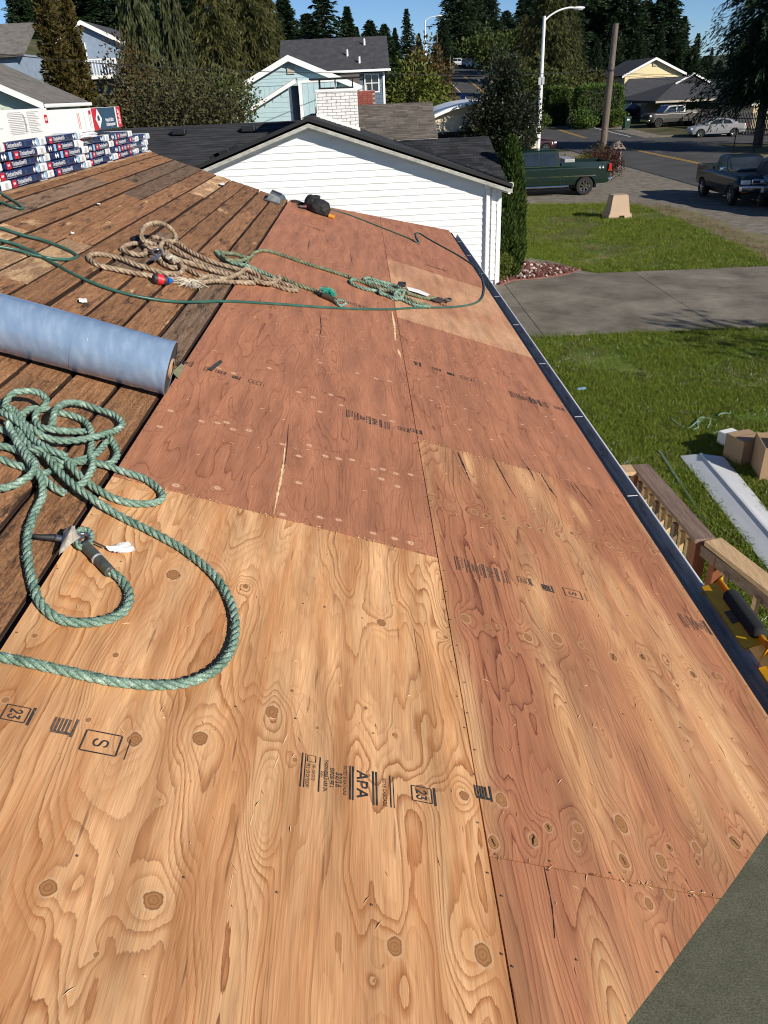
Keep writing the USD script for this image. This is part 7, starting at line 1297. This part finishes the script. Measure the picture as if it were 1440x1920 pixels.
def bundle(variant, label, loc, group):
    t = thing('shingle_bundle', label, 'shingle bundle', loc, 0, group)
    part(t, 'wrapper', rbox(-BW, 0, .0, BL, .001, BH-.001, .010), 'wrap_navy', 30); off = .0 if variant else .30
    part(t, 'white_end', rbox(-BW-.002, .002, BL-.17, BL+.004, -.0005, BH+.001, .011) if variant else rbox(-BW-.002, .002, BL-.2, BL+.004, -.0005, BH+.001, .011), 'wrap_white', 30)
    part(t, 'barcode_text', cat3([T(box(.0022, .003, 0, .05, 0, .003), (0, BL-.12, .012+.0065*k)) for k in range(6)]), 'print_grey')
    part(t, 'red_panel', yz([(off+.02, .004), (off+.10, .004), (off+.10, BH-.006), (off+.02, BH-.006)], .0006, .0003), 'print_red'); part(t, 'panel_mark', T(txt('GAF', .016, .05, True), (.001, off+.035, .024)), 'print_white')
    part(t, 'lettering', T(txt('TimberlineHD', .030, .30), (.0006, off+.125, .020)), 'print_white'); part(t, 'small_print', T(box(0, .0006, 0, .18, 0, .004), (.0006, off+.13, .008)), 'print_grey')
    if variant:
        part(t, 'diamond', yz([(.48, BH/2), (.505, .008), (.53, BH/2), (.505, BH-.008)], .0004, .0004), 'box_blue'); d0 = .66; part(t, 'light_band', yz([(.745, .003), (.80, .003), (.80, BH-.004), (.745, BH-.004)], .0006, .0003), 'wrap_light_blue')
    else: d0 = .07; part(t, 'light_band', yz([(.215, .003), (.27, .003), (.27, BH-.004), (.215, BH-.004)], .0006, .0003), 'wrap_light_blue')
    for k in (0, 1): part(t, 'white_diamond', yz([(d0+k*.05, BH/2), (d0+.023+k*.05, .008), (d0+.046+k*.05, BH/2), (d0+.023+k*.05, BH-.010)], .0006, .0004), 'print_white')
    return t
first = {}; rB = np.random.default_rng(15); ords = ['lowest', 'second', 'third', 'fourth', 'fifth', 'top']
for st, (ys0, nl, zb_) in enumerate([((5.30, 6.31, 7.32), 6, 3.945), ((8.36, 9.37), 5, 3.945), ((10.36,), 4, 3.95)]):
    for k in range(nl):
        for i, y0 in enumerate(ys0):
            var = int(rB.random() < .62); lab = f"navy and white wrapped shingle bundle, {ords[k]} layer, {['near', 'far', 'farthest'][st]} stack, {'only column' if len(ys0) == 1 else ['left', 'middle', 'right'][i] if len(ys0) == 3 else ['left', 'right'][i]+' column'}"
            loc = (XF-.004+rB.uniform(-.015, .010)-(.02 if st else 0), y0+(.16 if k % 2 else 0)+rB.uniform(-.04, .04)-(.45 if st == 2 else 0), zb_+k*(BH+.002)); GBn = 'shingle bundles stacked along the roof ridge'
            if var not in first: first[var] = bundle(var, lab, loc, GBn)
            else: copy(first[var], lab, 'shingle bundle', loc, rB.normal(0, .012), GBn)
# cartons on the bundles
def carton(label, loc, L, D_, Hh, rz=0.): t = thing('carton', label, 'carton', loc, rz); part(t, 'box', rbox(-D_, 0, 0, L, 0, Hh, .004, 6), 'box_white'); return t
zt1 = 3.945+6*(BH+.002)+.002
c1 = carton('long white printed carton on the near shingle stack', (XF-.02, 6.62, zt1-.005), 1.0, .34, .215)
for k in range(13): part(c1, 'print_line', box(.0003, .001, .12+.02*(k % 3 == 0), .40+.03*((k*7) % 4), .04+k*.0125, .045+k*.0125), 'print_grey'); part(c1, 'print_line', box(.0003, .001, .52, .78-.03*((k*5) % 4), .04+k*.0125, .045+k*.0125), 'print_grey')
part(c1, 'emblem', yz([(.43, .03), (.46, .06), (.475, .1), (.46, .16), (.42, .19), (.44, .11)], .0008, .0003), 'print_grey'); part(c1, 'red_mark', yz([(.90, .10), (.97, .10), (.97, .165), (.90, .165)], .0008, .0003), 'print_red'); part(c1, 'red_mark_text', T(txt('GAF', .024, .05, True), (.0012, .91, .12)), 'print_white')
c2 = carton('white carton cut by the left picture edge on the near shingle stack', (XF-.0, 5.75, zt1-.005), .82, .34, .17); part(c2, 'tape', box(.0003, .001, 0, .82, .09, .095), 'print_grey')
zt2 = 3.945+5*(BH+.002)+.002
c3_ = carton('red, white and blue printed carton on the far shingle stack', (XF-.02, 8.30, zt2+.05), 1.62, .34, .205)
R_ = lambda a, b, c, d, m, o=.0003: part(c3_, 'printed_panel', yz([(a, c), (b, c), (b, d), (a, d)], .0006, o), m)
R_(.56, .74, .002, .203, 'print_red'); R_(.74, 1.40, .002, .203, 'box_blue'); R_(1.40, 1.45, .002, .203, 'box_white'); R_(1.45, 1.617, .002, .203, 'print_red')
part(c3_, 'white_chevron', yz([(.66, .10), (.75, .01), (.88, .10), (.75, .195)], .0006, .0009), 'print_white'); part(c3_, 'roof_mark', yz([(.72, .085), (.80, .085), (.80, .12), (.76, .14), (.72, .12)], .0006, .0015), 'box_blue')
part(c3_, 'lettering', T(txt('Peel & Stick', .032, .30, True), (.0012, 1.0, .07)), 'print_white'); part(c3_, 'lettering', T(txt('Underlayment', .03, .34, True), (.0012, 1.0, .028)), 'print_white'); m = txt('GAF', .075, .15, True); m = T(m, (0, 0, 0)); v = m.vertices.copy(); m.vertices = np.c_[v[:, 0], -v[:, 2], v[:, 1]]; m = trimesh.Trimesh(m.vertices, m.faces, process=False); part(c3_, 'lettering', T(m, (.0012, 1.575, .03)), 'print_white')
for y in (.1, .14, .45, .49): part(c3_, 'print_line', box(.0003, .001, y, y+.012, .03, .17), 'print_red' if y < .3 else 'print_grey')
R_(.30, .306, .0, .2, 'print_grey'); part(c3_, 'red_mark', yz([(.46, .15), (.53, .15), (.53, .185), (.46, .185)], .0008, .0006), 'print_red')
def crumple(label, loc, r, seed): m = trimesh.creation.icosphere(4, 1.0); d = m.vertices.copy(); m.vertices = d*(1+.35*(meshkit.fbm(d*2.2+seed, 4, seed)-.5)*2)[:, None]*np.array(r); m.apply_translation(loc); single('plastic_wrap', m, 'wrap_white', label, 'plastic wrap', smooth=35)
crumple('crumpled white plastic wrap under the printed carton', (XF-.12, 8.62, zt2+.02), (.15, .42, .035), 3); crumple('crumpled white plastic wrap beside the far end of the near stack', (XF-.1, 8.33, 4.2), (.1, .12, .07), 5); crumple('torn white plastic wrap at the left edge of the near stack', (XF-.08, 6.35, zt1-.06), (.08, .14, .05), 7)
plain('tool_yellow', (.7, .48, .02), rough=.4); YT = thing('yellow_tool', 'yellow and black tool on the left carton', 'power tool', (XF-.2, 6.45, zt1+.165)); part(YT, 'tool_body', rbox(-.08, .08, -.16, .10, 0, .10, .03), 'tool_yellow', 30); part(YT, 'tool_grip', rbox(-.06, .06, .1, .26, 0, .06, .02), 'black_plastic', 30)

# ------------------------------------------------------------------ deck rail, ladder top, things on the lawn
noisy('cedar_fresh', [(.3, (.42, .27, .14)), (.6, (.56, .38, .21)), (.8, (.64, .46, .28))], scale=8, stretch=(6, .7, 6), rough=.7, fine=.2, fscale=60); noisy('cedar_weathered', [(.3, (.13, .085, .062)), (.6, (.22, .15, .115)), (.8, (.30, .22, .17))], scale=8, stretch=(6, .6, 6), rough=.8, bump=.2, fine=.25); noisy('post_stain', [(.3, (.16, .048, .018)), (.7, (.26, .085, .034))], scale=10, stretch=(4, 4, .6), rough=.6)
ZR_ = 1.60; A0, A1 = np.array([2.29, 5.93, ZR_]), np.array([2.355, 4.79, ZR_]); A2 = np.array([2.80, 3.30, ZR_-.05]); DK = thing('deck', 'timber deck rail with a weathered cap board and fresh cedar boards beside the gutter', 'deck', (2.0, 5.3, 0))
def cap(a, b, mat, w=.15): part(DK, 'cap_board', beam(a, b, w, .036), mat, world=True)
cap(A0+[.0, .10, 0], A1+[0, -.04, 0], 'cedar_weathered'); cap(A1+[.05, -.05, -.004], A2, 'cedar_fresh', .14); cap(A0+[-1.2, .02, .004], A0+[-.08, .02, .004], 'cedar_fresh', .15)
for a, b, mt in ((A0, A1, 'cedar_fresh'), (A1, A2, 'cedar_weathered')):
    d = (b-a)/np.linalg.norm(b-a); part(DK, 'top_rail', beam(a+[-.02, 0, -.075], b+[-.02, 0, -.075], .04, .09), mt, world=True); part(DK, 'bottom_rail', beam(a+[-.02, 0, -.86], b+[-.02, 0, -.86], .04, .09), mt, world=True)
n = 9
for k in range(n): q = A0+(A1-A0)*(k+.7)/(n+.4); part(DK, 'baluster', box(q[0]-.07, q[0]-.04, q[1]-.024, q[1]+.024, ZR_-.93, ZR_-.06), 'cedar_fresh' if k % 3 else 'cedar_weathered', world=True)
for t_ in (.22, .42, .78): q = A1+(A2-A1)*t_; part(DK, 'baluster', box(q[0]-.07, q[0]-.04, q[1]-.024, q[1]+.024, ZR_-.93, ZR_-.10), 'cedar_fresh', world=True)
for q in (A0+[-.03, .05, 0], A1+[-.02, .0, 0], A1+[.06, -.16, -.02], A1+(A2-A1)*.55): part(DK, 'post', rbox(q[0]-.045, q[0]+.045, q[1]-.045, q[1]+.045, 0, q[2]-.02, .006), 'post_stain', world=True)
for k in range(9): part(DK, 'deck_board', box(1.1, 2.28, 4.78+k*.143, 4.78+k*.143+.136, .56, .6), 'cedar_weathered', world=True)
# yellow ladder hooked over the gutter
LD = thing('ladder', 'yellow ladder top with black grip pads leaning at the gutter, right edge', 'ladder', (gx+.1, 2.2, gzz)); plain('ladder_yellow', (.90, .44, .006), rough=.42, var=.12, scale=14); plain('foam_black', (.012, .013, .013), rough=.9)
y1_, y0_ = 2.80, 1.25; xo_, xi_ = gx+.125, gx+.05; gzk = gzz; gzz = gzz+.04
for ya, yb in ((2.37, y1_), (1.84, 2.25), (y0_, 1.70)): part(LD, 'tray', prism([(xi_, ya, gzz-.020), (xi_, yb, gzz-.020), (xo_, yb, gzz+.006), (xo_, ya, gzz+.006)], .008, (0, 0, 1)), 'ladder_yellow', world=True)
for ya, yb in ((2.52, 2.60), (1.92, 2.02)): part(LD, 'worn_sticker', prism([(xi_+.015, ya, gzz-.0060), (xi_+.015, yb, gzz-.0060), (xi_+.05, yb, gzz+.0062), (xi_+.05, ya, gzz+.0062)], .0015, (0, 0, 1)), 'ink_faded', world=True); part(LD, 'rail_lip', cyl((xo_, y0_, gzz+.014), (xo_, y1_, gzz+.014), .013, 12), 'ladder_yellow', 40, world=True)
part(LD, 'end_wall', prism([(xi_, y1_, gzz-.06), (xo_+.012, y1_, gzz+.0), (xo_+.012, y1_, gzz+.04), (xi_+.06, y1_, gzz+.0)], .01, (0, 1, 0)), 'ladder_yellow', world=True); part(LD, 'outer_wall', box(xo_, xo_+.012, y0_, y1_, gzz-.16, gzz+.012), 'ladder_yellow', world=True)
for ya, yb in ((2.40, 2.70), (1.80, 2.09)): part(LD, 'grip_pad', rbox(xo_-.035, xo_+.032, ya, yb, gzz-.012, gzz+.048, .022), 'foam_black', 30, world=True)
for yc in (2.27, 1.72):
    th = np.linspace(0, math.pi*.55, 10); pr = [(xi_+.10*(1-math.cos(t)), gzz-.05+.075*math.sin(t)) for t in th]; out = []
    c = np.array([[xi_+.11*k/9, yc+.05*math.sin(k/9*math.pi*.6), gzz-.045+.066*k/9+.008] for k in range(10)]); cu = np.array([[xi_+.11*k/9+.0, yc-.02+.05*math.sin(k/9*math.pi*.6)+.03*(k/9), gzz-.01+.066*k/9+.012] for k in range(10)])
    V = np.vstack([c, cu]); k = np.arange(9); f = np.vstack([np.stack([k, k+1, 10+k+1], 1), np.stack([k, 10+k+1, 10+k], 1)]); m = trimesh.Trimesh(np.vstack([V, V+[0, .008, 0]]), np.vstack([f, f[:, ::-1]+20]), process=False); part(LD, 'rung_rib', m, 'ladder_yellow', world=True)
for x_ in (xo_-.02,): pass
plain('rail_fibre', (.62, .40, .02), rough=.5)
for yy in (1.5, 2.66): part(LD, 'ladder_rail', beam((xo_+.03, yy, gzz-.05), (xo_+.75, yy, 0.02), .03, .08, (0, 1, 0)), 'rail_fibre', world=True)
for k in range(6): t_ = .12+k*.15; part(LD, 'rung', cyl((xo_+.03+.72*t_, 1.5, (gzz-.05)*(1-t_)+.02*t_), (xo_+.03+.72*t_, 2.66, (gzz-.05)*(1-t_)+.02*t_), .016, 8), 'galv', world=True)
# folded white metal sheet on the grass
plain('sheet_metal', (.56, .58, .60), rough=.38, var=.05, coat=.2); g3 = lambda x, y, h=.02: np.array([*on_z(x, y, h)[:2], h])
F0, F1, Lp, Rp, Le, Re = g3(1315, 851, .09), g3(1440, 996, .09), g3(1275, 855), g3(1357, 857, .03), g3(1440, 1068), g3(1440, 957, .03); ext = lambda a, b: b+(b-a)*.9
SM = thing('folded_metal_sheet', 'long folded pale grey metal panel lying on the grass', 'metal sheet', (F1[0], F1[1], 0)); part(SM, 'left_face', prism([Lp, F0, ext(F0, F1), ext(Lp, Le)], .004, (0, 0, 1)), 'sheet_metal', world=True); part(SM, 'right_face', prism([F0, Rp, ext(Rp, Re), ext(F0, F1)], .004, (0, 0, 1)), 'sheet_metal', world=True); part(SM, 'fold_rib', beam(F0+[0, 0, .005], ext(F0, F1)+[0, 0, .005], .03, .02), 'sheet_metal', world=True)
def cbox(name, label, c, w, d, h, rz, mat, opened=False):
    t = thing(name, label, 'box', c, rz)
    if not opened: part(t, 'carton', rbox(-w/2, w/2, -d/2, d/2, 0, h, .008, 6), mat); part(t, 'seam_tape', box(-w/2+.01, w/2-.01, -.012, .012, h, h+.002), 'print_grey' if mat == 'box_white' else 'cardboard_dark')
    else:
        for a in ((-w/2, -w/2+.01, -d/2, d/2), (w/2-.01, w/2, -d/2, d/2), (-w/2+.01, w/2-.01, -d/2, -d/2+.01), (-w/2+.01, w/2-.01, d/2-.01, d/2)): part(t, 'side_panel', box(*a, 0, h), mat)
        part(t, 'bottom', box(-w/2, w/2, -d/2, d/2, .0, .012), mat); part(t, 'black_liner', rbox(-w/2+.015, w/2-.01, -d/2+.015, d/2-.015, .02, h-.05, .02), 'black_nylon')
        part(t, 'flap', T(box(-w/2, w/2, 0, d*.4, 0, .006), (0, d/2, h), rx=-1.0), mat)
    return t
plain('cardboard_dark', (.25, .16, .09), rough=.8)
b1 = on_z(1372, 842); cbox('carton', 'small white carton on the grass left of the cardboard boxes', (b1[0]+.02, b1[1]+.12, 0), .24, .26, .20, .35, 'box_white')
b2 = on_z(1392, 872); cbox('cardboard_box', 'closed brown cardboard box between the white carton and the open box', (b2[0]+.08, b2[1]+.20, 0), .36, .34, .34, .3, 'cardboard')
b3_ = on_z(1408, 895); OB = cbox('cardboard_box', 'open brown cardboard box with dark inside at the right edge', (b3_[0]+.40, b3_[1]+.05, 0), .62, .5, .46, -.22, 'cardboard', True); part(OB, 'shipping_label', box(.02, .2, -.2535, -.2505, .03, .16), 'paper_white'); part(OB, 'loose_tape', tube(spline([(-.2, -.256, .42), (-.16, -.27, .35), (-.17, -.26, .27)], .02), .006, 5), 'cedar_fresh')
# teal twine, strip, litter on the lawn
TW = thing('teal_rope', 'teal poly rope scraps tangled on the lawn left of the cartons', 'rope', on_z(1320, 795)); gz_ = lambda pts, o=.03: np.array([[*on_z(1240+x/5.645, 740+y/5.645, o)[:2], o+(.02*math.sin(x))] for x, y in pts])
for k, pts in enumerate([[(100, 240), (170, 310), (280, 350), (360, 310), (420, 250), (500, 240), (520, 270), (490, 350)], [(370, 350), (400, 300), (380, 270), (440, 240), (520, 250)], [(600, 220), (650, 200), (720, 190), (740, 150)], [(450, 430), (520, 410), (600, 390)], [(330, 370), (390, 350), (380, 310), (420, 270)]]): part(TW, 'rope_length', rope_mesh(spline(gz_(pts), .012), .011, None, 5, .06, k), 'green_rope', True, world=True)
q = on_z(1240+265/5.645, 740+215/5.645); single('litter', man(hull([q+np.array(v) for v in [(-.09, 0, 0), (.1, -.05, 0), (.08, .06, .0), (-.06, .05, .06), (.05, 0, .05)]])), 'brown_sleeve', 'small brown rag on the grass by the teal rope', 'rag')
q = on_z(1090, 731, .02); single('wrapper', prism([q+np.array(v) for v in [(-.07, -.04, .01), (.07, -.03, .02), (.08, .04, .03), (-.06, .05, .015)]], .006, (0, 0, 1)), 'wrap_light_blue', 'pale blue wrapper on the lawn near the gutter', 'litter')
qa, qb = on_z(1236, 846, .03), on_z(1302, 945, .03); single('metal_strip', beam(qa, qb+(qb-qa)*.25, .06, .02), 'hedge_green', 'green metal strip on the grass beside the deck rail', 'metal strip') if False else None
plain('strip_green', (.10, .15, .09), rough=.5); single('metal_strip', beam([qa[0], qa[1], .04], [*(qb+(qb-qa)*.25)[:2], .02], .035, .012), 'strip_green', 'green metal strip on the grass beside the deck rail', 'metal strip')

gzz = gzk
